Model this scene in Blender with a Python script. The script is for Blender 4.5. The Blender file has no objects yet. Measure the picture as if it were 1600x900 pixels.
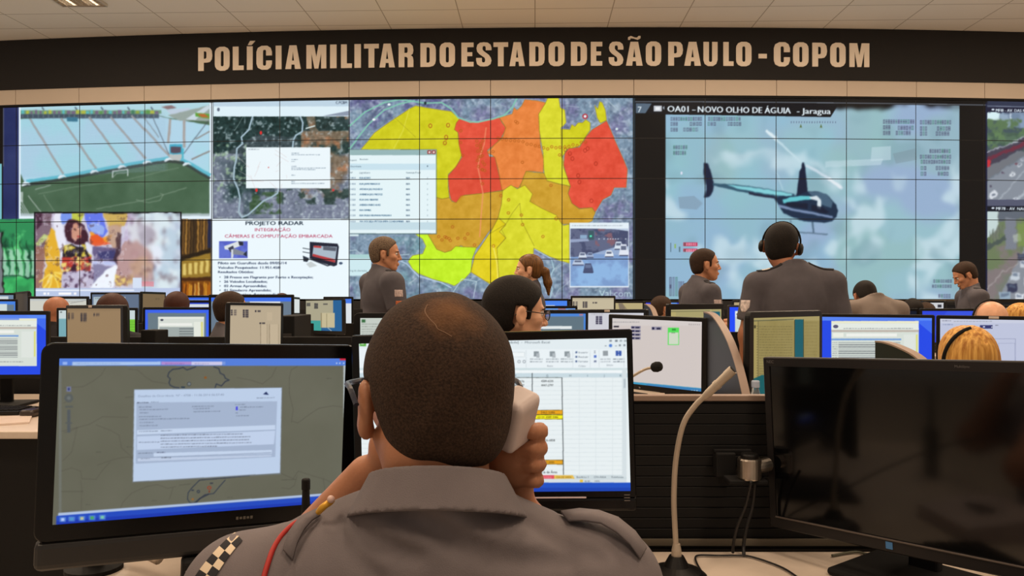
import bpy, bmesh, math, random
import numpy as np
from mathutils import Matrix, Vector

random.seed(7)
rng = np.random.default_rng(11)
SC = bpy.context.scene
COL = SC.collection
PI = math.pi

# ------------------------------------------------------------------ camera, light, exposure
FPX, CX, HY, EYE = 1225.0, 800.0, 457.0, 1.27      # focal length in pixels of a 1600 px frame, horizon row, eye height
cam_data = bpy.data.cameras.new('camera')
cam_data.sensor_width = 36.0
cam_data.lens = 36.0 * FPX / 1600.0
cam_data.shift_y = (HY - 450.0) / 1600.0
cam_data.clip_start = 0.02
cam = bpy.data.objects.new('camera', cam_data)
COL.objects.link(cam)
cam.location = (0, 0, EYE)
cam.rotation_euler = (PI / 2, 0, 0)
SC.camera = cam
SC.view_settings.view_transform = 'Standard'
SC.view_settings.look = 'None'
SC.view_settings.gamma = 1.0
SC.view_settings.use_curve_mapping = False
SC.view_settings.exposure = 0.0
world = bpy.data.worlds.new('world')
SC.world = world
world.use_nodes = True
world.node_tree.nodes['Background'].inputs[0].default_value = (1.0, 0.82, 0.66, 1)
world.node_tree.nodes['Background'].inputs[1].default_value = 0.34
CEIL_Z = 5.05
LIGHT_W = 42.0          # watts of each recessed fixture
LIGHT_COL = (1.0, 0.78, 0.57)


def PT(px, py, Y):
    """the point at depth Y that the photograph shows at (px, py)"""
    return Vector(((px - CX) / FPX * Y, Y, EYE - (py - HY) / FPX * Y))


# ------------------------------------------------------------------ materials
def lin(c):
    c = np.asarray(c, dtype=np.float32)
    return np.where(c <= 0.04045, c / 12.92, ((c + 0.055) / 1.055) ** 2.4)


def rgb(r, g, b):
    l = lin(np.array([r, g, b]) / 255.0)
    return (float(l[0]), float(l[1]), float(l[2]), 1.0)


MATS = {}


def mat(name, col, rough=0.5, metal=0.0, vary=0.06, nscale=12.0, bump=0.0, bscale=200.0, spec=0.5, trans=0.0, sss=0.0):
    if name in MATS:
        return MATS[name]
    m = bpy.data.materials.new(name)
    m.use_nodes = True
    nt = m.node_tree
    b = nt.nodes['Principled BSDF']
    c = rgb(*col)
    tc = nt.nodes.new('ShaderNodeTexCoord')
    if vary:
        nz = nt.nodes.new('ShaderNodeTexNoise')
        nz.inputs['Scale'].default_value = nscale
        nz.inputs['Detail'].default_value = 4
        nt.links.new(tc.outputs['Object'], nz.inputs['Vector'])
        rp = nt.nodes.new('ShaderNodeValToRGB')
        rp.color_ramp.elements[0].position = 0.3
        rp.color_ramp.elements[1].position = 0.7
        rp.color_ramp.elements[0].color = tuple(max(0, x * (1 - vary)) for x in c[:3]) + (1,)
        rp.color_ramp.elements[1].color = tuple(min(1, x * (1 + vary)) for x in c[:3]) + (1,)
        nt.links.new(nz.outputs['Fac'], rp.inputs['Fac'])
        nt.links.new(rp.outputs['Color'], b.inputs['Base Color'])
    else:
        b.inputs['Base Color'].default_value = c
    b.inputs['Roughness'].default_value = rough
    b.inputs['Metallic'].default_value = metal
    b.inputs['Specular IOR Level'].default_value = spec
    b.inputs['Transmission Weight'].default_value = trans
    if sss:
        b.inputs['Subsurface Weight'].default_value = sss
        b.inputs['Subsurface Radius'].default_value = (0.02, 0.008, 0.004)
        b.inputs['Subsurface Scale'].default_value = 0.4
    if bump:
        n2 = nt.nodes.new('ShaderNodeTexNoise')
        n2.inputs['Scale'].default_value = bscale
        n2.inputs['Detail'].default_value = 3
        nt.links.new(tc.outputs['Object'], n2.inputs['Vector'])
        bp = nt.nodes.new('ShaderNodeBump')
        bp.inputs['Strength'].default_value = bump
        bp.inputs['Distance'].default_value = 0.002
        nt.links.new(n2.outputs['Fac'], bp.inputs['Height'])
        nt.links.new(bp.outputs['Normal'], b.inputs['Normal'])
    MATS[name] = m
    return m


def screen_mat(name='lit screen', gloss=0.04):
    if name in MATS:
        return MATS[name]
    m = bpy.data.materials.new(name)
    m.use_nodes = True
    nt = m.node_tree
    b = nt.nodes['Principled BSDF']
    b.inputs['Base Color'].default_value = (0.01, 0.01, 0.01, 1)
    b.inputs['Roughness'].default_value = 0.35
    b.inputs['Specular IOR Level'].default_value = gloss
    at = nt.nodes.new('ShaderNodeAttribute')
    at.attribute_name = 'pixels'
    nt.links.new(at.outputs['Color'], b.inputs['Emission Color'])
    b.inputs['Emission Strength'].default_value = 1.0
    try:
        m.cycles.emission_sampling = 'NONE'
    except Exception:
        pass
    MATS[name] = m
    return m


def emit_mat(name, col, s):
    m = bpy.data.materials.new(name)
    m.use_nodes = True
    nt = m.node_tree
    b = nt.nodes['Principled BSDF']
    b.inputs['Base Color'].default_value = (.8, .8, .8, 1)
    b.inputs['Emission Color'].default_value = tuple(col) + (1,)
    b.inputs['Emission Strength'].default_value = s
    m.cycles.emission_sampling = 'NONE'
    return m


M_BLACK = mat('black plastic', (15, 14, 14), 0.42, spec=.35)
M_GLOSSB = mat('glossy black bezel', (8, 8, 9), 0.25, spec=.3)
M_MATTE = mat('matte black plastic', (14, 13, 13), 0.75, spec=.3)
M_GREYP = mat('dark grey plastic', (52, 48, 46), 0.5)
M_CASE = mat('charcoal case plastic', (28, 27, 27), 0.45)
M_SILVER = mat('brushed silver', (190, 180, 168), 0.3, 1.0, bump=0.1)
M_NICKEL = mat('satin nickel tube', (190, 176, 158), 0.45, 0.35)
M_TAN = mat('beige laminate edge', (196, 172, 150), 0.5)
M_DESK = mat('pale beige laminate', (214, 198, 182), 0.42, vary=0.03, nscale=30)
M_SLAT = mat('black slat panel', (15, 14, 14), 0.6, spec=.3)
M_STICK = mat('white sticker', (205, 190, 178), 0.6)
M_WHITE = mat('white print', (222, 212, 200), 0.6)
M_RUB = mat('black rubber cable', (20, 19, 20), 0.5)
M_FOAM = mat('black foam', (14, 13, 13), 0.95, bump=0.8, bscale=600)
M_SHIRT = mat('grey uniform cloth', (108, 100, 102), 0.85, vary=0.06, nscale=25, bump=0.25, bscale=900)
M_KHAKI = mat('khaki grey cloth', (124, 112, 104), 0.85, vary=0.06, bump=0.2, bscale=700)
M_DARKC = mat('dark cloth', (30, 29, 34), 0.9, bump=0.2, bscale=700)
M_TROUS = mat('dark grey trousers', (62, 58, 60), 0.9, bump=0.2, bscale=700)
M_SHOE = mat('black shoe leather', (18, 16, 16), 0.35)
M_RED = mat('red cord', (178, 38, 30), 0.6)
M_GOLD = mat('gold braid', (214, 160, 50), 0.4, 0.3)
M_YEL = mat('yellow braid', (190, 190, 60), 0.5)
M_LENS = mat('clear lens', (225, 235, 238), 0.05, trans=0.9)
M_PHONE = mat('off white phone plastic', (205, 188, 184), 0.4)
M_CHAIRC = mat('black chair fabric', (24, 24, 27), 0.9, bump=0.3, bscale=500)
M_EYE = mat('eye white', (215, 205, 195), 0.3)
M_LIP = mat('lip skin', (140, 78, 64), 0.5)
M_CHAR = mat('charcoal partition laminate', (20, 20, 23), 0.4, spec=.3)
M_EDGE = mat('beige brown edge band', (150, 128, 114), 0.5)
M_SHIRT_DIM = mat('dimmed grey uniform cloth', (80, 76, 82), 0.85, vary=0.08, nscale=25, bump=0.25, bscale=900)  # same uniform cloth; the dimmer light on far officers is put into the colour

# ------------------------------------------------------------------ object helpers


def tag(o, label=None, cat=None, group=None, kind=None):
    if label:
        o['label'] = label
    if cat:
        o['category'] = cat
    if group:
        o['group'] = group
    if kind:
        o['kind'] = kind
    return o


def empty(name, loc, rz=0.0):
    o = bpy.data.objects.new(name, None)
    COL.objects.link(o)
    o.empty_display_size = 0.1
    o.location = loc
    o.rotation_euler = (0, 0, rz)
    return o


def local_matrix(o):
    return Matrix.Translation(o.location) @ o.rotation_euler.to_matrix().to_4x4()


def link_mesh(name, me, m, parent=None, smooth=False, world_space=False):
    """world_space: the vertices are in the place's coordinates; they are carried into the parent's frame"""
    if m is not None:
        me.materials.clear()
        me.materials.append(m)
    if smooth:
        me.polygons.foreach_set('use_smooth', [True] * len(me.polygons))
    o = bpy.data.objects.new(name, me)
    COL.objects.link(o)
    if parent is not None:
        if world_space:
            w = local_matrix(parent)
            pp = parent.parent
            while pp is not None:
                w = local_matrix(pp) @ w
                pp = pp.parent
            me.transform(w.inverted())
        o.parent = parent
    return o


def bm_obj(name, bm, m, parent=None, smooth=False, world_space=False):
    me = bpy.data.meshes.new(name)
    bm.to_mesh(me)
    bm.free()
    return link_mesh(name, me, m, parent, smooth, world_space)


def base_at(o):
    """a top-level mesh built in place: move its origin to its base"""
    me = o.data
    n = len(me.vertices)
    co = np.empty(n * 3, dtype=np.float32)
    me.vertices.foreach_get('co', co)
    co = co.reshape(-1, 3)
    c = (co.min(0) + co.max(0)) / 2
    v = Vector((float(c[0]), float(c[1]), float(co[:, 2].min())))
    me.transform(Matrix.Translation(-v))
    o.location = v
    return o


def box(bm, c, s, bev=0.0, seg=2, mtx=None):
    """box of size s centred on c, bevelled, added to bm"""
    t = bmesh.new()
    bmesh.ops.create_cube(t, size=1.0)
    bmesh.ops.scale(t, vec=Vector(s), verts=t.verts)
    if bev > 0:
        bmesh.ops.bevel(t, geom=t.edges[:], offset=min(bev, min(s) * 0.45), segments=seg, affect='EDGES', profile=0.5)
    bmesh.ops.translate(t, vec=Vector(c), verts=t.verts)
    if mtx is not None:
        bmesh.ops.transform(t, matrix=mtx, verts=t.verts)
    me = bpy.data.meshes.new('t')
    t.to_mesh(me)
    t.free()
    bm.from_mesh(me)
    bpy.data.meshes.remove(me)
    return bm


def lathe(bm, prof, n=24, c=(0, 0, 0), mtx=None):
    """prof: list of (r, z)"""
    vs = []
    start = len(bm.verts)
    for (r, z) in prof:
        vs.append([bm.verts.new((r * math.cos(2 * PI * k / n) + c[0], r * math.sin(2 * PI * k / n) + c[1], z + c[2])) for k in range(n)])
    for a in range(len(prof) - 1):
        for k in range(n):
            bm.faces.new((vs[a][k], vs[a][(k + 1) % n], vs[a + 1][(k + 1) % n], vs[a + 1][k]))
    bm.faces.new(vs[0][::-1])
    bm.faces.new(vs[-1])
    if mtx is not None:
        bm.verts.ensure_lookup_table()
        bmesh.ops.transform(bm, matrix=mtx, verts=bm.verts[start:])
    return bm


def smooth_path(pts, n=6):
    pts = [Vector(p) for p in pts]
    if len(pts) < 3:
        return pts
    out = []
    P = [pts[0]] + pts + [pts[-1]]
    for i in range(1, len(P) - 2):
        p0, p1, p2, p3 = P[i - 1], P[i], P[i + 1], P[i + 2]
        for k in range(n):
            t = k / n
            out.append(0.5 * ((2 * p1) + (-p0 + p2) * t + (2 * p0 - 5 * p1 + 4 * p2 - p3) * t * t + (-p0 + 3 * p1 - 3 * p2 + p3) * t ** 3))
    out.append(pts[-1])
    return out


def tube(bm, pts, r, n=8, sm=6, flat=1.0, up=None):
    """a tube along pts; r a number or a list (one per given point)"""
    m = len(pts)
    path = smooth_path(pts, sm) if sm else [Vector(p) for p in pts]
    L = len(path)
    if isinstance(r, (int, float)):
        rs = [r] * L
    else:
        rs = [float(np.interp(i / (L - 1) * (m - 1), range(m), r)) for i in range(L)]
    rings = []
    ref = Vector(up) if up else Vector((0.13, 0.31, 0.94))
    for i, p in enumerate(path):
        d = (path[min(i + 1, L - 1)] - path[max(i - 1, 0)])
        if d.length < 1e-9:
            d = Vector((0, 0, 1))
        d.normalize()
        a = d.cross(ref)
        if a.length < 1e-3:
            a = d.cross(Vector((1, 0, 0)))
        a.normalize()
        b = a.cross(d).normalized()
        if not up:
            ref = b
        rings.append([bm.verts.new(p + a * (math.cos(2 * PI * k / n) * rs[i]) + b * (math.sin(2 * PI * k / n) * rs[i] * flat)) for k in range(n)])
    for i in range(L - 1):
        for k in range(n):
            bm.faces.new((rings[i][k], rings[i][(k + 1) % n], rings[i + 1][(k + 1) % n], rings[i + 1][k]))
    bm.faces.new(rings[0][::-1])
    bm.faces.new(rings[-1])
    return bm


def prism(bm, pts, y0, y1, mtx=None):
    """outline pts (x, z) extruded from y0 to y1"""
    s = len(bm.verts)
    a = [bm.verts.new((p[0], y0, p[1])) for p in pts]
    b = [bm.verts.new((p[0], y1, p[1])) for p in pts]
    bm.faces.new(a)
    bm.faces.new(b[::-1])
    n = len(pts)
    for k in range(n):
        bm.faces.new((a[(k + 1) % n], a[k], b[k], b[(k + 1) % n]))
    if mtx is not None:
        bm.verts.ensure_lookup_table()
        bmesh.ops.transform(bm, matrix=mtx, verts=bm.verts[s:])
    return bm


# ------------------------------------------------------------------ signed distance modelling (numpy) and surface nets
def smin(a, b, k):
    h = np.clip(0.5 + 0.5 * (b - a) / k, 0, 1)
    return b * (1 - h) + a * h - k * h * (1 - h)


def smax(a, b, k):
    return -smin(-a, -b, k)


def ell(P, c, r):
    x = (P[0] - c[0]) / r[0]
    y = (P[1] - c[1]) / r[1]
    z = (P[2] - c[2]) / r[2]
    k0 = np.sqrt(x * x + y * y + z * z) + 1e-6
    k1 = np.sqrt((x / r[0]) ** 2 + (y / r[1]) ** 2 + (z / r[2]) ** 2) + 1e-6
    return k0 * (k0 - 1.0) / k1


def cap(P, a, b, ra, rb):
    a = np.asarray(a, dtype=np.float32)
    b = np.asarray(b, dtype=np.float32)
    d = b - a
    L2 = float(d @ d) + 1e-12
    t = np.clip(((P[0] - a[0]) * d[0] + (P[1] - a[1]) * d[1] + (P[2] - a[2]) * d[2]) / L2, 0, 1)
    q = np.sqrt((P[0] - a[0] - t * d[0]) ** 2 + (P[1] - a[1] - t * d[1]) ** 2 + (P[2] - a[2] - t * d[2]) ** 2)
    return q - (ra + (rb - ra) * t)


def rbox(P, c, s, r):
    x = np.abs(P[0] - c[0]) - s[0] + r
    y = np.abs(P[1] - c[1]) - s[1] + r
    z = np.abs(P[2] - c[2]) - s[2] + r
    return np.sqrt(np.maximum(x, 0) ** 2 + np.maximum(y, 0) ** 2 + np.maximum(z, 0) ** 2) + np.minimum(np.maximum(x, np.maximum(y, z)), 0) - r


def rot(P, c, R):
    """points seen from a frame turned by matrix R (3x3) about c"""
    R = np.array(R, dtype=np.float32)
    x, y, z = P[0] - c[0], P[1] - c[1], P[2] - c[2]
    return (R[0, 0] * x + R[1, 0] * y + R[2, 0] * z, R[0, 1] * x + R[1, 1] * y + R[2, 1] * z, R[0, 2] * x + R[1, 2] * y + R[2, 2] * z)


def nets(fn, lo, hi, res):
    """polygonise fn < 0 : returns verts (n,3), quads (m,4)"""
    ax = [np.arange(lo[i], hi[i] + res, res, dtype=np.float32) for i in range(3)]
    P = np.meshgrid(*ax, indexing='ij')
    v = fn(P).astype(np.float32)
    v[0], v[-1] = 1, 1
    v[:, 0], v[:, -1] = 1, 1
    v[:, :, 0], v[:, :, -1] = 1, 1
    n = np.array(v.shape) - 1
    acc = np.zeros(tuple(n) + (3,), dtype=np.float32)
    cnt = np.zeros(tuple(n), dtype=np.float32)

    def S(o):
        return v[o[0]:o[0] + n[0], o[1]:o[1] + n[1], o[2]:o[2] + n[2]]
    for axis in range(3):
        others = [i for i in range(3) if i != axis]
        for p in (0, 1):
            for q in (0, 1):
                o = [0, 0, 0]
                o[others[0]], o[others[1]] = p, q
                o2 = list(o)
                o2[axis] = 1
                va, vb = S(o), S(o2)
                cr = (va < 0) != (vb < 0)
                t = np.where(cr, va / np.where(np.abs(va - vb) < 1e-12, 1e-12, va - vb), 0)
                for i in range(3):
                    acc[..., i] += np.where(cr, (t if i == axis else float(o[i])), 0)
                cnt += cr
    used = cnt > 0
    idx = -np.ones(tuple(n), dtype=np.int64)
    idx[used] = np.arange(int(used.sum()))
    base = np.argwhere(used).astype(np.float32)
    verts = (base + acc[used] / cnt[used][:, None]) * res + np.array(lo, dtype=np.float32)
    quads = []
    for axis in range(3):
        a, b = [i for i in range(3) if i != axis]
        sl0 = [slice(1, n[i]) for i in range(3)]
        sl0[axis] = slice(0, n[axis])
        sl1 = list(sl0)
        sl1[axis] = slice(1, n[axis] + 1)
        va, vb = v[tuple(sl0)], v[tuple(sl1)]
        cr = np.argwhere((va < 0) != (vb < 0))
        if not len(cr):
            continue
        sgn = va[tuple(cr.T)] < 0
        g = cr.copy()
        g[:, a] += 1
        g[:, b] += 1

        def cell(da, db):
            h = g.copy()
            h[:, a] -= da
            h[:, b] -= db
            return idx[tuple(h.T)]
        q = np.stack([cell(0, 0), cell(1, 0), cell(1, 1), cell(0, 1)], 1)
        flip = sgn if axis != 1 else ~sgn
        q[~flip] = q[~flip][:, ::-1]
        quads.append(q)
    quads = np.concatenate(quads) if quads else np.zeros((0, 4), int)
    return verts, quads


def np_mesh(name, verts, quads):
    me = bpy.data.meshes.new(name)
    nq = len(quads)
    me.vertices.add(len(verts))
    me.vertices.foreach_set('co', np.ascontiguousarray(verts, dtype=np.float32).ravel())
    me.loops.add(nq * 4)
    me.loops.foreach_set('vertex_index', np.ascontiguousarray(quads, dtype=np.int32).ravel())
    me.polygons.add(nq)
    me.polygons.foreach_set('loop_start', np.arange(0, nq * 4, 4, dtype=np.int32))
    me.update(calc_edges=True)
    return me


def sdf_obj(name, fn, lo, hi, res, m, parent=None, world_space=True, more=None):
    v, q = nets(fn, lo, hi, res)
    for (fn2, lo2, hi2, res2) in (more or []):
        v2, q2 = nets(fn2, lo2, hi2, res2)
        q = np.concatenate([q, q2 + len(v)])
        v = np.concatenate([v, v2])
    me = np_mesh(name, v, q)
    return link_mesh(name, me, m, parent, smooth=True, world_space=world_space)


def trace(fn, org, d, t0=0.0, t1=3.0):
    """first hit of rays org + t d on fn = 0 ; org, d arrays (n,3)"""
    org = np.atleast_2d(np.asarray(org, dtype=np.float32))
    d = np.atleast_2d(np.asarray(d, dtype=np.float32))
    d = d / np.linalg.norm(d, axis=1, keepdims=True)
    org, d = np.broadcast_arrays(org, d)
    t = np.full(len(d), t0, dtype=np.float32)
    for _ in range(70):
        p = org + d * t[:, None]
        s = fn((p[:, 0], p[:, 1], p[:, 2]))
        t = np.minimum(t + s * 0.7, t1)
    return org + d * t[:, None], t < t1 - 1e-3


def patch_mesh(fn, centre, outward, upv, pts2, off=0.002, nx=8, ny=8, w=0.06, h=0.06, shape=None):
    """a cloth patch lying on the surface fn = 0: a w x h grid pushed on to it from outside"""
    o = Vector(outward).normalized()
    u = Vector(upv)
    u = (u - o * u.dot(o)).normalized()
    r = u.cross(o)
    g, keep = [], []
    for j in range(ny + 1):
        for i in range(nx + 1):
            a, b = i / nx - 0.5, j / ny - 0.5
            if shape:
                a, b = shape(a, b)
            g.append(Vector(centre) + o * 0.15 + r * (a * w) + u * (b * h))
    hit, ok = trace(fn, np.array([list(p) for p in g]), -np.array([list(o)]))
    hit = hit + np.array(list(o)) * off
    back = hit - np.array(list(o)) * (off + 0.004)
    n = len(hit)
    q = []
    W = nx + 1
    for j in range(ny):
        for i in range(nx):
            a = j * W + i
            q.append((a, a + 1, a + W + 1, a + W))
            q.append((n + a + W, n + a + W + 1, n + a + 1, n + a))
    rim = [i for i in range(W)] + [j * W + nx for j in range(1, ny + 1)] + [ny * W + i for i in range(nx - 1, -1, -1)] + [j * W for j in range(ny - 1, 0, -1)]
    for k in range(len(rim)):
        a, b = rim[k], rim[(k + 1) % len(rim)]
        q.append((b, a, n + a, n + b))
    return np_mesh('patch', np.concatenate([hit, back]), np.array(q))


# ------------------------------------------------------------------ painter for what the screens show
_glyph = {}


def text_tris(s):
    """filled triangles of a line of text; cap height 1, baseline 0"""
    if s in _glyph:
        return _glyph[s]
    cu = bpy.data.curves.new('t', 'FONT')
    cu.body = s
    cu.size = 1.0
    cu.resolution_u = 2
    ob = bpy.data.objects.new('t', cu)
    COL.objects.link(ob)
    dg = bpy.context.evaluated_depsgraph_get()
    dg.update()
    me = ob.evaluated_get(dg).to_mesh()
    co = np.array([v.co[:2] for v in me.vertices], dtype=np.float32).reshape(-1, 2)
    me.calc_loop_triangles()
    tr = np.array([t.vertices[:] for t in me.loop_triangles], dtype=np.int64).reshape(-1, 3)
    ob.evaluated_get(dg).to_mesh_clear()
    bpy.data.objects.remove(ob)
    bpy.data.curves.remove(cu)
    out = (co[tr] / 0.729 if len(tr) else np.zeros((0, 3, 2), np.float32))
    _glyph[s] = out
    return out


class Canvas:
    SS = 3

    def __init__(self, w, h, col=(0, 0, 0), warp=None):
        self.w, self.h = int(w), int(h)
        self.a = np.empty((self.h, self.w, 3), dtype=np.float32)
        self.a[:] = np.array(col) / 255.0
        self.warp = warp or (lambda p: p)

    def _mask(self, polys):
        """coverage mask of polygons (even-odd), already in canvas pixels"""
        allp = np.concatenate(polys)
        x0 = max(0, int(math.floor(allp[:, 0].min())))
        y0 = max(0, int(math.floor(allp[:, 1].min())))
        x1 = min(self.w, int(math.ceil(allp[:, 0].max())) + 1)
        y1 = min(self.h, int(math.ceil(allp[:, 1].max())) + 1)
        if x1 <= x0 or y1 <= y0:
            return None
        s = self.SS
        xs = (np.arange((x1 - x0) * s) + 0.5) / s + x0
        ys = (np.arange((y1 - y0) * s) + 0.5) / s + y0
        ins = np.zeros((len(ys), len(xs)), dtype=bool)
        for pl in polys:
            n = len(pl)
            for i in range(n):
                ax_, ay = pl[i]
                bx, by = pl[(i + 1) % n]
                if ay == by:
                    continue
                r = (ys >= min(ay, by)) & (ys < max(ay, by))
                if not r.any():
                    continue
                xc = ax_ + (ys[r] - ay) / (by - ay) * (bx - ax_)
                ins[r] ^= xs[None, :] < xc[:, None]
        m = ins.reshape(y1 - y0, s, x1 - x0, s).mean(axis=(1, 3))
        return x0, y0, x1, y1, m.astype(np.float32)

    def _blend(self, mk, col, al):
        if mk is None:
            return
        x0, y0, x1, y1, m = mk
        m = (m * al)[..., None]
        self.a[y0:y1, x0:x1] = self.a[y0:y1, x0:x1] * (1 - m) + np.array(col, dtype=np.float32) / 255.0 * m

    def poly(self, pts, col, al=1.0, sub=True):
        p = np.array(pts, dtype=np.float64)
        self._blend(self._mask([self.warp(p)]), col, al)

    def rect(self, x0, y0, x1, y1, col, al=1.0):
        k = 6 if (x1 - x0) > 60 else 1
        xs = np.linspace(x0, x1, k + 1)
        self.poly([(x, y0) for x in xs] + [(x, y1) for x in xs[::-1]], col, al)

    def frame(self, x0, y0, x1, y1, w, col, al=1.0):
        self.rect(x0, y0, x1, y0 + w, col, al)
        self.rect(x0, y1 - w, x1, y1, col, al)
        self.rect(x0, y0, x0 + w, y1, col, al)
        self.rect(x1 - w, y0, x1, y1, col, al)

    def line(self, pts, w, col, al=1.0):
        p = np.array(pts, dtype=np.float64)
        for a, b in zip(p[:-1], p[1:]):
            d = b - a
            L = math.hypot(*d) + 1e-9
            n = np.array([-d[1], d[0]]) / L * w / 2
            e = d / L * w * 0.25
            self.poly([a + n - e, b + n + e, b - n + e, a - n - e], col, al)

    def ell(self, cx, cy, rx, ry, col, al=1.0, ring=0, ang=0.0):
        t = np.linspace(0, 2 * PI, 25)[:-1]
        c, s = math.cos(ang), math.sin(ang)
        pts = [(cx + rx * math.cos(q) * c - ry * math.sin(q) * s, cy + rx * math.cos(q) * s + ry * math.sin(q) * c) for q in t]
        if ring:
            self.line(pts + [pts[0]], ring, col, al)
        else:
            self.poly(pts, col, al)

    def text(self, s, x, y, h, col, sx=1.0, bold=0.0, al=1.0, align='l', width=None):
        """cap height h; baseline at y; width: squeeze or stretch to this many pixels"""
        tr = text_tris(s)
        if not len(tr):
            return
        p = tr.astype(np.float64).copy()
        w = p[..., 0].max() - p[..., 0].min()
        p[..., 0] -= p[..., 0].min()
        if width:
            sx = width / (w * h)
        p[..., 0] *= h * sx
        p[..., 1] *= -h
        w = w * h * sx
        ox = x - (w if align == 'r' else w / 2 if align == 'c' else 0)
        offs = [0.0] if not bold else [-bold / 2, 0, bold / 2]
        best = None
        for bo in offs:
            q = p + np.array([ox + bo, y])
            q = self.warp(q.reshape(-1, 2)).reshape(-1, 3, 2)
            x0 = max(0, int(math.floor(q[..., 0].min())) - 1)
            y0 = max(0, int(math.floor(q[..., 1].min())) - 1)
            x1 = min(self.w, int(math.ceil(q[..., 0].max())) + 2)
            y1 = min(self.h, int(math.ceil(q[..., 1].max())) + 2)
            if x1 <= x0 or y1 <= y0:
                continue
            if best is None:
                box_ = (max(0, x0 - 2), max(0, y0 - 2), min(self.w, x1 + 2), min(self.h, y1 + 2))
                ss = 4
                best = np.zeros(((box_[3] - box_[1]) * ss, (box_[2] - box_[0]) * ss), dtype=bool)
            for t in q:
                tx0 = max(int((t[:, 0].min() - box_[0]) * ss) - 1, 0)
                ty0 = max(int((t[:, 1].min() - box_[1]) * ss) - 1, 0)
                tx1 = min(int((t[:, 0].max() - box_[0]) * ss) + 2, best.shape[1])
                ty1 = min(int((t[:, 1].max() - box_[1]) * ss) + 2, best.shape[0])
                if tx1 <= tx0 or ty1 <= ty0:
                    continue
                xs = (np.arange(tx0, tx1) + 0.5) / ss + box_[0]
                ys = ((np.arange(ty0, ty1) + 0.5) / ss + box_[1])[:, None]
                (ax_, ay), (bx, by), (cx, cy) = t
                d1 = (bx - ax_) * (ys - ay) - (by - ay) * (xs - ax_)
                d2 = (cx - bx) * (ys - by) - (cy - by) * (xs - bx)
                d3 = (ax_ - cx) * (ys - cy) - (ay - cy) * (xs - cx)
                best[ty0:ty1, tx0:tx1] |= ((d1 >= 0) & (d2 >= 0) & (d3 >= 0)) | ((d1 <= 0) & (d2 <= 0) & (d3 <= 0))
        if best is None:
            return
        m = best.reshape(box_[3] - box_[1], ss, box_[2] - box_[0], ss).mean(axis=(1, 3)).astype(np.float32)
        self._blend((box_[0], box_[1], box_[2], box_[3], m), col, al)

    def scrawl(self, x, y, w, h, col, al=0.6, seed=0):
        """a line of writing too small to read"""
        r = random.Random(seed * 7919 + int(x * 13 + y * 31))
        cx = x
        while cx < x + w:
            ww = r.uniform(2.0, 7.0) * h / 2.2
            ww = min(ww, x + w - cx)
            self.rect(cx, y - h * r.uniform(0.75, 1.0), cx + ww, y, col, al * r.uniform(0.6, 1.0))
            cx += ww + h * 0.45

    def noise(self, x0, y0, x1, y1, scale, amp, tint=(1, 1, 1), seed=0, octaves=4, poly=None):
        """adds smooth value noise inside a rectangle (photo coordinates) or polygon"""
        pts = poly if poly is not None else [(x0, y0), ((x0 + x1) / 2, y0), (x1, y0), (x1, y1), ((x0 + x1) / 2, y1), (x0, y1)]
        mk = self._mask([self.warp(np.array(pts, dtype=np.float64))])
        if mk is None:
            return
        a0, b0, a1, b1, m = mk
        f = fbm(b1 - b0, a1 - a0, scale, octaves, seed)
        self.a[b0:b1, a0:a1] += (f * amp * m)[..., None] * np.array(tint, dtype=np.float32)

    def mixnoise(self, x0, y0, x1, y1, scale, col, seed=0, lo=0.1, hi=0.5, al=1.0, octaves=4, poly=None):
        pts = poly if poly is not None else [(x0, y0), ((x0 + x1) / 2, y0), (x1, y0), (x1, y1), ((x0 + x1) / 2, y1), (x0, y1)]
        mk = self._mask([self.warp(np.array(pts, dtype=np.float64))])
        if mk is None:
            return
        a0, b0, a1, b1, m = mk
        f = np.clip((fbm(b1 - b0, a1 - a0, scale, octaves, seed) - lo) / (hi - lo), 0, 1)
        self._blend((a0, b0, a1, b1, m * f), col, al)

    def _region(self, x0, y0, x1, y1):
        pts = self.warp(np.array([(x0, y0), (x1, y0), (x1, y1), (x0, y1)], dtype=np.float64))
        return max(0, int(pts[:, 0].min())), max(0, int(pts[:, 1].min())), min(self.w, int(pts[:, 0].max()) + 1), min(self.h, int(pts[:, 1].max()) + 1)

    def soften(self, x0, y0, x1, y1, r=1.0, jit=0.0, js=6.0, seed=0):
        """a video picture is never crisp: small wobble and blur inside a rectangle"""
        a0, b0, a1, b1 = self._region(x0, y0, x1, y1)
        R = self.a[b0:b1, a0:a1].copy()
        h, w = R.shape[:2]
        if h < 3 or w < 3:
            return
        if jit:
            yy, xx = np.meshgrid(np.arange(h) + .5, np.arange(w) + .5, indexing='ij')
            R = sample(R, xx + fbm(h, w, js, 2, seed) * jit, yy + fbm(h, w, js, 2, seed + 1) * jit).astype(np.float32)
        n = max(1, int(math.ceil(r)))
        k = np.exp(-0.5 * (np.arange(-2 * n, 2 * n + 1) / r) ** 2)
        k /= k.sum()
        for ax_ in (0, 1):
            P_ = np.pad(R, [(2 * n, 2 * n) if i == ax_ else (0, 0) for i in range(3)], mode='edge')
            R = sum(k[i] * (P_[i:i + h] if ax_ == 0 else P_[:, i:i + w]) for i in range(len(k)))
        self.a[b0:b1, a0:a1] = R

    def done(self):
        return np.clip(self.a, 0, 1)


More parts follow.
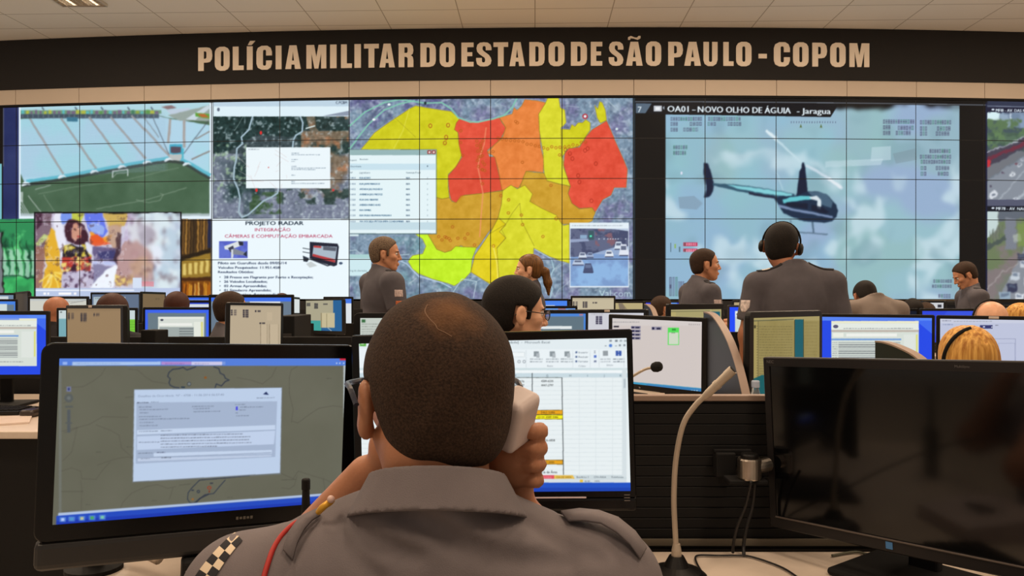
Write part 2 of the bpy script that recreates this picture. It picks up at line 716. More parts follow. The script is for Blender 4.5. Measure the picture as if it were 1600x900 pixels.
def fbm(h, w, scale, octaves=4, seed=0):
    r = np.random.default_rng(seed + 100)
    out = np.zeros((h, w), dtype=np.float32)
    amp, tot = 1.0, 0
    for o in range(octaves):
        s = max(scale / 2 ** o, 1.0)
        gh, gw = int(h / s) + 3, int(w / s) + 3
        g = r.random((gh, gw)).astype(np.float32) * 2 - 1
        y = np.arange(h) / s
        x = np.arange(w) / s
        yi, xi = y.astype(int), x.astype(int)
        fy, fx = (y - yi)[:, None], (x - xi)[None]
        fy, fx = fy * fy * (3 - 2 * fy), fx * fx * (3 - 2 * fx)
        a = g[yi][:, xi] * (1 - fx) + g[yi][:, xi + 1] * fx
        b = g[yi + 1][:, xi] * (1 - fx) + g[yi + 1][:, xi + 1] * fx
        out += amp * (a * (1 - fy) + b * fy)
        tot += amp
        amp *= 0.55
    return out / tot * 1.6


def sample(arr, u, v):
    """bilinear; u, v in canvas pixels (centre of the first pixel at 0.5)"""
    h, w = arr.shape[:2]
    u = np.clip(u - 0.5, 0, w - 1.001)
    v = np.clip(v - 0.5, 0, h - 1.001)
    ui, vi = u.astype(int), v.astype(int)
    fu, fv = (u - ui)[..., None], (v - vi)[..., None]
    ui2, vi2 = np.minimum(ui + 1, w - 1), np.minimum(vi + 1, h - 1)
    return (arr[vi, ui] * (1 - fu) + arr[vi, ui2] * fu) * (1 - fv) + (arr[vi2, ui] * (1 - fu) + arr[vi2, ui2] * fu) * fv


def pixel_grid(name, arr, nx, ny, place, region=None, level=1.0):
    """a grid mesh whose colour attribute holds the picture; place(a, b) -> (n,3), a, b in 0..1 from the top left"""
    h, w = arr.shape[:2]
    u0, v0, u1, v1 = region or (0, 0, w, h)
    a, b = np.meshgrid(np.linspace(0, 1, nx + 1), np.linspace(0, 1, ny + 1))
    col = sample(arr, u0 + a * (u1 - u0), v0 + b * (v1 - v0))
    pos = place(a.ravel(), b.ravel())
    i = np.arange(ny)[:, None] * (nx + 1) + np.arange(nx)[None]
    q = np.stack([i + nx + 1, i + nx + 2, i + 1, i], -1).reshape(-1, 4)
    me = np_mesh(name, pos, q)
    at = me.color_attributes.new('pixels', 'FLOAT_COLOR', 'POINT')
    c = np.ones((len(pos), 4), dtype=np.float32)
    c[:, :3] = lin(np.clip(col.reshape(-1, 3), 0, 1)) * level
    at.data.foreach_set('color', c.ravel())
    return me

# ------------------------------------------------------------------ the setting
WALL_R, WALL_Y, WALL_X = 75.0, 11.2, 1.78           # the display wall bows gently towards the room
PW, PH = 1.022, 0.576                                # one display of the wall
WALL_TOP = EYE + (HY - 153.0) / FPX * WALL_Y
S_REF = None


def wall_hit(px, py, off=0.0):
    """arc length s and height z where the photograph's (px, py) meets the wall's face"""
    a = (np.asarray(px, dtype=np.float64) - CX) / FPX
    R = WALL_R + off
    cy = WALL_Y + WALL_R
    # |t(a,1) - (WALL_X, cy)| = R
    A = a * a + 1
    B = -2 * (a * WALL_X + cy)
    C = WALL_X ** 2 + cy ** 2 - R * R
    t = (-B - np.sqrt(B * B - 4 * A * C)) / (2 * A)
    th = np.arctan2(t * a - WALL_X, cy - t)
    z = EYE - (np.asarray(py, dtype=np.float64) - HY) / FPX * t
    return th * WALL_R, z


def wall_pos(s, z, off=0.0):
    """off > 0 is towards the room"""
    th = np.asarray(s) / WALL_R
    R = WALL_R + off
    return np.stack([WALL_X + R * np.sin(th), WALL_Y + WALL_R - R * np.cos(th), np.asarray(z) + 0 * th], -1)


S0 = float(wall_hit(990, 300)[0])                    # joint between the two blocks of the wall
NCL, NCR, NR = 10, 6, 5                              # columns left and right of it, rows
S_LEFT, S_RIGHT = S0 - NCL * PW, S0 + NCR * PW
Z_BOT = WALL_TOP - NR * PH


def arc_slab(name, s0, s1, z0, z1, off0, off1, m, n=40):
    bm = bmesh.new()
    ss = np.linspace(s0, s1, n + 1)
    rings = []
    for s in ss:
        r = []
        for (o, z) in ((off0, z0), (off1, z0), (off1, z1), (off0, z1)):
            p = wall_pos(s, z, o)
            r.append(bm.verts.new(tuple(float(x) for x in p)))
        rings.append(r)
    for i in range(n):
        for k in range(4):
            bm.faces.new((rings[i][k], rings[i][(k + 1) % 4], rings[i + 1][(k + 1) % 4], rings[i + 1][k]))
    bm.faces.new(rings[0])
    bm.faces.new(rings[-1][::-1])
    bmesh.ops.recalc_face_normals(bm, faces=bm.faces)
    return bm_obj(name, bm, m)


def tile_mat():
    m = bpy.data.materials.new('ceiling tiles')
    m.use_nodes = True
    nt = m.node_tree
    b = nt.nodes['Principled BSDF']
    tc = nt.nodes.new('ShaderNodeTexCoord')
    mp = nt.nodes.new('ShaderNodeMapping')
    mp.inputs['Rotation'].default_value = (0, 0, math.radians(1.68))
    mp.inputs['Location'].default_value = (0.0, -0.19, 0)
    br = nt.nodes.new('ShaderNodeTexBrick')
    br.offset = 0.0
    br.inputs['Scale'].default_value = 1.0
    br.inputs['Brick Width'].default_value = 1.03
    br.inputs['Row Height'].default_value = 0.57
    br.inputs['Mortar Size'].default_value = 0.008
    br.inputs['Mortar Smooth'].default_value = 0.2
    br.inputs['Color1'].default_value = rgb(236, 228, 216)
    br.inputs['Color2'].default_value = rgb(232, 224, 212)
    br.inputs['Mortar'].default_value = rgb(176, 164, 146)
    nt.links.new(tc.outputs['Object'], mp.inputs['Vector'])
    nt.links.new(mp.outputs['Vector'], br.inputs['Vector'])
    nt.links.new(br.outputs['Color'], b.inputs['Base Color'])
    b.inputs['Roughness'].default_value = 0.9
    return m


# ceiling, floor, the wall behind the displays, side walls
def slab(name, lo, hi, m, origin=None):
    bm = bmesh.new()
    lo, hi = Vector(lo), Vector(hi)
    c = (lo + hi) / 2
    o = Vector(origin) if origin else c
    box(bm, c - o, hi - lo)
    ob = bm_obj(name, bm, m)
    ob.location = o
    ob['kind'] = 'structure'
    return ob


ceiling = slab('ceiling', (-11, -3.5, CEIL_Z), (14, 13.2, CEIL_Z + 0.12), tile_mat(), origin=(0, 0, CEIL_Z))
floor = slab('floor', (-11, -3.5, -0.12), (14, 13.2, 0), mat('grey raised floor', (186, 174, 160), 0.6, vary=0.05, nscale=3))
wb = slab('wall_front', (-11, 13.2, 0), (14, 13.35, CEIL_Z), mat('beige wall paint', (190, 172, 150), 0.85))

# cladding of the display wall: beige header strip and the black plinth under the displays
M_HEAD = mat('beige header panels', (204, 189, 172), 0.75, vary=0.015, nscale=2)
hdr_s0, hdr_s1 = S_LEFT - 0.4, S_RIGHT + 0.6
Z_BAN0 = EYE + (HY - 125.0) / FPX * WALL_Y
for i in range(-1, NCL + NCR + 1):
    o = arc_slab('trim_%d' % (i + 2), S_LEFT + i * PW + 0.004, S_LEFT + (i + 1) * PW - 0.004, WALL_TOP + 0.035, Z_BAN0 + 0.01, -0.35, 0.02, M_HEAD, 4)
    o['kind'] = 'structure'
pl = arc_slab('wall_plinth', hdr_s0, hdr_s1, 0, Z_BOT - 0.02, -0.35, 0.02, mat('black plinth panel', (24, 22, 22), 0.5), 40)
pl['kind'] = 'structure'
tr = arc_slab('trim_99', hdr_s0, hdr_s1, WALL_TOP + 0.004, WALL_TOP + 0.035, -0.35, 0.012, M_MATTE, 40)
tr['kind'] = 'structure'

# ------------------------------------------------------------------ the banner and its letters
banner = empty('wall_banner', tuple(float(x) for x in wall_pos(0, Z_BAN0, 0.03)))
bn = arc_slab('banner_panel', hdr_s0, hdr_s1, Z_BAN0, CEIL_Z - 0.004, -0.3, 0.035, mat('dark brown black banner panel', (24, 21, 20), 0.8, vary=0.04, nscale=2), 60)
bn.data.transform(local_matrix(banner).inverted())
bn.parent = banner
tag(banner, 'long dark banner panel with large beige capital letters above the display wall', 'banner')

GL = {
    'P': [[(0, 0), (9, 0), (9, 13), (14, 13), (19, 14), (22, 18), (23, 24), (22, 32), (19, 36), (14, 37), (0, 37)], [(9, 19), (12, 19), (13.5, 21), (13.5, 29), (12, 31), (9, 31)]],
    'O': [[(8, -.4), (16, -.4), (21, 2), (23.5, 6), (24, 10), (24, 27), (23.5, 31), (21, 35), (16, 37.4), (8, 37.4), (3, 35), (.5, 31), (0, 27), (0, 10), (.5, 6), (3, 2)], [(10.6, 6.5), (9.6, 8.5), (9.6, 28.5), (10.6, 30.5), (13.4, 30.5), (14.4, 28.5), (14.4, 8.5), (13.4, 6.5)]],
    'L': [[(0, 0), (17, 0), (17, 7), (9, 7), (9, 37), (0, 37)]],
    'I': [[(0, 0), (9, 0), (9, 37), (0, 37)]],
    'Í': [[(0, 0), (9, 0), (9, 37), (0, 37)], [(1.5, 39), (7, 39), (13, 45.5), (5, 45.5)]],
    'C': [[(24, 14), (24, 9), (22, 3), (17, -.3), (8, -.3), (2, 3), (0, 9), (0, 28), (2, 34), (8, 37.3), (17, 37.3), (22, 34), (24, 28), (24, 22), (15, 22), (15, 29), (14, 31), (11, 31), (10, 29), (10, 8), (11, 6), (14, 6), (15, 8), (15, 14)]],
    'A': [[(0, 0), (6.5, 37), (17.5, 37), (24, 0), (15, 0), (14.3, 7), (9.7, 7), (9, 0)], [(10.3, 13), (13.7, 13), (12, 27)]],
    'M': [[(0, 0), (0, 37), (12, 37), (15.5, 18), (19, 37), (31, 37), (31, 0), (23, 0), (23, 24), (18.5, 0), (12.5, 0), (8, 24), (8, 0)]],
    'T': [[(7, 0), (7, 30), (0, 30), (0, 37), (23, 37), (23, 30), (16, 30), (16, 0)]],
    'R': [[(0, 0), (9, 0), (9, 16), (12, 16), (14, 14), (14, 0), (23, 0), (23, 11), (22, 16), (19, 18.5), (22, 21), (23, 26), (22, 33), (18, 37), (0, 37)], [(9, 22), (13, 22), (14, 24), (14, 29), (13, 31), (9, 31)]],
    'D': [[(0, 0), (14, 0), (20, 1.5), (23, 5), (24, 10), (24, 27), (23, 32), (20, 35.5), (14, 37), (0, 37)], [(9.5, 6.5), (13, 6.5), (14.5, 8.5), (14.5, 28.5), (13, 30.5), (9.5, 30.5)]],
    'E': [[(0, 0), (19, 0), (19, 7), (9, 7), (9, 16), (17, 16), (17, 22), (9, 22), (9, 30), (19, 30), (19, 37), (0, 37)]],
    'S': [[(24, 25), (15, 25), (15, 29), (14, 31.5), (11, 31.5), (10, 29.5), (10, 26), (12, 23.5), (20, 17.5), (23, 13), (24, 9), (22.5, 3.5), (18, .3), (12, -.3), (6, .3), (1.5, 3.5), (0, 9), (0, 13), (9, 13), (9, 8), (10, 6), (13, 6), (14, 8), (14, 11), (13, 13.5), (5, 19), (1.5, 23), (.5, 28), (2, 33.5), (6, 36.7), (12, 37.3), (18, 36.7), (22.5, 33.5), (24, 29)]],
    'U': [[(0, 37), (0, 9), (2, 3), (7, -.3), (15, -.3), (20, 3), (22, 9), (22, 37), (13.5, 37), (13.5, 8), (12.5, 6), (9.5, 6), (8.5, 8), (8.5, 37)]],
    '-': [[(0, 12), (13, 12), (13, 19), (0, 19)]],
}
GL['Ã'] = GL['A'] + [[(3, 40), (3, 44), (7, 46), (13, 43.5), (16, 43.5), (18, 46), (21, 46), (21, 42.5), (17, 40), (11, 42), (7, 42.5), (6, 40)]]
LET = [('P', 310, 332), ('O', 336, 359), ('L', 364, 381), ('Í', 386, 395), ('C', 401, 425), ('I', 431, 440), ('A', 446, 470), ('M', 479, 510), ('I', 516, 526), ('L', 533, 550), ('I', 554, 564), ('T', 569, 592), ('A', 593, 617), ('R', 623, 646), ('D', 657, 681), ('O', 687, 711), ('E', 721, 740), ('S', 744, 768), ('T', 771, 794), ('A', 796, 820), ('D', 827, 851), ('O', 857, 882), ('D', 892, 917), ('E', 923, 941), ('S', 951, 974), ('Ã', 978, 1004), ('O', 1009, 1033), ('P', 1044, 1067), ('A', 1069, 1095), ('U', 1099, 1121), ('L', 1130, 1146), ('O', 1150, 1174), ('-', 1185, 1198), ('C', 1209, 1234), ('O', 1239, 1263), ('P', 1269, 1292), ('O', 1297, 1321), ('M', 1327, 1358)]
LET_Z0 = EYE + (HY - 104.0) / FPX * WALL_Y
LET_K = 0.34 / 37.0
M_LET = mat('beige banner letters', (250, 236, 218), 0.8, vary=0.01)
for ch, x0, x1 in LET:
    s0, s1 = float(wall_hit(x0, 90, 0.04)[0]), float(wall_hit(x1, 90, 0.04)[0])
    wx = max(p[0] for p in GL[ch][0])
    cu = bpy.data.curves.new('t', 'CURVE')
    cu.dimensions = '2D'
    cu.fill_mode = 'BOTH'
    cu.extrude = 0.006
    for loop in GL[ch]:
        sp = cu.splines.new('POLY')
        sp.points.add(len(loop) - 1)
        for i, (a, b) in enumerate(loop):
            sp.points[i].co = (a / wx * (s1 - s0), b * LET_K, 0, 1)
        sp.use_cyclic_u = True
    tmp = bpy.data.objects.new('t', cu)
    COL.objects.link(tmp)
    bpy.context.evaluated_depsgraph_get().update()
    me = bpy.data.meshes.new_from_object(tmp.evaluated_get(bpy.context.evaluated_depsgraph_get()))
    bpy.data.objects.remove(tmp)
    p = wall_pos((s0 + s1) / 2, LET_Z0, 0.042)
    th = (s0 + s1) / 2 / WALL_R
    M = Matrix.Translation(Vector([float(v) for v in p])) @ Matrix.Rotation(th, 4, 'Z') @ Matrix.Rotation(PI / 2, 4, 'X') @ Matrix.Translation((-(s1 - s0) / 2, 0, 0))
    me.transform(M)
    link_mesh('letter', me, M_LET, banner, world_space=True)

# ------------------------------------------------------------------ what the display wall shows
KX, KY = 128, 72


def wall_warp(p):
    s, z = wall_hit(p[:, 0], p[:, 1])
    return np.stack([(s - S_LEFT) / PW * KX, (WALL_TOP - z) / PH * KY], -1)


W = Canvas((NCL + NCR) * KX, NR * KY, (16, 13, 12), wall_warp)
# far left: desktop background strip
W.rect(-75, 150, 5, 270, (18, 14, 13))
W.rect(-75, 256, 3, 475, (120, 190, 200))
W.rect(5, 160, 30, 345, (40, 50, 98))
W.noise(5, 160, 30, 345, 60, 0.04, seed=2)
W.line([(6, 168), (6, 260)], 0.8, (120, 120, 120))
# stadium
W.rect(29, 160, 332, 343, (226, 240, 250))
W.rect(32, 163, 328, 337, (74, 104, 80))
W.noise(32, 250, 328, 337, 40, 0.035, seed=3)
STD = [(32, 186), (140, 181), (230, 178), (268, 186), (290, 189), (328, 196), (328, 274), (300, 258), (284, 249), (262, 249), (225, 255), (190, 261), (145, 268), (98, 277), (50, 285), (40, 290), (32, 272)]
W.poly(STD, (176, 212, 232))
W.mixnoise(32, 175, 328, 290, 90, (160, 222, 228), seed=4, lo=-.2, hi=.5, al=.6, poly=STD)
for k in range(34):
    y = 188 + k * 2.7
    W.line([(32, y), (150, y - 6), (262, y - 12)], 0.8, (148, 180, 205), .35)
W.poly([(32, 160), (328, 158), (328, 186), (290, 187), (262, 184), (230, 176), (32, 185)], (176, 214, 226))
W.rect(32, 172, 252, 178, (110, 150, 120))
for k in range(30):
    x = 33 + k * 7.2
    W.rect(x, 171.5 + (k % 3), x + random.uniform(3, 7), 178, random.choice([(190, 190, 60), (90, 190, 200), (60, 120, 90), (150, 170, 60), (120, 90, 130), (90, 150, 70)]), .8)
W.rect(32, 178, 248, 185, (66, 82, 96))
for k in range(26):
    W.rect(34 + k * 8.2, 179, 36 + k * 8.2, 184, (120, 140, 150), .5)
W.rect(105, 183, 122, 190, (50, 110, 135))
for x in (66, 118, 158, 200, 236):
    W.poly([(x, 166), (x + 4, 171), (x + 2, 172), (x - 1, 168)], (60, 70, 90), .8)
W.poly([(252, 167), (268, 164), (276, 168), (262, 171)], (120, 70, 70), .7)
W.poly([(260, 172), (295, 168), (305, 178), (290, 186), (268, 180)], (190, 205, 222))
W.poly([(262, 180), (328, 164), (328, 190), (300, 188), (282, 189)], (150, 165, 160))
W.poly([(290, 186), (326, 164), (330, 168), (305, 188)], (200, 215, 225))
W.poly([(305, 176), (328, 178), (328, 186), (306, 182)], (90, 160, 60))
W.poly([(308, 178), (320, 178), (328, 184), (316, 183)], (210, 90, 50), .8)
for a, b in (((47, 186), (99, 272)), ((96, 185), (153, 268)), ((139, 183), (195, 258)), ((173, 183), (227, 247)), ((206, 181), (265, 244))):
    W.line([a, b], 3.2, (140, 135, 132), .8)
    W.line([a, b], 1.0, (190, 180, 175), .8)
W.line([(224, 182), (248, 215)], 1.5, (120, 120, 120), .7)
W.line([(236, 178), (264, 241)], 1.2, (70, 75, 85), .8)
W.line([(326, 189), (287, 240)], 1.2, (70, 75, 85), .8)
W.line([(266, 187), (263, 222)], 4, (165, 160, 158))
W.line([(288, 189), (288, 229)], 4, (165, 160, 158))
W.line([(328, 206), (306, 218)], 2, (140, 135, 132))
W.line([(328, 236), (300, 249)], 2.5, (140, 135, 132))
W.rect(265, 225, 285, 241, (70, 170, 200))
W.rect(267, 229, 283, 239, (84, 74, 90))
W.poly([(265, 241), (285, 241), (285, 252), (266, 250)], (185, 190, 190))
W.line([(286, 232), (285, 253)], 2.5, (70, 180, 200))
W.line([(42, 284), (98, 276), (152, 266), (195, 258), (262, 247)], 5, (96, 185, 205))
W.line([(284, 250), (300, 258), (328, 274)], 6, (96, 185, 205))
W.line([(36, 290), (98, 281), (152, 271), (195, 263), (262, 252), (285, 254), (328, 279)], 4.5, (52, 60, 62), .8)
for x, y in ((97, 276), (147, 268), (191, 260), (230, 253), (263, 249), (292, 256), (40, 287)):
    W.poly([(x - 7, y + 2), (x - 3, y - 2), (x + 3, y - 2), (x + 8, y + 2), (x + 2, y + 1), (x - 5, y + 4)], (220, 232, 240))
W.line([(176, 278), (176, 268), (200, 265), (200, 275)], 1.6, (205, 215, 215))
W.line([(176, 278), (182, 272), (198, 270)], .8, (170, 180, 180))
W.line([(60, 303), (120, 291), (200, 281), (280, 262)], .8, (150, 170, 150), .6)
W.line([(150, 327), (230, 312), (292, 293)], 1, (150, 170, 150), .7)
W.line([(213, 312), (232, 317), (250, 313), (255, 304), (250, 302)], 1, (150, 170, 150), .7)
W.line([(55, 296), (79, 289)], 1.2, (180, 190, 190), .8)
W.line([(44, 306), (64, 332)], 1.3, (190, 200, 195), .8)
W.line([(68, 304), (85, 331)], .8, (150, 170, 150), .7)
for k in range(4):
    W.line([(32, 312 + k * 6), (46 - k * 3, 336)], 1.4, (190, 200, 200), .8)
W.rect(32, 334, 328, 338, (170, 186, 190))
W.rect(32, 300, 36, 316, (205, 215, 215), .7)
for k in range(44):
    y = 187 + k * 2.1
    W.line([(34, y), (150, y - 5), (258, y - 10)], .6, (150, 176, 204), .4)
W.soften(32, 163, 328, 338, .8, .4, 9, 1)
# green still, far left bottom
W.rect(-75, 343, 54, 475, (46, 140, 86))
W.mixnoise(-75, 343, 54, 475, 30, (20, 70, 50), seed=5, lo=-.1, hi=.5)
W.mixnoise(-75, 343, 54, 475, 22, (90, 200, 120), seed=6, lo=.1, hi=.6)
for k in range(8):
    x = -30 + k * 11
    W.poly([(x, 390), (x + 5, 392), (x + 12, 432), (x + 3, 430)], (170, 215, 190), .8)
    W.line([(x + 6, 375), (x + 9, 400), (x + 14, 430)], 1.5, (16, 60, 40), .8)
W.line([(-10, 428), (20, 431), (54, 434)], 1.5, (20, 50, 40))
W.rect(-75, 435, 54, 475, (60, 190, 100), .6)
W.rect(-75, 362, 4, 460, (120, 125, 130))
W.line([(4, 362), (4, 460)], 1.5, (14, 12, 12))
W.soften(-74, 344, 54, 474, 1.0, 3, 12, 2)
# golden facade at night
W.rect(282, 343, 332, 475, (60, 42, 22))
for k in range(9):
    x = 286 + k * 4.6
    W.poly([(x, 343), (x + 2.3, 343), (x + 1.2, 398), (x - 1.2, 398)], (176, 128, 58) if k % 2 else (120, 84, 40))
W.poly([(298, 343), (308, 343), (305, 400), (296, 400)], (40, 30, 22), .7)
W.rect(325, 343, 331, 388, (30, 38, 70))
W.poly([(283, 402), (330, 388), (330, 396), (283, 410)], (38, 28, 18))
W.poly([(283, 408), (330, 395), (330, 432), (283, 436)], (150, 118, 44))
for k in range(5):
    W.rect(286 + k * 9, 412 - k * 1.5, 291 + k * 9, 430 - k, (220, 196, 110))
W.rect(283, 434, 330, 439, (70, 36, 14))
W.rect(283, 439, 330, 475, (124, 70, 16))
for k in range(16):
    W.rect(284 + k * 2.9, 441 + (k % 3) * 2, 285.6 + k * 2.9, 464, random.choice([(240, 170, 50), (255, 205, 110), (200, 110, 20), (90, 40, 10)]))
W.soften(283, 344, 331, 474, .9, .8, 8, 3)
# carnival film in a black frame
W.rect(53, 331.5, 284, 475, (14, 14, 18))
W.rect(55.5, 334, 281.5, 475, (206, 204, 224))
W.mixnoise(55, 334, 282, 475, 26, (180, 150, 190), seed=8, lo=0, hi=.6, al=.7)
W.rect(215, 334, 281.5, 452, (176, 214, 226), .55)
W.mixnoise(215, 334, 282, 452, 18, (226, 240, 244), seed=9, lo=-.1, hi=.5, al=.8)
W.poly([(55.5, 334), (80, 334), (82, 372), (76, 395), (55.5, 402)], (120, 96, 110), .9)
W.poly([(56, 334), (66, 334), (67, 352), (58, 357)], (70, 40, 60))
W.poly([(56, 381), (70, 366), (78, 368), (68, 380), (58, 384)], (190, 205, 130))
W.poly([(55.5, 385), (72, 385), (66, 452), (55.5, 452)], (150, 104, 90), .9)
W.poly([(82, 355), (90, 365), (94, 410), (104, 452), (66, 452), (72, 415), (70, 386), (76, 366)], (228, 176, 50))
for a, b in (((82, 430), (68, 451)), ((84, 430), (76, 452)), ((86, 430), (92, 450)), ((86, 428), (106, 446)), ((82, 428), (62, 440)), ((86, 425), (104, 430))):
    W.line([a, b], 2.2, (250, 226, 110))
W.poly([(84, 334), (96, 334), (103, 380), (108, 402), (96, 404), (88, 372)], (232, 232, 246))
W.poly([(95, 334), (114, 334), (112, 343), (98, 350)], (120, 150, 235))
W.poly([(114, 334), (132, 334), (126, 350), (112, 348)], (190, 200, 60), .9)
W.poly([(131, 334), (160, 334), (170, 362), (160, 372), (138, 362)], (100, 120, 235))
W.poly([(160, 334), (200, 334), (196, 352), (170, 352)], (205, 170, 80), .9)
W.poly([(136, 350), (146, 346), (166, 356), (160, 366), (142, 362)], (150, 175, 240))
W.poly([(139, 360), (160, 372), (176, 368), (172, 378), (143, 382)], (240, 160, 50))
W.poly([(141, 368), (152, 366), (166, 378), (176, 381), (150, 386), (142, 380)], (230, 84, 40), .9)
W.poly([(171, 352), (190, 348), (186, 390), (176, 392), (170, 372)], (190, 150, 120), .8)
W.poly([(100, 352), (108, 344), (122, 345), (130, 352), (138, 370), (142, 392), (128, 384), (112, 380), (104, 374)], (64, 30, 46))
W.poly([(112, 352), (121, 348), (127, 356), (126, 370), (120, 378), (112, 372)], (206, 150, 128))
W.poly([(110, 350), (117, 347), (113, 360), (110, 366)], (64, 30, 46))
W.poly([(116, 358), (120, 358), (120, 360), (116, 360)], (70, 40, 40))
W.poly([(122, 368), (126, 368), (125, 371), (121, 371)], (170, 60, 60))
W.poly([(110, 382), (128, 384), (132, 388), (114, 387)], (215, 220, 240))
W.poly([(98, 386), (114, 382), (130, 388), (143, 392), (143, 402), (98, 402)], (40, 32, 44))
W.mixnoise(98, 382, 143, 402, 7, (210, 190, 70), seed=12, lo=.1, hi=.35)
W.poly([(97, 402), (142, 402), (140, 425), (100, 425)], (186, 60, 52))
W.mixnoise(97, 402, 142, 425, 7, (236, 210, 120), seed=13, lo=.05, hi=.35)
W.mixnoise(97, 402, 142, 430, 9, (60, 30, 50), seed=14, lo=.15, hi=.4)
W.poly([(98, 424), (142, 424), (146, 451), (96, 451)], (196, 190, 214))
W.mixnoise(98, 424, 146, 451, 9, (84, 60, 90), seed=15, lo=0, hi=.35)
W.poly([(132, 378), (138, 378), (145, 388), (143, 400), (134, 392)], (226, 228, 244))
W.poly([(146, 386), (186, 388), (184, 408), (146, 408)], (96, 86, 128), .9)
W.poly([(152, 394), (178, 390), (182, 402), (156, 408)], (62, 62, 112))
W.poly([(144, 410), (182, 407), (180, 412), (144, 414)], (190, 200, 240))
W.poly([(146, 414), (176, 414), (158, 440), (146, 448)], (128, 124, 160), .9)
W.poly([(178, 412), (186, 416), (180, 434), (178, 451), (140, 451), (152, 436), (164, 424)], (240, 246, 255))
W.poly([(183, 364), (190, 366), (188, 400), (184, 415), (178, 405)], (60, 36, 46), .8)
W.poly([(200, 352), (214, 345), (234, 345), (243, 355), (244, 380), (236, 392), (214, 390), (206, 380)], (216, 218, 226), .9)
W.poly([(220, 350), (236, 352), (240, 368), (232, 384), (220, 380), (216, 364)], (160, 150, 166), .75)
W.poly([(194, 376), (214, 376), (228, 384), (240, 400), (240, 440), (180, 448), (184, 404)], (182, 142, 138), .85)
W.poly([(205, 408), (228, 404), (240, 420), (226, 432), (206, 428)], (196, 160, 134), .8)
W.poly([(180, 430), (204, 432), (204, 448), (180, 448)], (160, 120, 100), .8)
W.mixnoise(180, 430, 206, 448, 8, (230, 200, 120), seed=18, lo=0, hi=.4)
W.poly([(236, 384), (250, 384), (254, 402), (246, 424), (240, 410)], (232, 238, 250), .9)
W.poly([(238, 412), (246, 414), (244, 424), (238, 421)], (70, 74, 110), .8)
W.soften(56, 335, 281, 451, 1.1, 2, 12, 4)
W.mixnoise(56, 335, 281, 451, 9, (236, 232, 246), seed=19, lo=.3, hi=.8, al=.3)
W.mixnoise(56, 335, 281, 451, 11, (90, 60, 70), seed=20, lo=.35, hi=.8, al=.5)
W.soften(200, 335, 281, 451, 2.5, 3, 9, 5)
W.rect(208, 434, 222, 456, (214, 226, 245))
W.rect(222, 440, 240, 448, (226, 130, 140), .7)
W.rect(55.5, 450.5, 281.5, 475, (186, 200, 230))
W.rect(55.5, 453, 210, 455, (240, 244, 252))
for x, w_ in ((68, 4), (74, 3), (92, 20), (116, 4)):
    W.rect(x, 457.5, x + w_, 461, (250, 250, 252))
# satellite map, second window
W.rect(333, 150, 546, 342, (56, 72, 78))
W.mixnoise(333, 182, 546, 342, 60, (30, 58, 58), seed=21, lo=-.3, hi=.3)
W.mixnoise(333, 240, 546, 342, 70, (112, 122, 140), seed=22, lo=-.45, hi=.25)
W.mixnoise(333, 295, 546, 342, 40, (122, 130, 152), seed=23, lo=-.7, hi=-.1, al=.9)
W.mixnoise(470, 205, 546, 310, 34, (130, 112, 92), seed=24, lo=-.2, hi=.4, al=.9)
W.mixnoise(470, 182, 546, 310, 14, (186, 120, 80), seed=25, lo=.35, hi=.7, al=.6)
W.poly([(333, 182), (470, 182), (478, 200), (455, 214), (400, 212), (360, 235), (333, 240)], (22, 50, 50), .85)
W.poly([(490, 183), (520, 183), (526, 206), (505, 202), (492, 210)], (24, 48, 48), .8)
W.poly([(478, 180), (492, 180), (494, 200), (516, 225), (500, 226), (482, 200)], (150, 124, 100), .6)
W.mixnoise(333, 225, 385, 300, 9, (150, 180, 150), seed=26, lo=.3, hi=.6, al=.8)
W.mixnoise(333, 182, 546, 342, 5, (190, 205, 210), seed=27, lo=.45, hi=.8, al=.6, octaves=2)
W.mixnoise(440, 295, 546, 320, 12, (40, 62, 58), seed=28, lo=0, hi=.3, al=.9)
W.mixnoise(390, 300, 440, 335, 14, (60, 90, 60), seed=29, lo=-.1, hi=.3, al=.9)
W.noise(333, 182, 546, 342, 4, 0.06, seed=30, octaves=2)
W.soften(334, 183, 545, 341, .8)
for pts in ([(395, 182), (391, 195), (389, 203), (377, 215), (379, 224), (370, 232), (369, 250), (366, 262), (365, 280), (372, 295), (375, 310), (373, 332), (378, 340), (388, 336), (400, 325), (412, 314), (425, 308), (434, 302), (436, 294)], [(469, 182), (473, 192), (472, 206), (462, 212), (458, 220), (457, 230)]):
    W.line(pts, 2.6, (160, 184, 198))
W.line([(380, 182), (372, 196), (366, 205)], 1, (150, 165, 160), .6)
W.line([(478, 201), (492, 197)], 2, (205, 220, 220))
W.rect(333, 150, 546, 182, (222, 240, 248))
W.rect(333, 150, 546, 166, (190, 212, 228))
W.poly([(505, 181), (546, 173), (546, 181)], (140, 152, 172))
W.text('C.PCBM', 525, 162, 4.5, (30, 40, 60), width=18)
W.ell(341, 171, 2.2, 3, (100, 110, 130))
for x in (463, 478, 492):
    W.scrawl(x, 157, 8, 1.6, (90, 110, 140), .6, x)
W.rect(384.5, 230, 516.5, 294, (236, 247, 252))
W.scrawl(388, 234, 18, 1.6, (110, 120, 130))
for k in range(14):
    a = random.uniform(388, 450)
    b = random.uniform(238, 290)
    W.line([(a, b), (a + random.uniform(-26, 26), b + random.uniform(-22, 22))], .7, (214, 196, 196), .6)
W.ell(420, 262, 1, 1, (210, 90, 90))
for k, y in enumerate((240, 242.5, 250, 253, 261, 263.5, 266, 275, 284, 287)):
    W.scrawl(455, y, (12, 46, 10, 6, 8, 54, 38, 6, 6, 52)[k], 1.5, (100, 120, 140), .7, k)
W.ell(408, 208, 2, 3, (220, 50, 50)); W.ell(401, 297, 2, 3, (220, 50, 50)); W.ell(521, 297, 2, 2, (200, 60, 60))
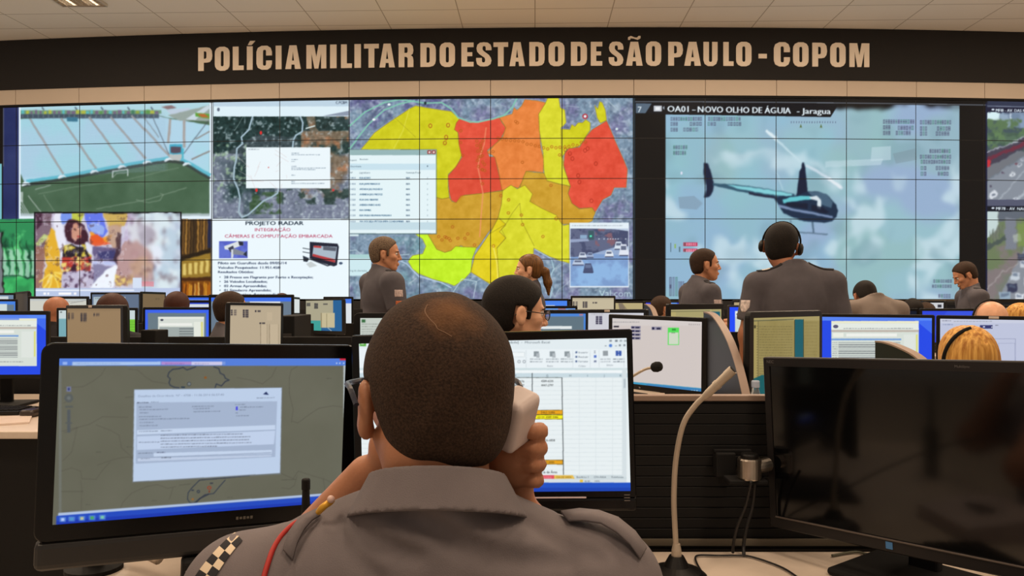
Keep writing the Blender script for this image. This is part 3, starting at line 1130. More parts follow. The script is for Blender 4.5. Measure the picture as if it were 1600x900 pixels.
# slide
W.rect(331, 342.5, 546, 475, (236, 248, 254))
W.text('PROJETO RADAR', 429, 351.2, 6.2, (30, 44, 60), align='c', width=90, bold=.5)
W.text('INTEGRAÇÃO', 426, 361.2, 5.2, (176, 50, 84), align='c', width=55)
W.text('CÂMERAS E COMPUTAÇÃO EMBARCADA', 435.5, 371.4, 5.2, (176, 50, 84), align='c', width=169)
W.rect(342, 377, 387, 404, (84, 96, 196))
W.mixnoise(342, 377, 387, 404, 22, (110, 130, 220), seed=31, lo=0, hi=.6, al=.6)
W.poly([(350, 385), (372, 377), (380, 378), (380, 383), (358, 391), (351, 390)], (220, 226, 228))
W.poly([(372, 377), (380, 378), (380, 384), (374, 384)], (40, 44, 60))
W.poly([(356, 388), (364, 384), (367, 392), (360, 395)], (60, 64, 84))
W.poly([(361, 390), (366, 390), (364, 404), (361, 404)], (214, 220, 226))
W.poly([(364, 388), (386, 396), (386, 400), (364, 398)], (130, 136, 150))
W.poly([(386, 392), (386, 402), (380, 398)], (40, 50, 70))
W.poly([(484, 378), (528, 381), (530, 386), (527, 414), (522, 416), (484, 405)], (30, 34, 52))
W.poly([(490, 384), (527, 386), (524, 410), (488, 400)], (170, 186, 200))
W.poly([(490, 384), (502, 385), (502, 388), (490, 387)], (190, 60, 60))
W.poly([(505, 385), (526, 387), (525, 393), (505, 391)], (90, 96, 110))
W.poly([(489, 397), (500, 400), (524, 406), (524, 410), (488, 401)], (180, 60, 64))
W.poly([(473, 400), (483, 404), (480, 409), (474, 408)], (40, 50, 64))
W.poly([(478, 412), (486, 408), (496, 415), (484, 418)], (200, 208, 210))
W.line([(473, 388), (484, 390)], 1.2, (60, 70, 80)); W.line([(473, 394), (484, 396)], 1.2, (60, 70, 80))
W.line([(484, 404), (512, 415), (522, 412)], 1.8, (40, 46, 60))
W.ell(533, 411, 3, 2, (60, 80, 110))
for y, s_, w_ in ((412.5, 'Piloto em Guarulhos desde 09/05/14', 107), (419.7, 'Veículos Pesquisados: 11.951.458', 97), (426.7, 'Resultados Obtidos:', 56)):
    W.text(s_, 340.5, y, 4.0, (44, 56, 84), width=w_, bold=.3)
for y, s_, w_ in ((435, '28 Presos em Flagrante por Furto e Receptação;', 139), (442, '26 Veículos Localizados;', 68), (449, '02 Armas Apreendidas;', 67), (455.8, '01 Simulacro Apreendido;', 74), (462.5, '01 Balística Apreendida;', 92)):
    W.text(s_, 350, y, 4.0, (44, 56, 84), width=w_, bold=.3)
    W.ell(343.5, y - 2, .8, .8, (44, 56, 84))
# crime map
W.rect(546, 150, 990, 475, (124, 148, 170))
W.mixnoise(546, 150, 990, 475, 40, (120, 120, 160), seed=41, lo=-.1, hi=.4, al=.9)
W.mixnoise(546, 370, 700, 475, 50, (110, 150, 160), seed=42, lo=-.3, hi=.3, al=.8)
W.mixnoise(546, 150, 720, 230, 30, (92, 92, 140), seed=43, lo=-.2, hi=.3, al=.8)
W.mixnoise(546, 150, 990, 475, 7, (186, 200, 214), seed=44, lo=.2, hi=.7, al=.5, octaves=2)
W.mixnoise(546, 150, 990, 475, 8, (92, 108, 130), seed=45, lo=.25, hi=.7, al=.55, octaves=2)
W.noise(546, 150, 990, 475, 3, 0.05, seed=46, octaves=1)
W.soften(547, 150, 989, 474, .8)
for k in range(40):
    a, b = random.uniform(546, 985), random.choice([random.uniform(153, 180), random.uniform(400, 466), random.uniform(420, 466)])
    W.line([(a, b), (a + random.uniform(-14, 14), b + random.uniform(-12, 12)), (a + random.uniform(-20, 20), b + random.uniform(-16, 16))], 1.1, (176, 196, 206), .6)
YLW, YL2, RED, ORG, OCH, LIM = (212, 208, 22), (222, 220, 40), (232, 78, 54), (236, 130, 56), (208, 158, 40), (200, 244, 34)
PG = []
PG.append((YLW, [(563, 234), (585, 208), (600, 197), (610, 190), (622, 182), (640, 170), (650, 165), (665, 168), (690, 172), (705, 174), (718, 186), (712, 198), (715, 205), (717, 222), (722, 240), (720, 247), (712, 262), (700, 273), (700, 290), (702, 309), (690, 311), (680, 308), (680, 234)]))
PG.append((RED, [(718, 186), (730, 189), (745, 191), (760, 188), (780, 184), (784, 192), (790, 200), (788, 206), (782, 217), (772, 226), (762, 235), (765, 245), (773, 245), (777, 265), (782, 285), (785, 297), (755, 302), (725, 305), (718, 315), (712, 317), (705, 313), (702, 300), (700, 275), (712, 262), (722, 246), (717, 225), (716, 208), (710, 203), (713, 192)]))
PG.append((ORG, [(780, 184), (800, 178), (803, 168), (808, 172), (815, 165), (820, 155), (840, 157), (853, 160), (848, 172), (842, 178), (843, 200), (845, 230), (850, 250), (849, 270), (830, 268), (822, 268), (815, 285), (810, 294), (800, 291), (790, 297), (784, 297), (778, 265), (773, 246), (762, 238), (772, 226), (785, 215), (790, 200), (784, 190)]))
PG.append((YL2, [(842, 178), (852, 162), (857, 150), (873, 150), (876, 168), (882, 172), (884, 192), (877, 200), (878, 228), (880, 262), (885, 275), (891, 291), (870, 286), (852, 281), (850, 265), (849, 240), (843, 205)]))
PG.append((YLW, [(877, 202), (890, 203), (893, 195), (898, 198), (903, 192), (910, 192), (915, 187), (922, 192), (922, 204), (912, 218), (905, 228), (885, 233), (878, 246)]))
PG.append((YLW, [(929, 164), (934, 170), (937, 158), (941, 160), (946, 172), (948, 188), (938, 193), (933, 184)]))
PG.append((RED, [(948, 189), (953, 200), (958, 212), (967, 232), (975, 250), (981, 265), (979, 293), (960, 293), (955, 305), (942, 312), (930, 332), (925, 325), (905, 326), (893, 318), (887, 302), (891, 291), (885, 275), (880, 258), (882, 240), (888, 232), (905, 230), (915, 215), (925, 203)]))
PG.append((OCH, [(680, 308), (690, 311), (702, 309), (706, 315), (713, 317), (720, 306), (755, 302), (785, 298), (783, 320), (778, 340), (770, 355), (762, 365), (752, 380), (745, 388), (730, 388), (720, 384), (705, 392), (695, 395), (682, 390), (675, 378), (668, 366), (680, 365)]))
PG.append((OCH, [(822, 268), (836, 270), (850, 271), (855, 282), (873, 287), (890, 291), (887, 302), (893, 318), (905, 327), (925, 325), (930, 333), (925, 345), (918, 348), (880, 350), (860, 335), (840, 325), (828, 318), (830, 303), (824, 296), (812, 292)]))
PG.append((YL2, [(785, 298), (792, 293), (798, 289), (808, 295), (820, 289), (832, 303), (828, 315), (845, 325), (870, 337), (880, 352), (889, 350), (889, 411), (860, 402), (834, 388), (833, 410), (830, 440), (770, 447), (760, 440), (736, 425), (742, 400), (752, 385), (765, 365), (778, 340), (783, 320)]))
PG.append(((226, 206, 30), [(778, 340), (790, 350), (780, 362), (790, 372), (776, 388), (780, 445), (760, 440), (736, 425), (742, 400), (752, 385), (765, 365)]))
PG.append((LIM, [(650, 366), (668, 366), (675, 378), (682, 390), (695, 395), (705, 392), (712, 385), (722, 386), (745, 387), (738, 405), (736, 425), (725, 437), (710, 447), (700, 443), (675, 436), (655, 428), (645, 420), (638, 408), (645, 400), (660, 397), (665, 385), (660, 374)]))
for c, p in PG:
    W.line(p + [p[0]], 2.6, (172, 190, 220), .5)
for i, (c, p) in enumerate(PG):
    W.poly(p, c, .95)
    xs, ys = [q[0] for q in p], [q[1] for q in p]
    W.noise(0, 0, 0, 0, 10, 0.035, seed=60 + i, poly=p)
    W.line(p + [p[0]], .8, (130, 110, 30), .8)
W.poly([(717, 222), (762, 235), (765, 245), (773, 246), (778, 265), (784, 297), (725, 305), (712, 316), (702, 309), (700, 275), (722, 246)], (206, 66, 44), .3)
W.line([(765, 365), (790, 350), (800, 334), (812, 318)], .7, (120, 110, 20), .7)
W.line([(812, 318), (815, 345), (835, 385)], .7, (120, 110, 20), .7)
W.line([(776, 388), (790, 372), (783, 358), (790, 352)], .7, (120, 110, 20), .7)
for p in ([(546, 197), (570, 175), (600, 160), (625, 155), (640, 157), (664, 161), (690, 160), (705, 170), (716, 184), (735, 191), (748, 191), (770, 186), (788, 180), (800, 168), (808, 152)], [(546, 232), (575, 195), (600, 172), (625, 162), (648, 157)]):
    W.line(p, 2.4, (140, 204, 200), .9)
    W.line(p, .8, (110, 190, 130), .8)
W.line([(640, 170), (630, 205), (615, 233)], 1.6, (222, 220, 70), .8)
W.line([(615, 182), (650, 215)], .8, (150, 140, 30), .6)
for a, b in ((752, 195), (755, 214), (757, 222), (749, 235)):
    pass
W.line([(760, 200), (757, 225), (750, 245), (747, 262), (752, 285), (755, 302), (752, 340), (750, 370)], 2, (240, 150, 110), .7)
W.line([(770, 385), (776, 410), (778, 445)], 2, (246, 236, 110), .8)
for k in range(70):
    x, y = random.uniform(700, 880), random.uniform(190, 400)
    if k < 18:
        x, y = 752 + random.gauss(0, 5), 218 + k * 3.0 + random.gauss(0, 2)
    elif k < 40:
        x, y = 778 + (k - 18) * 6.5, 224 + 7 * math.sin(k * .25) + random.gauss(0, 1.5)
    elif k < 50:
        x, y = 700 + random.gauss(5, 14), 370 + random.gauss(0, 8)
    W.ell(x, y, 2.0, 2.0, (176, 90, 24), .75, ring=.9)
for x, y in ((883, 234), (890, 240), (894, 248), (914, 235), (918, 232), (931, 256), (903, 275), (905, 284), (924, 314), (700, 196), (672, 197), (697, 215), (695, 223)):
    W.ell(x, y, 2.4, 3, (160, 40, 24), .6, ring=1)
W.ell(914, 182, 3.4, 3.4, (200, 30, 40), 1, ring=1.4); W.ell(914, 182, 2, 2, (250, 240, 240))
W.ell(664, 161, 2, 2.6, (26, 50, 50)); W.ell(608, 163, 2.4, 2, (236, 244, 250)); W.ell(584, 187, 2.4, 2, (236, 244, 250)); W.ell(964, 202, 2, 2, (210, 230, 230))
W.line([(836, 390), (850, 398), (862, 405), (866, 420), (856, 440), (864, 452), (860, 466)], 1.4, (180, 215, 225), .9)
W.line([(702, 466), (722, 436), (745, 440), (740, 466)], 1.2, (200, 225, 230), .8)
W.line([(546, 392), (556, 391), (566, 400), (580, 402), (640, 398)], 2, (170, 196, 208), .8)
W.line([(622, 405), (636, 412), (655, 432), (690, 442), (705, 450)], 1.6, (190, 214, 240), .9)
# popup list on the map
W.rect(546, 233, 682.5, 366, (80, 110, 110), .7)
W.rect(546, 234, 681, 364.5, (228, 244, 248))
W.rect(546, 234, 681, 242.5, (150, 182, 184))
W.rect(546, 256, 681, 266, (200, 226, 238))
W.rect(546, 347, 681, 359, (196, 220, 230))
for x in (667.5, 674.5):
    W.rect(x, 235, x + 6, 240.5, (150, 40, 40))
    W.rect(x + 1.5, 236.4, x + 4.5, 239.2, (240, 235, 230))
W.text('Resultado', 562, 250, 2.4, (70, 90, 104), width=13)
W.text('Ocorrências', 547, 261.5, 2.6, (60, 80, 96), width=17)
W.text('Legenda', 547, 251.5, 2.4, (90, 110, 120), width=10)
W.text('Nº', 547, 271.5, 2.6, (70, 86, 100)); W.text('Logradouro', 561, 271.5, 2.6, (60, 80, 96), width=17); W.text('Natureza Final', 635, 271.5, 2.6, (60, 80, 96), width=21)
for k, (n_, t_, w_) in enumerate((('1801', 'RUA AÇORES', 17), ('1401', 'RUA JAIME MANGELO', 32), ('1432', 'AVENIDA JULI PACHECO', 36), ('1601', 'AVENIDA JULI PRESTES', 36), ('1320', 'RUA DAS TIBAMES', 29), ('1180', 'AVENIDA MARIO ALVES', 33), ('1120', 'RUA COIMBRA', 18), ('1230', 'RUA PAULO NEUMANN MORGAN 1', 50), ('1623', 'VIA DOS BELA PRTOSA IMPA CONDOMINIO', 70))):
    y = 280 + k * 8.35
    W.text(n_, 547, y, 2.7, (74, 100, 130), width=8)
    W.text(t_, 561.5, y, 2.7, (44, 84, 120), width=w_, bold=.2)
    W.text('N/A', 635, y, 2.7, (60, 84, 110), width=6, bold=.2)
    W.rect(667, y - 2.5, 668, y, (150, 170, 180))
W.ell(667.5, 260, .8, 1.2, (50, 70, 90))
W.rect(546, 366, 560, 369, (210, 230, 235))
W.rect(546, 404, 580, 431, (206, 234, 240))
W.rect(546, 398, 580, 404, (170, 210, 210))
W.text('log de chamadas', 547, 424, 2.6, (90, 110, 120), width=26)
# traffic camera inset
W.rect(889.5, 347.5, 983, 449, (228, 240, 248))
W.scrawl(893, 353, 80, 1.8, (150, 160, 170), .7, 3)
W.rect(891, 357, 982, 447.5, (128, 164, 208))
W.rect(891, 357, 982, 402, (96, 104, 134))
W.mixnoise(891, 357, 982, 402, 12, (70, 78, 110), seed=71, lo=0, hi=.4)
W.mixnoise(930, 357, 975, 385, 12, (130, 96, 110), seed=72, lo=.1, hi=.5)
W.poly([(891, 374), (920, 373), (920, 377), (891, 379)], (150, 164, 196))
W.poly([(925, 357), (982, 357), (982, 361), (960, 358)], (190, 206, 226))
W.poly([(926, 397), (960, 387), (982, 385), (982, 404), (926, 406)], (150, 172, 208))
W.poly([(891, 404), (926, 397), (982, 400), (982, 447), (891, 447)], (124, 156, 204))
W.mixnoise(891, 405, 982, 447, 24, (146, 188, 232), seed=73, lo=-.2, hi=.4, al=.8)
W.rect(919, 360, 928, 375, (60, 90, 100)); W.ell(923, 369, 1.8, 1.6, (90, 250, 200))
for x in (936, 944, 950, 954, 958, 962, 966, 978):
    W.ell(x, 373.5, 1.1, .8, (214, 226, 240))
W.rect(906, 367, 917, 373, (140, 170, 200))


def tcar(x, y, w, h, c, g=(70, 80, 110)):
    W.poly([(x - w / 2, y), (x - w / 2 * .8, y - h * .45), (x - w / 2 * .6, y - h), (x + w / 2 * .5, y - h), (x + w / 2 * .85, y - h * .45), (x + w / 2, y)], c)
    W.rect(x - w / 2 * .55, y - h * .85, x + w / 2 * .5, y - h * .5, g, .8)
    W.rect(x - w / 2 * .9, y - 1, x + w / 2 * .9, y + 1, (60, 66, 96), .8)


for a_ in ((967, 390, 15, 12, (214, 226, 240)), (975, 400, 16, 18, (224, 230, 242)), (952, 402, 15, 10, (230, 236, 244)), (910, 404, 14, 9, (214, 224, 238)), (922, 403, 12, 8, (160, 176, 206)), (903, 414, 20, 9, (190, 204, 226)), (919, 426, 17, 15, (72, 82, 116), (110, 126, 160))):
    tcar(*a_)
W.rect(889.5, 447.5, 983, 449, (238, 246, 252))
W.text('Val.com', 936, 464, 11, (206, 236, 240), width=50, al=.75)
W.rect(989, 150, 991.5, 475, (40, 60, 72))
# helicopter camera
W.rect(992, 150, 1544, 475, (15, 14, 15))
W.line([(992, 158.5), (1544, 164)], 1.2, (120, 128, 140))
HC = [(1040, 167), (1300, 167), (1499, 170), (1499, 475), (1040, 475)]
W.poly(HC, (150, 190, 202))
W.mixnoise(1040, 165, 1499, 475, 130, (150, 172, 208), seed=81, lo=-.25, hi=.35, al=.8, octaves=2)
W.mixnoise(1040, 165, 1499, 475, 90, (146, 186, 184), seed=82, lo=-.1, hi=.5, al=.5, octaves=2)
W.mixnoise(1040, 165, 1300, 475, 100, (136, 194, 214), seed=83, lo=-.3, hi=.3, al=.35, octaves=2)
W.mixnoise(1040, 235, 1499, 475, 60, (198, 222, 232), seed=84, lo=.15, hi=.5, al=.8, octaves=3)
W.mixnoise(1040, 165, 1499, 475, 45, (120, 156, 170), seed=85, lo=.3, hi=.8, al=.4, octaves=2)
W.soften(1041, 165, 1498, 474, 3.2, 6, 30, 6)
for p in ([(1362, 230), (1392, 228), (1392, 250), (1360, 252)], [(1290, 252), (1380, 248), (1376, 258), (1290, 262)]):
    W.poly(p, (200, 222, 232), .5)
W.poly([(1395, 240), (1430, 232), (1432, 250), (1400, 256)], (120, 140, 150), .4)
W.poly([(1060, 308), (1085, 306), (1098, 318), (1090, 328), (1062, 326)], (126, 150, 170), .6)
# data burned into the picture


def hud(x, y, w, h, n, c=(64, 62, 92), al=.6, seed=0):
    r = random.Random(seed + int(x))
    for i in range(n):
        cx = x + w * i / n
        ww = w / n * .72
        s_ = r.random()
        W.rect(cx, y, cx + ww, y + h, c, al * .25)
        W.frame(cx, y, cx + ww, y + h, .9, c if s_ < .7 else (50, 120, 90), al * (.6 + .4 * r.random()))
        if r.random() < .5:
            W.rect(cx, y + h * .4, cx + ww, y + h * .6, c, al)


for a_ in ((1048, 183, 50, 6, 13), (1106, 183, 52, 6, 13), (1048, 191, 12, 6, 3), (1078, 191, 20, 6, 4), (1105, 191, 14, 6, 3), (1137, 191, 22, 6, 5), (1048, 200, 12, 6, 3), (1068, 200, 24, 6, 5), (1052, 227, 23, 6, 6), (1052, 236, 21, 6, 6),
           (1380, 187, 50, 6.5, 13), (1437, 188, 50, 6.5, 13), (1380, 196, 12, 6.5, 3), (1403, 197, 26, 6.5, 6), (1437, 198, 12, 6.5, 3), (1464, 198, 22, 6.5, 5), (1380, 205, 12, 6.5, 3), (1400, 205, 24, 6.5, 6), (1437, 206, 12, 6.5, 3), (1462, 206, 22, 6.5, 5),
           (1452, 233, 34, 6, 9), (1437, 242, 50, 6, 13), (1438, 250, 48, 6, 12), (1438, 260, 10, 6, 2), (1462, 260, 22, 6, 5), (1438, 269, 10, 6, 2), (1465, 269, 18, 6, 4),
           (1458, 437, 30, 5, 8), (1456, 445, 32, 5, 8), (1466, 460, 20, 6, 5), (1046, 433, 14, 30, 3), (1060, 440, 10, 24, 3)):
    hud(*a_)
W.rect(1068, 379, 1090, 385, (190, 30, 70)); W.rect(1068, 389, 1090, 394, (190, 30, 70))
hud(1069, 380, 20, 4, 6, (240, 210, 220), .7); hud(1069, 390, 20, 4, 6, (240, 210, 220), .7)
W.line([(1048, 380), (1048, 394)], 1, (60, 80, 90)); W.line([(1055, 382), (1055, 388)], 2, (140, 180, 80)); W.line([(1062, 386), (1062, 394)], 1.4, (60, 80, 90))
for k in range(18):
    W.line([(1236 + k * 4.1, 190), (1236 + k * 4.1, 192.5)], .9, (60, 60, 90), .8)
W.poly([(1249, 200), (1251, 194), (1253, 200)], (90, 110, 60)); W.poly([(1281, 200), (1283, 194), (1285, 200)], (90, 110, 60))
W.ell(1065, 271, 1.5, 2.5, (225, 225, 245))
# the helicopter itself (as the camera shows it)
W.line([(1198, 205), (1250, 252)], 3.6, (196, 222, 232), .85)
W.line([(1198, 205), (1212, 216)], 4.4, (226, 240, 246), .85)
W.line([(1260, 259), (1290, 276), (1316, 294)], 4.4, (204, 220, 232), .9)
W.line([(1296, 280), (1314, 292)], 5, (230, 238, 244), .8)
W.line([(1213, 270), (1223, 298)], 1.2, (190, 220, 230), .8)
W.poly([(1100, 255), (1105, 255.5), (1110, 268), (1115, 287), (1113, 300), (1108, 308), (1100.5, 309), (1103, 296), (1102, 286), (1100, 270)], (22, 32, 58))
W.poly([(1113, 286), (1150, 288), (1200, 295), (1242, 303), (1240, 314), (1212, 310), (1170, 302), (1113, 290)], (50, 86, 108))
W.poly([(1136, 288), (1200, 296), (1238, 303), (1236, 308), (1200, 303), (1150, 294)], (130, 206, 216))
W.poly([(1170, 300), (1212, 307), (1212, 311), (1170, 304)], (30, 36, 60))
W.poly([(1244, 308), (1249, 268), (1252, 262), (1253, 254), (1256, 254), (1258, 263), (1261, 290), (1262, 306)], (18, 28, 54))
W.poly([(1210, 309), (1224, 306), (1240, 306), (1262, 299), (1278, 299), (1292, 304), (1300, 312), (1307, 320), (1309.5, 330), (1307, 340), (1300, 346), (1288, 348), (1262, 346), (1240, 341), (1224, 334), (1216, 322)], (24, 44, 70))
W.poly([(1262, 300), (1280, 299), (1292, 304), (1302, 316), (1299, 326), (1284, 320), (1270, 307)], (80, 110, 134), .8)
W.poly([(1222, 312), (1234, 308), (1250, 306), (1268, 307), (1276, 312), (1262, 312), (1240, 315), (1224, 318)], (100, 196, 206))
W.poly([(1264, 308), (1276, 306), (1283, 312), (1283, 328), (1277, 326), (1277, 314), (1268, 312)], (214, 226, 234))
W.poly([(1214, 319), (1240, 326), (1300, 338), (1302, 342), (1250, 332), (1218, 325)], (120, 140, 176))
W.poly([(1227, 322), (1250, 325), (1262, 328), (1262, 318), (1228, 316)], (14, 22, 44), .8)
W.poly([(1268, 330), (1290, 334), (1296, 332), (1285, 324), (1268, 320)], (14, 22, 44), .8)
W.line([(1235, 344), (1236, 364)], 2.2, (90, 110, 130), .8)
W.line([(1270, 347), (1271, 363)], 2.4, (60, 84, 104), .9)
W.line([(1210, 361), (1250, 363), (1293, 366)], 2, (80, 104, 124), .85)
W.soften(1090, 200, 1330, 372, .9, .6, 8, 21)
# title tab over it
W.poly([(992, 160), (1311, 162), (1298, 183), (1285, 183), (1040, 179), (992, 176)], (17, 18, 24))
W.poly([(993, 161), (1018, 161.5), (1008, 177), (993, 177)], (86, 104, 122))
W.text('7', 996, 175.5, 9.5, (226, 238, 245), width=6)
W.rect(1021, 165, 1034, 174, (196, 200, 208)); W.rect(1024, 167, 1031, 172, (236, 238, 242)); W.poly([(1035, 168), (1038, 165), (1038, 172)], (150, 160, 170))


def tw(s_, x, y0, h, w_, slope=.016, b=.8):
    old = W.warp
    W.warp = lambda p: old(np.stack([p[:, 0], p[:, 1] + (p[:, 0] - x) * slope], -1))
    W.text(s_, x, y0, h, (232, 244, 250), width=w_, bold=b)
    W.warp = old


tw('OA01', 1043, 174.5, 10, 33)
tw('-', 1082, 175, 10, 5)
tw('NOVO OLHO DE ÁGUIA', 1091, 175.4, 10, 144, .014)
tw('- Jaragua', 1245, 177.5, 9.5, 53, .014)
# right hand traffic cameras
W.rect(1542, 150, 1760, 475, (44, 52, 76))
W.line([(1542, 165.5), (1660, 168)], 1.2, (120, 128, 150))
W.rect(1542, 168, 1760, 176, (22, 26, 52))
tw('MFI8 - AV. DAS NAÇÕES UNIDAS', 1555.5, 174.5, 5, 92, .016, .5)
W.ell(1551, 171, 2.5, 1.5, (214, 224, 236))
W.rect(1542, 176, 1760, 312, (110, 122, 134))
W.poly([(1542, 176), (1562, 176), (1562, 190), (1542, 190)], (214, 238, 244))
W.rect(1562, 176, 1760, 205, (120, 140, 166))
for x, w_, y in ((1563, 13, 178), (1580, 12, 178), (1594, 16, 180), (1614, 14, 176), (1632, 12, 180)):
    W.rect(x, y, x + w_, 206, random.choice([(130, 152, 180), (146, 168, 190), (112, 134, 160)]))
W.rect(1578, 176, 1580, 190, (220, 236, 250))
W.poly([(1542, 188), (1548, 186), (1560, 187), (1564, 196), (1580, 200), (1660, 206), (1760, 206), (1760, 236), (1542, 236)], (66, 84, 92))
W.mixnoise(1542, 186, 1760, 236, 14, (90, 118, 84), seed=91, lo=0, hi=.4)
W.rect(1542, 208, 1760, 226, (104, 138, 92), .5)
W.mixnoise(1542, 208, 1760, 226, 8, (70, 94, 80), seed=92, lo=0, hi=.4)
W.poly([(1542, 236), (1600, 216), (1760, 180), (1760, 240), (1600, 232), (1542, 262)], (70, 66, 82))
W.poly([(1542, 246), (1600, 222), (1680, 200), (1680, 206), (1600, 228), (1542, 252)], (110, 48, 66))
W.poly([(1542, 250), (1547, 250), (1547, 262), (1542, 262)], (200, 50, 60))
W.line([(1542, 238), (1600, 216), (1680, 196)], 1.4, (190, 200, 210))
W.poly([(1542, 262), (1600, 234), (1760, 205), (1760, 220), (1600, 242), (1542, 282)], (112, 116, 124))
W.poly([(1542, 284), (1600, 244), (1760, 218), (1760, 312), (1542, 312)], (134, 142, 154))
W.line([(1560, 312), (1600, 268), (1640, 240)], 2, (176, 186, 196), .8)
W.line([(1590, 312), (1620, 280)], 4, (180, 190, 200), .8)
for x, y, w_, c in ((1552, 304, 14, (214, 220, 228)), (1581, 273, 10, (220, 226, 232)), (1592, 258, 7, (200, 206, 214)), (1588, 255, 4, (120, 50, 60)), (1566, 272, 4, (80, 60, 80)), (1588, 310, 8, (220, 226, 234)), (1598, 250, 6, (190, 196, 206)), (1548, 292, 5, (70, 60, 80)), (1612, 262, 9, (214, 220, 228))):
    W.ell(x, y, w_ / 2, w_ * .38, c, ang=-.5)
    W.ell(x + .5, y - .6, w_ / 4, w_ * .16, (80, 90, 110), .8, ang=-.5)
W.rect(1542, 312, 1760, 322, (84, 88, 110))
W.rect(1542, 322.5, 1760, 331, (20, 24, 36))
tw('MF78 - AV. NAÇÕES UNIDAS', 1556, 328.5, 5, 86, .012, .5)
W.ell(1551, 325.5, 2.5, 1.5, (214, 224, 236))
W.rect(1542, 331, 1760, 475, (116, 122, 112))
W.mixnoise(1542, 380, 1600, 475, 40, (132, 118, 122), seed=94, lo=-.2, hi=.4, al=.8)
W.mixnoise(1542, 331, 1620, 420, 30, (104, 124, 84), seed=95, lo=-.2, hi=.4, al=.8)
W.poly([(1542, 331), (1559, 331), (1559, 350), (1552, 365), (1542, 372)], (196, 214, 214))
W.poly([(1560, 331), (1760, 331), (1760, 345), (1600, 342), (1560, 345)], (96, 104, 116))
W.poly([(1570, 340), (1588, 342), (1587, 390), (1570, 390)], (122, 128, 140))
W.poly([(1542, 382), (1570, 368), (1570, 376), (1542, 392)], (76, 88, 84))
for k in range(5):
    W.line([(1546 + k * 5, 360 - k * 2), (1546 + k * 5, 380 - k * 3)], 1, (90, 100, 90))
W.rect(1584, 366, 1596, 378, (160, 168, 164))
W.poly([(1590, 348), (1760, 330), (1760, 400), (1590, 385)], (128, 156, 70), .55)
W.poly([(1600, 388), (1760, 388), (1760, 475), (1556, 475)], (136, 142, 152))
W.line([(1542, 452), (1566, 425), (1590, 412)], 1.6, (176, 170, 170), .7)
for x, y, w_, c in ((1596, 402, 13, (70, 72, 90)), (1600, 412, 12, (200, 206, 216)), (1586, 432, 13, (196, 206, 216)), (1582, 450, 17, (54, 58, 84)), (1569, 464, 17, (150, 172, 190)), (1592, 466, 14, (226, 232, 240)), (1608, 440, 14, (214, 218, 226)), (1614, 456, 15, (70, 72, 90)), (1624, 420, 12, (180, 190, 200))):
    W.rect(x - w_ / 2, y - w_ * .42, x + w_ / 2, y + w_ * .42, c)
    W.rect(x - w_ * .36, y - w_ * .3, x + w_ * .36, y - w_ * .02, (90, 104, 126), .7)
W.soften(1543, 177, 1649, 311, 1.0, 2, 7, 8)
W.soften(1543, 332, 1649, 474, 1.0, 2, 7, 9)
W.rect(1539.5, 160, 1541.5, 475, (20, 28, 70), .8)
WALL_IMG = W.done()

SHOWS = {}


def show_of(c, r):
    x = [(-67, 30, 128, 228, 331, 439, 546, 657, 767, 878, 990, 1102, 1213, 1324, 1434, 1542)[c]][0]
    if x >= 1540:
        return 'a road traffic camera with cars'
    if x >= 990:
        if x == 990:
            return 'the black border and left edge of the helicopter film' if r else 'the number 7 and start of the white title'
        if r == 0:
            return 'pale blue film under the white title line' if x < 1300 else 'pale film with burned in data'
        if x in (1213,) and r in (1, 2):
            return 'the body of the dark helicopter'
        if x == 1102 and r in (1, 2):
            return 'the tail boom of the dark helicopter'
        return 'pale blue clouds of the helicopter film'
    if x >= 546:
        if x in (546,) and r in (1, 2):
            return 'the white list over the map'
        if x == 878 and r in (3, 4):
            return 'the small traffic camera picture on the map'
        return 'part of the yellow and red district map'
    if x >= 331:
        return 'part of the dark satellite map' if r < 3 else 'the white slide with red and black writing'
    if x < 0:
        return 'the dark left border' if r < 3 else 'the green picture'
    if r < 3:
        return 'part of the stadium stand' if r < 2 else 'the green stadium pitch'
    return 'the bright carnival film'


ROWN = ('top row', 'second row from the top', 'middle row', 'fourth row from the top', 'bottom row')
ORD = ('first', 'second', 'third', 'fourth', 'fifth', 'sixth', 'seventh', 'eighth', 'ninth', 'tenth')
M_SCR = screen_mat('lit screen', 0.03)
M_WBEZ = mat('wall display black bezel', (10, 11, 16), 0.5)
for c in range(NCL + NCR):
    sc_ = S_LEFT + (c + 0.5) * PW
    th = sc_ / WALL_R
    pos = wall_pos(sc_, 0, 0)
    for r in range(NR):
        zc = WALL_TOP - (r + 0.5) * PH
        d = empty('wall_display', (float(pos[0]), float(pos[1]), zc - PH / 2 + 0.001))
        d.rotation_euler = (0, 0, th)
        bm = bmesh.new()
        box(bm, (0, 0.06, PH / 2 - 0.001), (PW - 0.002, 0.12, PH - 0.002), 0.001, 1)
        bm_obj('display_case', bm, M_WBEZ, d)
        bz = 0.0052
        me = pixel_grid('screen', WALL_IMG, KX, KY,
                        lambda a, b: np.stack([-PW / 2 + bz + a * (PW - 2 * bz), -0.0015 + 0 * a, PH - bz - b * (PH - 2 * bz)], -1),
                        (c * KX, r * KY, (c + 1) * KX, (r + 1) * KY))
        link_mesh('screen', me, M_SCR, d)
        if c < NCL:
            col = 'next to the dark vertical gap' if c == NCL - 1 else '%s column left of the dark vertical gap' % ORD[NCL - 1 - c]
        else:
            col = '%s column right of the dark vertical gap' % ORD[c - NCL] if c < NCL + NCR - 1 else 'at the right edge of the photo'
        if c == NCL - 1:
            col = 'first column left of the dark vertical gap'
        tag(d, 'wall display in the %s, %s' % (ROWN[r].replace(' from the top', ''), col), 'display', 'displays of the video wall')

# ------------------------------------------------------------------ ceiling lights
M_LOUV = mat('white louvre metal', (225, 215, 200), 0.3, 0.6)
M_TUBE = emit_mat('glowing tube', (1.0, 0.86, 0.68), 6.0)


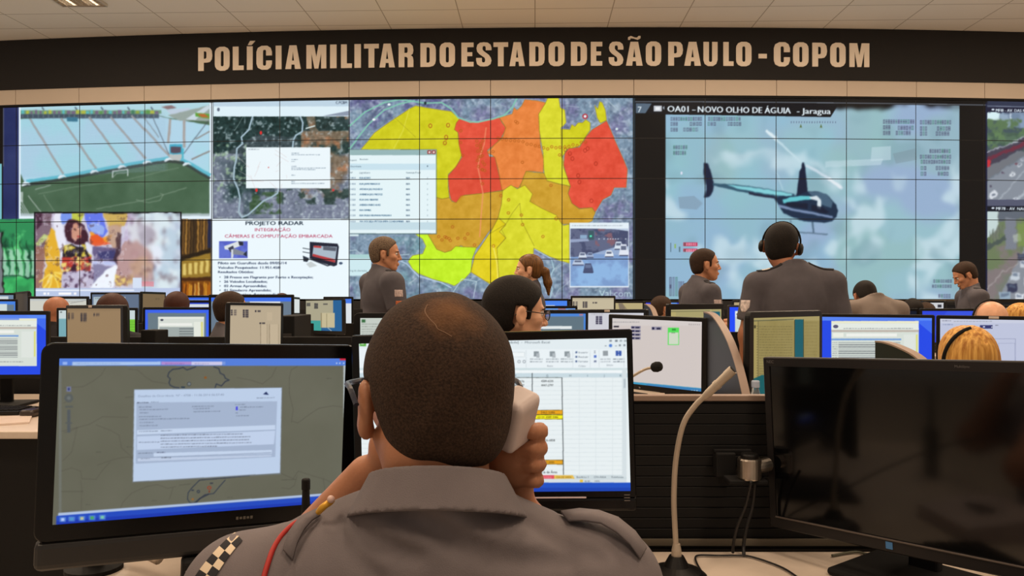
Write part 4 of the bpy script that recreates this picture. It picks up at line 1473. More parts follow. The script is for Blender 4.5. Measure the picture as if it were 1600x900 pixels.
def ceiling_light(x, y, label=None, group='recessed louvred ceiling lights', watts=None):
    t = empty('ceiling_light', (x, y, CEIL_Z - 0.03))
    w, l = 0.58, 1.2
    bm = bmesh.new()
    for sx in (-1, 1):
        box(bm, (sx * w / 2, 0, 0.012), (0.02, l, 0.035))
    for sy in (-1, 1):
        box(bm, (0, sy * l / 2, 0.012), (w, 0.02, 0.035))
    bm_obj('frame', bm, M_LOUV, t)
    bm = bmesh.new()
    for k in range(-3, 4):
        box(bm, (k * 0.075, 0, 0.012), (0.006, l - 0.02, 0.028))
    for k in range(-8, 9):
        box(bm, (0, k * 0.07, 0.012), (w - 0.02, 0.004, 0.026))
    bm_obj('louvre', bm, M_LOUV, t)
    for k in (-1, 1):
        bm = bmesh.new()
        tube(bm, [(k * 0.15, -0.55, 0.026), (k * 0.15, 0.55, 0.026)], 0.008, 8, 0)
        bm_obj('fluorescent_tube', bm, M_TUBE, t)
    ld = bpy.data.lights.new('lamp_light', 'AREA')
    ld.shape = 'RECTANGLE'
    ld.size, ld.size_y = 0.5, 1.1
    ld.energy = watts or LIGHT_W
    ld.color = LIGHT_COL
    lo = bpy.data.objects.new('lamp_light', ld)
    COL.objects.link(lo)
    lo.location = (0, 0, -0.012)
    lo.parent = t
    tag(t, label or 'recessed louvred ceiling light outside the top of the photo', 'ceiling light', group)
    return t


ceiling_light(-5.60, 9.68, 'louvred ceiling light at the top edge of the photo, above the stadium picture', watts=14)
for (x, y, w_) in ((-7.6, 7.9, 120), (-4.0, 7.9, 110), (-.4, 7.9, 110), (3.2, 7.9, 125), (6.8, 7.9, 125), (10.2, 7.9, 125), (-5.6, 5.0, 40), (-2.0, 5.0, 40), (1.6, 5.0, 40), (5.2, 5.0, 40), (-5.6, 2.2, 40), (-2.0, 2.2, 40), (1.6, 2.2, 40), (5.2, 2.2, 40), (-2.0, -0.4, 75), (1.6, -0.4, 75)):
    ceiling_light(x, y, watts=w_)

# ------------------------------------------------------------------ monitors


def homography(src, dst):
    A = []
    for (x, y), (u, v) in zip(src, dst):
        A.append([x, y, 1, 0, 0, 0, -u * x, -u * y, -u])
        A.append([0, 0, 0, x, y, 1, -v * x, -v * y, -v])
    _, _, vt = np.linalg.svd(np.array(A, dtype=np.float64))
    return vt[-1].reshape(3, 3)


class Mon:
    """pose of a screen worked out from how large its left and right edges look"""

    def __init__(self, xl, tl, bl, xr, tr, br, H=0.268, w=None):
        YL, YR = FPX * H / (bl - tl), FPX * H / (br - tr)
        TL, BL, TR = PT(xl, tl, YL), PT(xl, bl, YL), PT(xr, tr, YR)
        ex = (TR - TL)
        self.w = w or ex.length
        ex.normalize()
        up = (TL - BL)
        up = (up - ex * up.dot(ex)).normalized()
        ey = up.cross(ex)
        self.h = H
        c = TL + ex * self.w / 2 - up * H / 2
        self.M = Matrix(((ex.x, ey.x, up.x, c.x), (ex.y, ey.y, up.y, c.y), (ex.z, ey.z, up.z, c.z), (0, 0, 0, 1)))
        q = [c - ex * self.w / 2 + up * H / 2, c + ex * self.w / 2 + up * H / 2, c + ex * self.w / 2 - up * H / 2, c - ex * self.w / 2 - up * H / 2]
        self.px = [(CX + p.x / p.y * FPX, HY - (p.z - EYE) / p.y * FPX) for p in q]
        self.c = c
        self.yaw = math.atan2(ex.y, ex.x)

    def canvas(self, cw, col):
        ch = max(8, int(cw * self.h / self.w))
        Hm = homography(self.px, [(0, 0), (cw, 0), (cw, ch), (0, ch)])

        def warp(p):
            q = np.concatenate([p, np.ones((len(p), 1))], 1) @ Hm.T
            return q[:, :2] / q[:, 2:]
        return Canvas(cw, ch, col, warp)


def build_monitor(mon, cv, label, group='desk monitors', bez=(0.016, 0.018, 0.016, 0.02), rounded=0.008, body=None, deep=0.035,
                  stand='desk', desk_z=0.75, sticker=False, level=1.0, scr=None, base_w=0.11, name='monitor', base_y=0.03):
    """bez: left, top, right, bottom"""
    M, w, h = mon.M, mon.w, mon.h
    body = body or M_BLACK
    down = M.to_3x3() @ Vector((0, 0, -1))
    foot = mon.c + M.to_3x3() @ Vector((0, 0.07, -h / 2 - bez[3]))
    t = empty(name, (foot.x, foot.y, desk_z if stand else foot.z), mon.yaw)
    # case
    bm = bmesh.new()
    x0, x1 = -w / 2 - bez[0], w / 2 + bez[2]
    z0, z1 = -h / 2 - bez[3], h / 2 + bez[1]
    # front frame with an opening: a ring with rounded corners
    def rr(a0, b0, a1, b1, r, n=5):
        pts = []
        for (cx, cz, a) in ((a1 - r, b1 - r, 0), (a0 + r, b1 - r, PI / 2), (a0 + r, b0 + r, PI), (a1 - r, b0 + r, 1.5 * PI)):
            for k in range(n + 1):
                q = a + k / n * PI / 2
                pts.append((cx + r * math.cos(q), cz + r * math.sin(q)))
        return pts
    outer = rr(x0, z0, x1, z1, rounded)
    inner = rr(-w / 2, -h / 2, w / 2, h / 2, 0.0008)
    n = len(outer)
    c_ = 0.002
    outs = rr(x0 + c_, z0 + c_, x1 - c_, z1 - c_, max(rounded - c_, .001))
    back = rr(x0 + .02, z0 + .02, x1 - .02, z1 - .02, max(rounded, .01))
    loops = []
    for pts, y in ((inner, 0.0015), (inner, -0.002), (outs, -0.002), (outer, 0.0), (outer, 0.016), (back, deep)):
        loops.append([bm.verts.new((p[0], y, p[1])) for p in pts])
    for a in range(len(loops) - 1):
        for k in range(n):
            bm.faces.new((loops[a][k], loops[a][(k + 1) % n], loops[a + 1][(k + 1) % n], loops[a + 1][k]))
    bm.faces.new(loops[0])
    bm.faces.new(loops[-1][::-1])
    bmesh.ops.recalc_face_normals(bm, faces=bm.faces)
    bmesh.ops.transform(bm, matrix=M, verts=bm.verts)
    case = bm_obj('case', bm, body, t, world_space=True)
    # screen
    if cv is not None:
        arr = cv.done()
        me = pixel_grid('screen', arr, cv.w - 1 if cv.w > 3 else 2, cv.h - 1, lambda a, b: np.stack([(a - .5) * w, 0 * a - 0.0002, (.5 - b) * h], -1), level=level)
        me.transform(M)
        link_mesh('screen', me, scr or M_SCR, t, world_space=True)
    else:
        bm = bmesh.new()
        box(bm, (0, 0.0005, 0), (w, 0.001, h))
        bmesh.ops.transform(bm, matrix=M, verts=bm.verts)
        bm_obj('screen', bm, scr, t, world_space=True)
    if sticker:
        bm = bmesh.new()
        box(bm, (sticker if isinstance(sticker, float) else 0.0, -0.003, h / 2 + bez[1] * 0.55), (0.038, 0.002, 0.010), 0.0008, 1)
        bmesh.ops.transform(bm, matrix=M, verts=bm.verts)
        so = bm_obj('sticker', bm, M_STICK, case)
        so.data.transform(local_matrix(t).inverted())
        so['label'] = 'small pale sticker'
    if stand == 'desk':
        top = mon.c + M.to_3x3() @ Vector((0, deep - 0.004, -h * 0.22))
        L = local_matrix(t).inverted()
        tl_ = L @ top
        bm = bmesh.new()
        box(bm, (tl_.x, 0.05, (tl_.z) / 2 + 0.006), (0.055, 0.022, tl_.z - 0.004), 0.005)
        box(bm, (tl_.x, (tl_.y + 0.05) / 2, tl_.z), (0.07, abs(tl_.y - 0.05) + 0.03, 0.07), 0.006)
        bm_obj('stand_neck', bm, M_MATTE, t)
        bm = bmesh.new()
        box(bm, (tl_.x, base_y, 0.0075), (base_w * 2, 0.19, 0.014), 0.006)
        bm_obj('stand_base', bm, M_MATTE, t)
    tag(t, label, 'monitor', group)
    return t


def scaled(mon, k=1.0, mx=420):
    return int(min(mx, max(20, abs(mon.px[1][0] - mon.px[0][0]) * k)))


# painters: coordinates are those of the photograph
def p_beige(cv, m, icons=True, boxes=True, seed=0, bg=(180, 163, 134), teal=None):
    x0, y0 = m.px[0]
    x1, y1 = m.px[1][0], m.px[2][1]
    w = x1 - x0
    cv.rect(x0 - 9, y0 - 9, x1 + 9, y1 + 9, bg)
    cv.rect(x0 - 5, y0 - 5, x1 + 5, y0 + w * .035, tuple(int(c * .93) for c in bg))
    if teal:
        teal(cv)
    if icons:
        ink = (48, 44, 54)
        u = w / 80.0
        for j in range(3):
            cv.rect(x0 + 1 * u, y0 + (7 + j * 3.2) * u, x0 + 4 * u, y0 + (9.4 + j * 3.2) * u, ink)
            cv.rect(x0 + 6 * u, y0 + (7 + j * 3.2) * u, x0 + 10 * u, y0 + (9.4 + j * 3.2) * u, ink, .6)
        for j in range(4):
            cv.rect(x0 + 20 * u, y0 + (7 + j * 3.2) * u, x0 + 23 * u, y0 + (9.6 + j * 3.2) * u, ink)
            cv.rect(x0 + 24 * u, y0 + (7 + j * 3.2) * u, x0 + 29 * u, y0 + (9.6 + j * 3.2) * u, ink, .85)
        cv.rect(x0 + 39 * u, y0 + 8 * u, x0 + 41.5 * u, y0 + 10.6 * u, ink)
        cv.rect(x0 + 43 * u, y0 + 8 * u, x0 + 48 * u, y0 + 10.6 * u, ink, .8)
    if boxes:
        u = w / 80.0
        cv.rect(x0 + 46 * u, y0 + 27 * u, x0 + 49 * u, y0 + 29.5 * u, (60, 56, 60))
        cv.rect(x0 + 50 * u, y0 + 27 * u, x0 + 55 * u, y0 + 29.5 * u, (60, 56, 60), .8)
        for a, b in ((58, 66),):
            cv.rect(x0 + a * u, y0 + 11 * u, x0 + b * u, y0 + 24 * u, tuple(int(c * 1.04) for c in bg))
        for a, b in ((48, 58), (62, 76)):
            cv.rect(x0 + a * u, y0 + 30 * u, x0 + b * u, y0 + 70 * u, tuple(int(c * 1.05) for c in bg))
            cv.line([(x0 + a * u, y0 + 30 * u), (x0 + a * u, y0 + 70 * u)], .8, (120, 104, 84), .8)
            cv.line([(x0 + b * u, y0 + 30 * u), (x0 + b * u, y0 + 70 * u)], .8, (140, 124, 100), .6)


def p_form(cv, m, fx0, fy0, fx1, fy1, blue=(36, 74, 230), grey=None):
    """the blue desktop with a pale form window"""
    x0, y0 = m.px[0]
    x1, y1 = m.px[1][0], m.px[2][1]
    cv.rect(x0 - 9, y0 - 9, x1 + 9, y1 + 9, blue)
    cv.rect(x0 - 9, y0 - 9, x1 + 9, y0 + (y1 - y0) * .06, (86, 130, 240))
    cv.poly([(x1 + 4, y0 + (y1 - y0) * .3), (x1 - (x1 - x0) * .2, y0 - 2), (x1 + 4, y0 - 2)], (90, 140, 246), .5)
    if grey:
        cv.rect(*grey, (104, 124, 134))
    W_, H_ = fx1 - fx0, fy1 - fy0
    cv.rect(fx0, fy0, fx1, fy1, (214, 222, 214))
    cv.rect(fx0, fy0, fx1, fy0 + H_ * .045, (232, 232, 205))
    cv.rect(fx0, fy0 + H_ * .05, fx1, fy0 + H_ * .17, (228, 234, 226))
    cv.ell(fx0 + W_ * .05, fy0 + H_ * .11, W_ * .03, H_ * .035, (90, 90, 120))
    cv.scrawl(fx0 + W_ * .14, fy0 + H_ * .16, W_ * .8, 1.8, (80, 86, 96), .45, 5)
    cv.rect(fx0, fy0 + H_ * .18, fx1, fy0 + H_ * .22, (190, 180, 170))
    cv.rect(fx0 + W_ * .02, fy0 + H_ * .24, fx0 + W_ * .14, fy0 + H_ * .32, (236, 238, 228))
    cv.rect(fx0 + W_ * .17, fy0 + H_ * .25, fx0 + W_ * .75, fy0 + H_ * .31, (238, 240, 234))
    cv.rect(fx0, fy0 + H_ * .35, fx0 + W_ * .8, fy0 + H_ * .385, (120, 160, 214))
    for k in range(10):
        y = fy0 + H_ * (.42 + k * .042)
        cv.rect(fx0 + W_ * .08, y, fx0 + W_ * .79, y + H_ * .026, (140, 146, 148) if k % 3 else (176, 184, 182))
        cv.scrawl(fx0 + W_ * .01, y + 1.6, W_ * .06, 1.4, (90, 96, 100), .5, k)
    cv.rect(fx0 + W_ * .83, fy0 + H_ * .27, fx1 - W_ * .04, fy0 + H_ * .82, (222, 228, 222))
    cv.rect(fx1 - W_ * .03, fy0 + H_ * .27, fx1 - W_ * .015, fy1 - H_ * .2, (220, 220, 110))
    cv.rect(fx0 + W_ * .02, fy0 + H_ * .85, fx0 + W_ * .2, fy0 + H_ * .95, (234, 236, 230))
    cv.scrawl(fx0 + W_ * .25, fy0 + H_ * .92, W_ * .6, 1.8, (100, 106, 110), .5, 9)


# ---- the three monitors on the desk in front
A0 = Mon(93, 560, 819, 540, 560, 783)
cv = A0.canvas(500, (102, 102, 88))
cv.noise(80, 550, 560, 830, 90, .012, seed=3)
cv.rect(90, 556, 545, 571.5, (84, 126, 218))
cv.poly([(113, 565.5), (251, 565), (251, 570), (113, 571)], (170, 196, 236))
cv.scrawl(118, 569, 70, 1.8, (120, 150, 200), .6)
cv.rect(98, 565.5, 105, 570, (150, 180, 240))
cv.rect(252, 565, 299, 570, (176, 140, 206)); cv.scrawl(258, 569, 30, 1.6, (130, 90, 160), .6)
cv.rect(299, 565, 347, 570.5, (204, 200, 232)); cv.scrawl(304, 569, 22, 1.6, (120, 120, 160), .6)
cv.rect(347, 565, 352, 570, (120, 150, 220))
cv.rect(531, 557, 541, 563, (196, 40, 60))
for x in (526, 531, 537):
    cv.ell(x, 567.5, 1.1, 1.1, (214, 226, 246))
cv.rect(536.5, 571, 541, 780, (190, 200, 206), .85)
cv.rect(92, 571, 96, 806, (120, 126, 126), .5)
thin = (78, 74, 66)
for pts in ([(100, 606), (130, 604), (145, 596), (158, 586), (165, 575)], [(200, 577), (215, 578), (226, 588), (238, 596), (252, 598), (262, 600)], [(370, 590), (392, 594), (410, 600), (425, 588), (432, 574)], [(452, 590), (455, 578), (465, 572)],
            [(96, 674), (120, 668), (140, 663), (160, 651), (200, 652)], [(100, 676), (108, 674), (122, 668)], [(150, 664), (172, 672), (186, 680), (190, 700), (208, 716)], [(152, 727), (165, 722), (185, 716), (200, 714), (207, 716)], [(96, 736), (112, 731), (126, 736), (128, 748), (150, 749), (160, 735), (172, 722)],
            [(186, 800), (192, 785), (206, 770), (230, 760), (246, 757), (262, 763), (275, 760)], [(455, 660), (458, 640), (452, 615), (452, 590)], [(456, 658), (465, 661), (480, 650), (498, 638), (520, 634), (536, 636)], [(440, 740), (458, 748), (466, 736), (490, 744), (505, 748), (528, 758)], [(440, 762), (452, 764), (460, 758), (464, 744)],
            [(505, 748), (508, 770)], [(265, 780), (270, 762)], [(100, 630), (110, 622)], [(127, 800), (128, 765), (126, 750)], [(98, 720), (112, 706), (116, 690), (120, 668)]):
    cv.line(pts, .9, thin, .55)
for pts in ([(96, 768), (130, 768)], [(196, 621), (208, 620)], [(440, 750), (462, 749)], [(280, 758), (298, 756)]):
    cv.line(pts, .9, (60, 58, 52), .45)
for x, y in ((150, 707), (198, 699), (237, 783), (355, 778), (134, 789), (510, 592)):
    cv.scrawl(x, y, 8, 1.5, (60, 60, 56), .45, int(x))
edge = (50, 58, 72)
cv.line([(280, 606), (272, 605), (266, 602), (264, 598), (266, 592), (262, 588), (264, 582), (270, 577), (280, 576), (286, 574), (292, 578), (298, 576), (306, 573)], 1.8, edge, .9)
cv.line([(334, 573), (342, 576), (344, 583), (350, 586), (352, 591), (358, 594), (352, 596), (346, 603), (338, 600), (336, 606)], 1.8, edge, .9)
cv.line([(390, 743), (350, 747), (312, 750), (300, 762), (294, 770), (293, 780), (297, 786), (303, 786), (311, 780), (320, 773), (334, 771), (343, 760), (352, 750)], 1.5, edge, .9)
cv.line([(300, 787), (306, 786), (312, 779), (326, 772)], 2.2, (44, 50, 66), .8)
cv.ell(321, 590, 2, 2, (140, 84, 36)); cv.ell(295.5, 600, 2, 2, (150, 160, 170), ring=1.1); cv.ell(295.5, 600, 2.6, 2.6, (44, 52, 60), ring=.8); cv.rect(283, 604, 289, 606, (30, 50, 70))
cv.ell(327, 762, 2.6, 2.2, (150, 60, 40), ring=1.2); cv.ell(327, 768, 1.2, 1.6, (120, 50, 30)); cv.ell(310, 768, 2, 2, edge, ring=1.1); cv.ell(301, 780, 2, 1.6, (150, 100, 50)); cv.rect(299, 765, 303, 767, edge); cv.rect(328, 754, 333, 756, (50, 56, 66))
cv.rect(104, 604, 111, 612, (116, 122, 156)); cv.ell(107.5, 608, 1.3, 2.5, (40, 50, 110))
cv.ell(107.5, 622, 7, 7, (84, 90, 92), .8); cv.ell(107.5, 622, 3, 3, (110, 116, 116), .8)
cv.rect(102, 634, 114, 637, (86, 90, 88)); cv.rect(105, 640, 110, 676, (82, 88, 92)); cv.rect(102, 660, 113, 662, (86, 90, 88))
cv.scrawl(98, 800, 48, 1.6, (64, 62, 58), .4)
cv.poly([(209, 608), (441, 605), (438.5, 741), (207, 754)], (120, 130, 146), .6)
cv.poly([(210, 609), (440, 606), (437.5, 739), (208, 752.5)], (188, 206, 232))
cv.poly([(213, 629), (433, 627), (430, 714), (212, 724.5)], (164, 180, 206))
cv.poly([(214, 672), (430, 664), (430, 671), (214, 679)], (196, 212, 236))
cv.poly([(214, 682), (430, 673), (428, 694), (214, 703)], (192, 208, 234))
cv.poly([(215, 707), (426, 699), (426, 702), (215, 712)], (164, 180, 206))
cv.poly([(240, 708), (425, 703), (424.5, 709), (240, 713.5)], (196, 212, 236))
cv.poly([(215, 715), (424, 706.5), (424, 708), (215, 716)], (140, 154, 180), .7)
cv.poly([(215, 716), (424, 711), (424, 713), (215, 721)], (190, 204, 228))
SL = -.018


def sk(x, y, w_, h_, c=(96, 106, 126), a=.6, sl=SL, seed=0):
    old = cv.warp
    cv.warp = lambda p: old(np.stack([p[:, 0], p[:, 1] + (p[:, 0] - x) * sl], -1))
    cv.scrawl(x, y, w_, h_, c, a, seed)
    cv.warp = old


def skt(s_, x, y, h_, w_, c=(70, 80, 100), sl=SL):
    old = cv.warp
    cv.warp = lambda p: old(np.stack([p[:, 0], p[:, 1] + (p[:, 0] - x) * sl], -1))
    cv.text(s_, x, y, h_, c, width=w_, al=.8)
    cv.warp = old


skt('Detalhes da Ocorrência  Nº - 4708 - 11.06.2014 06:57:40', 216, 620.5, 3.2, 134, (110, 122, 146))
cv.poly([(411, 616), (416, 612), (420, 617)], (30, 44, 90)); sk(401, 622.5, 28, 1.8)
sk(214, 630, 18, 1.8, (60, 66, 84), .8); sk(236, 629, 12, 1.6)
for x, y, w_ in ((217, 637, 20), (218, 641, 45), (218, 646, 14), (217, 652, 35), (218, 656, 78), (218, 661, 22), (218, 666, 28), (300, 636, 34), (302, 639.5, 26), (302, 644, 42), (367, 633, 16), (375, 637, 36), (374, 641.5, 10), (368, 646, 4), (369, 650.5, 20)):
    sk(x, y, w_, 1.8, seed=int(x + y))
cv.rect(368.5, 635, 371.5, 641, (70, 70, 220))
sk(217, 675, 30, 1.8); sk(251, 674, 18, 1.8)
for k, w_ in enumerate((128, 140, 138, 142, 88)):
    sk(251, 681 + k * 4.6, w_, 1.7, (84, 90, 106), .65, seed=k)
sk(217, 692, 32, 1.8); sk(216, 709, 24, 1.8); sk(245, 708, 13, 2, (60, 66, 90), .7); sk(220, 717.5, 14, 1.8); sk(252, 716, 15, 2, (70, 76, 90), .7)
cv.poly([(91, 801.5), (540, 768.5), (540, 772), (91, 806)], (176, 194, 226))
cv.poly([(88, 806), (541, 772), (541, 790), (88, 825)], (34, 74, 190))
cv.poly([(88, 814), (541, 779), (541, 790), (88, 825)], (26, 58, 176))
for k, (x, c) in enumerate(((98, (180, 200, 250)), (112, (80, 150, 200)), (128, (190, 196, 150)), (144, (70, 170, 90)), (160, (120, 200, 170)))):
    cv.rect(x - 5, 808 - k * .9, x + 5, 815.5 - k * .9, (110, 160, 220), .6)
    cv.rect(x - 2.5, 809.5 - k * .9, x + 2.5, 814 - k * .9, c)
for k in range(5):
    cv.rect(500 + k * 5, 779 - k * .4, 502.5 + k * 5, 781.5 - k * .4, (180, 196, 236), .7)
cv.soften(80, 550, 560, 830, .55)
m_left = build_monitor(A0, cv, 'large black rounded monitor on the left showing a grey map and a pale pop-up window', 'monitors on the front desk',
                       bez=(.026, .025, .024, .028), rounded=.018, body=M_GLOSSB, deep=.045, stand=None, name='monitor')
# lower chin, bracket and arm of the left monitor
L = local_matrix(m_left).inverted()
bm = bmesh.new()
box(bm, (0, 0.016, -A0.h / 2 - 0.028 - 0.023), (A0.w + .05, .036, .050), .012, 3)
bmesh.ops.transform(bm, matrix=L @ A0.M, verts=bm.verts)
bm_obj('lower_panel', bm, M_CASE, m_left)
bm = bmesh.new()
box(bm, (-.005, 0.005, -A0.h / 2 - .099), (.066, .045, .046), .008, 3)
bmesh.ops.transform(bm, matrix=L @ A0.M, verts=bm.verts)
brk = bm_obj('arm_bracket', bm, M_MATTE, m_left)
bm = bmesh.new()
box(bm, (-.014, -.018, -A0.h / 2 - .094), (.028, .001, .0016))
lathe(bm, [(.0028, 0), (.0028, .001)], 12, mtx=Matrix.Translation((-.03, -.018, -A0.h / 2 - .094)) @ Matrix.Rotation(PI / 2, 4, 'X'))
bmesh.ops.transform(bm, matrix=L @ A0.M, verts=bm.verts)
lo_ = bm_obj('printed_label', bm, mat('pale grey print', (150, 145, 140), .6), brk)
bm = bmesh.new()
lathe(bm, [(.007, 0), (.007, .01), (.005, .013)], 14, mtx=Matrix.Translation((.013, -.016, -A0.h / 2 - .094)) @ Matrix.Rotation(PI / 2, 4, 'X'))
bmesh.ops.transform(bm, matrix=L @ A0.M, verts=bm.verts)
bm_obj('knob', bm, M_GREYP, brk)
# maker's mark on the chin, too small to read
bm = bmesh.new()
for k in range(5):
    box(bm, (.05 + k * .006, -.0026, -A0.h / 2 - .014), (.0042, .0008, .005 - .001 * (k % 2)), 0)
bmesh.ops.transform(bm, matrix=L @ A0.M, verts=bm.verts)
bm_obj('badge', bm, mat('dim grey badge', (84, 80, 72), .5), m_left)

# excel monitor
E0 = Mon(561, 537, 770, 979, 528, 767)
cv = E0.canvas(520, (232, 240, 242))
cv.rect(555, 520, 990, 546, (226, 236, 240))
cv.rect(555, 546, 990, 575, (234, 242, 246))
cv.rect(555, 575, 990, 578.5, (206, 222, 226))
cv.rect(555, 578.5, 990, 583, (240, 246, 248))
cv.rect(555, 583, 990, 590, (200, 218, 226))
cv.text('[Modo de Compatibilidade]  -  Microsoft Excel', 859, 536.5, 3.6, (100, 112, 120), align='r', width=118)
for x, c in ((952, (120, 130, 140)), (961, (90, 100, 110)), (968, (150, 160, 166)), (975, (150, 160, 166))):
    cv.rect(x, 531, x + 4, 534, c, .8)
cv.ell(954, 540, 2.6, 2.6, (86, 130, 210)); cv.rect(945, 540, 948, 541, (110, 120, 130)); cv.rect(961, 540, 964, 541, (110, 120, 130)); cv.rect(967, 538, 970, 541, (130, 140, 150)); cv.rect(974, 538, 977, 541, (130, 140, 150))
cv.rect(562, 530, 572, 541, (90, 170, 70)); cv.rect(564, 533, 569, 538, (220, 240, 210))
for x in (838, 863, 886):
    cv.rect(x - 4, 549, x + 4, 557, (140, 150, 156)); cv.rect(x, 552, x + 5, 559, (176, 184, 190)); cv.scrawl(x - 10, 562, 20, 2, (120, 130, 138), .7, x); cv.scrawl(x - 10, 566, 20, 2, (120, 130, 138), .7, x + 1)
cv.text('Estilo', 855, 573, 2.4, (120, 130, 140), width=9)
for k, s_ in enumerate(('Inserir', 'Excluir', 'Formatar')):
    cv.rect(899, 549 + k * 7, 902, 552 + k * 7, (90, 110, 150)); cv.text(s_, 904, 552 + k * 7, 2.8, (90, 100, 110), width=15)
cv.text('Células', 904, 573, 2.4, (120, 130, 140), width=11)
cv.text('\u03a3', 928, 552, 4, (80, 90, 110)); cv.rect(928, 555, 932, 559, (90, 120, 200)); cv.rect(928, 563, 932, 566, (120, 130, 160))
cv.rect(942, 548, 950, 556, (150, 158, 164)); cv.rect(962, 548, 966, 556, (60, 90, 170)); cv.rect(967, 548, 971, 556, (60, 90, 170)); cv.rect(964, 551, 969, 553, (60, 90, 170))
cv.scrawl(938, 562, 16, 2, (130, 138, 146), .6, 3); cv.scrawl(958, 562, 18, 2, (80, 90, 104), .7, 4); cv.scrawl(938, 566, 16, 2, (130, 138, 146), .6, 5); cv.scrawl(958, 566, 18, 2, (80, 90, 104), .7, 6)
cv.text('Edição', 948, 571.5, 2.4, (120, 130, 140), width=10)
for x in (822, 895, 922, 936, 975):
    cv.line([(x, 547), (x, 574)], .7, (204, 214, 220))
for x in (800, 811, 819):
    cv.ell(x, 565, 2, 2, (140, 150, 158), ring=.8)
cv.rect(764, 550, 820, 558, (240, 246, 248)); cv.frame(764, 550, 820, 558, .7, (200, 210, 216))
for k in range(22):
    y = 590 + k * 6.9
    cv.line([(555, y + (980 - 555) * .0), (975, y - .6)], .6, (212, 222, 226))
for x in (905, 931, 957):
    cv.line([(x, 590), (x, 742)], .6, (212, 222, 226))
for x, s_ in ((806, 'F'), (855, 'G'), (891, 'H'), (918, 'I'), (944, 'J'), (970, 'K')):
    cv.text(s_, x, 588.5, 3.4, (90, 104, 116), align='c')
cv.line([(831.5, 583), (833, 742)], 1.1, (60, 66, 70)); cv.line([(878, 590), (880.5, 742)], 1.1, (60, 66, 70)); cv.line([(555, 590), (878, 590)], .9, (90, 100, 100))
cv.text('4587 4576', 800, 597.5, 3.4, (50, 54, 56), width=19); cv.text('4589-6235', 845.5, 597, 3.4, (50, 54, 56), width=19); cv.text('4447-2797', 845.5, 603.5, 3.4, (50, 54, 56), width=19)
cv.text('4587 4577', 800, 603.5, 3.4, (50, 54, 56), width=19)
for y0_, c, s_, w_ in ((640.5, (236, 164, 30), '5463 5386', 22), (648, (248, 240, 30), '62131 4589 3386', 32), (718.5, (232, 164, 34), '3337-3000', 20)):
    cv.rect(832.5, y0_, 879.5, y0_ + 7.2, c); cv.frame(832.5, y0_, 879.5, y0_ + 7.2, .7, (80, 70, 30))
    cv.text(s_, 856, y0_ + 5.4, 3.5, (84, 66, 20), align='c', width=w_)
cv.text('4126-6858', 857, 689.5, 3.4, (50, 54, 56), align='c', width=20)
cv.text('Cia de Área', 858, 739.5, 4.2, (40, 44, 46), align='c', width=25)
cv.rect(555, 742, 979, 749.5, (206, 218, 222)); cv.rect(838, 742.5, 866, 748, (226, 80, 96)); cv.poly([(866, 742.5), (895, 742.5), (898, 748), (866, 748)], (232, 190, 84))
cv.scrawl(842, 746.5, 20, 2, (240, 200, 200), .7); cv.text('CIA DE ÁREA', 869, 747, 2.8, (120, 90, 20), width=24)
for k, s_ in enumerate(('Batalhões 2', 'CPA-ÁREA', 'Telefones')):
    cv.text(s_, 901 + k * 27, 746.8, 2.8, (90, 100, 110), width=19)
cv.rect(555, 749.5, 979, 754, (214, 222, 226)); cv.rect(906, 749.5, 911, 753.5, (232, 190, 60)); cv.scrawl(913, 753, 10, 2.6, (110, 120, 126), .7); cv.text('100%', 929, 753, 2.6, (90, 100, 110), width=8)
cv.rect(972, 576, 979, 745, (214, 224, 228)); cv.rect(974.5, 592, 977.5, 606, (180, 192, 200))
cv.rect(555, 754, 990, 775, (32, 82, 196)); cv.rect(555, 762, 990, 775, (26, 68, 178))
cv.soften(550, 520, 995, 775, .5)
m_mid = build_monitor(E0, cv, 'black monitor showing a white spreadsheet, behind the seated officer with the telephone', 'monitors on the front desk', bez=(.014, .015, .010, .012), rounded=.004, body=M_GLOSSB, base_w=.12, base_y=-.01)
L = local_matrix(m_mid).inverted()
bm = bmesh.new()
box(bm, (0, 0.008, -E0.h / 2 - .012 - .011), (E0.w + .02, .022, .024), .005, 2)
bmesh.ops.transform(bm, matrix=L @ E0.M, verts=bm.verts)
bm_obj('lower_panel', bm, M_GLOSSB, m_mid)
bm = bmesh.new()
box(bm, (.102, -.0035, -E0.h / 2 - .010), (.118, .001, .0028), .0005)
bmesh.ops.transform(bm, matrix=L @ E0.M, verts=bm.verts)
bm_obj('pale_strip', bm, mat('pale pinkish strip', (214, 196, 200), .3), m_mid)
bm = bmesh.new()
for k in range(3):
    box(bm, (.232, -.0035, -E0.h / 2 - .006 - k * .005), (.010, .0008, .0014))
bmesh.ops.transform(bm, matrix=L @ E0.M, verts=bm.verts)
bm_obj('button_marks', bm, mat('dim print', (110, 104, 100), .5), m_mid)

# black switched-off monitor at the right
H_N = .296
N0 = Mon(1203, 572, 803, 1600, 583, 884, H=H_N, w=.474)
m_scr_off = mat('switched off screen', (8, 8, 9), 0.09, spec=0.5, vary=0)
m_right = build_monitor(N0, None, 'black monitor that is switched off, at the right edge of the photo', 'monitors on the front desk', bez=(.015, .018, .015, .024), rounded=.004, body=mat('grey black bezel', (30, 27, 27), .42, spec=.35), scr=m_scr_off, base_w=.11, base_y=.0)
L = local_matrix(m_right).inverted()


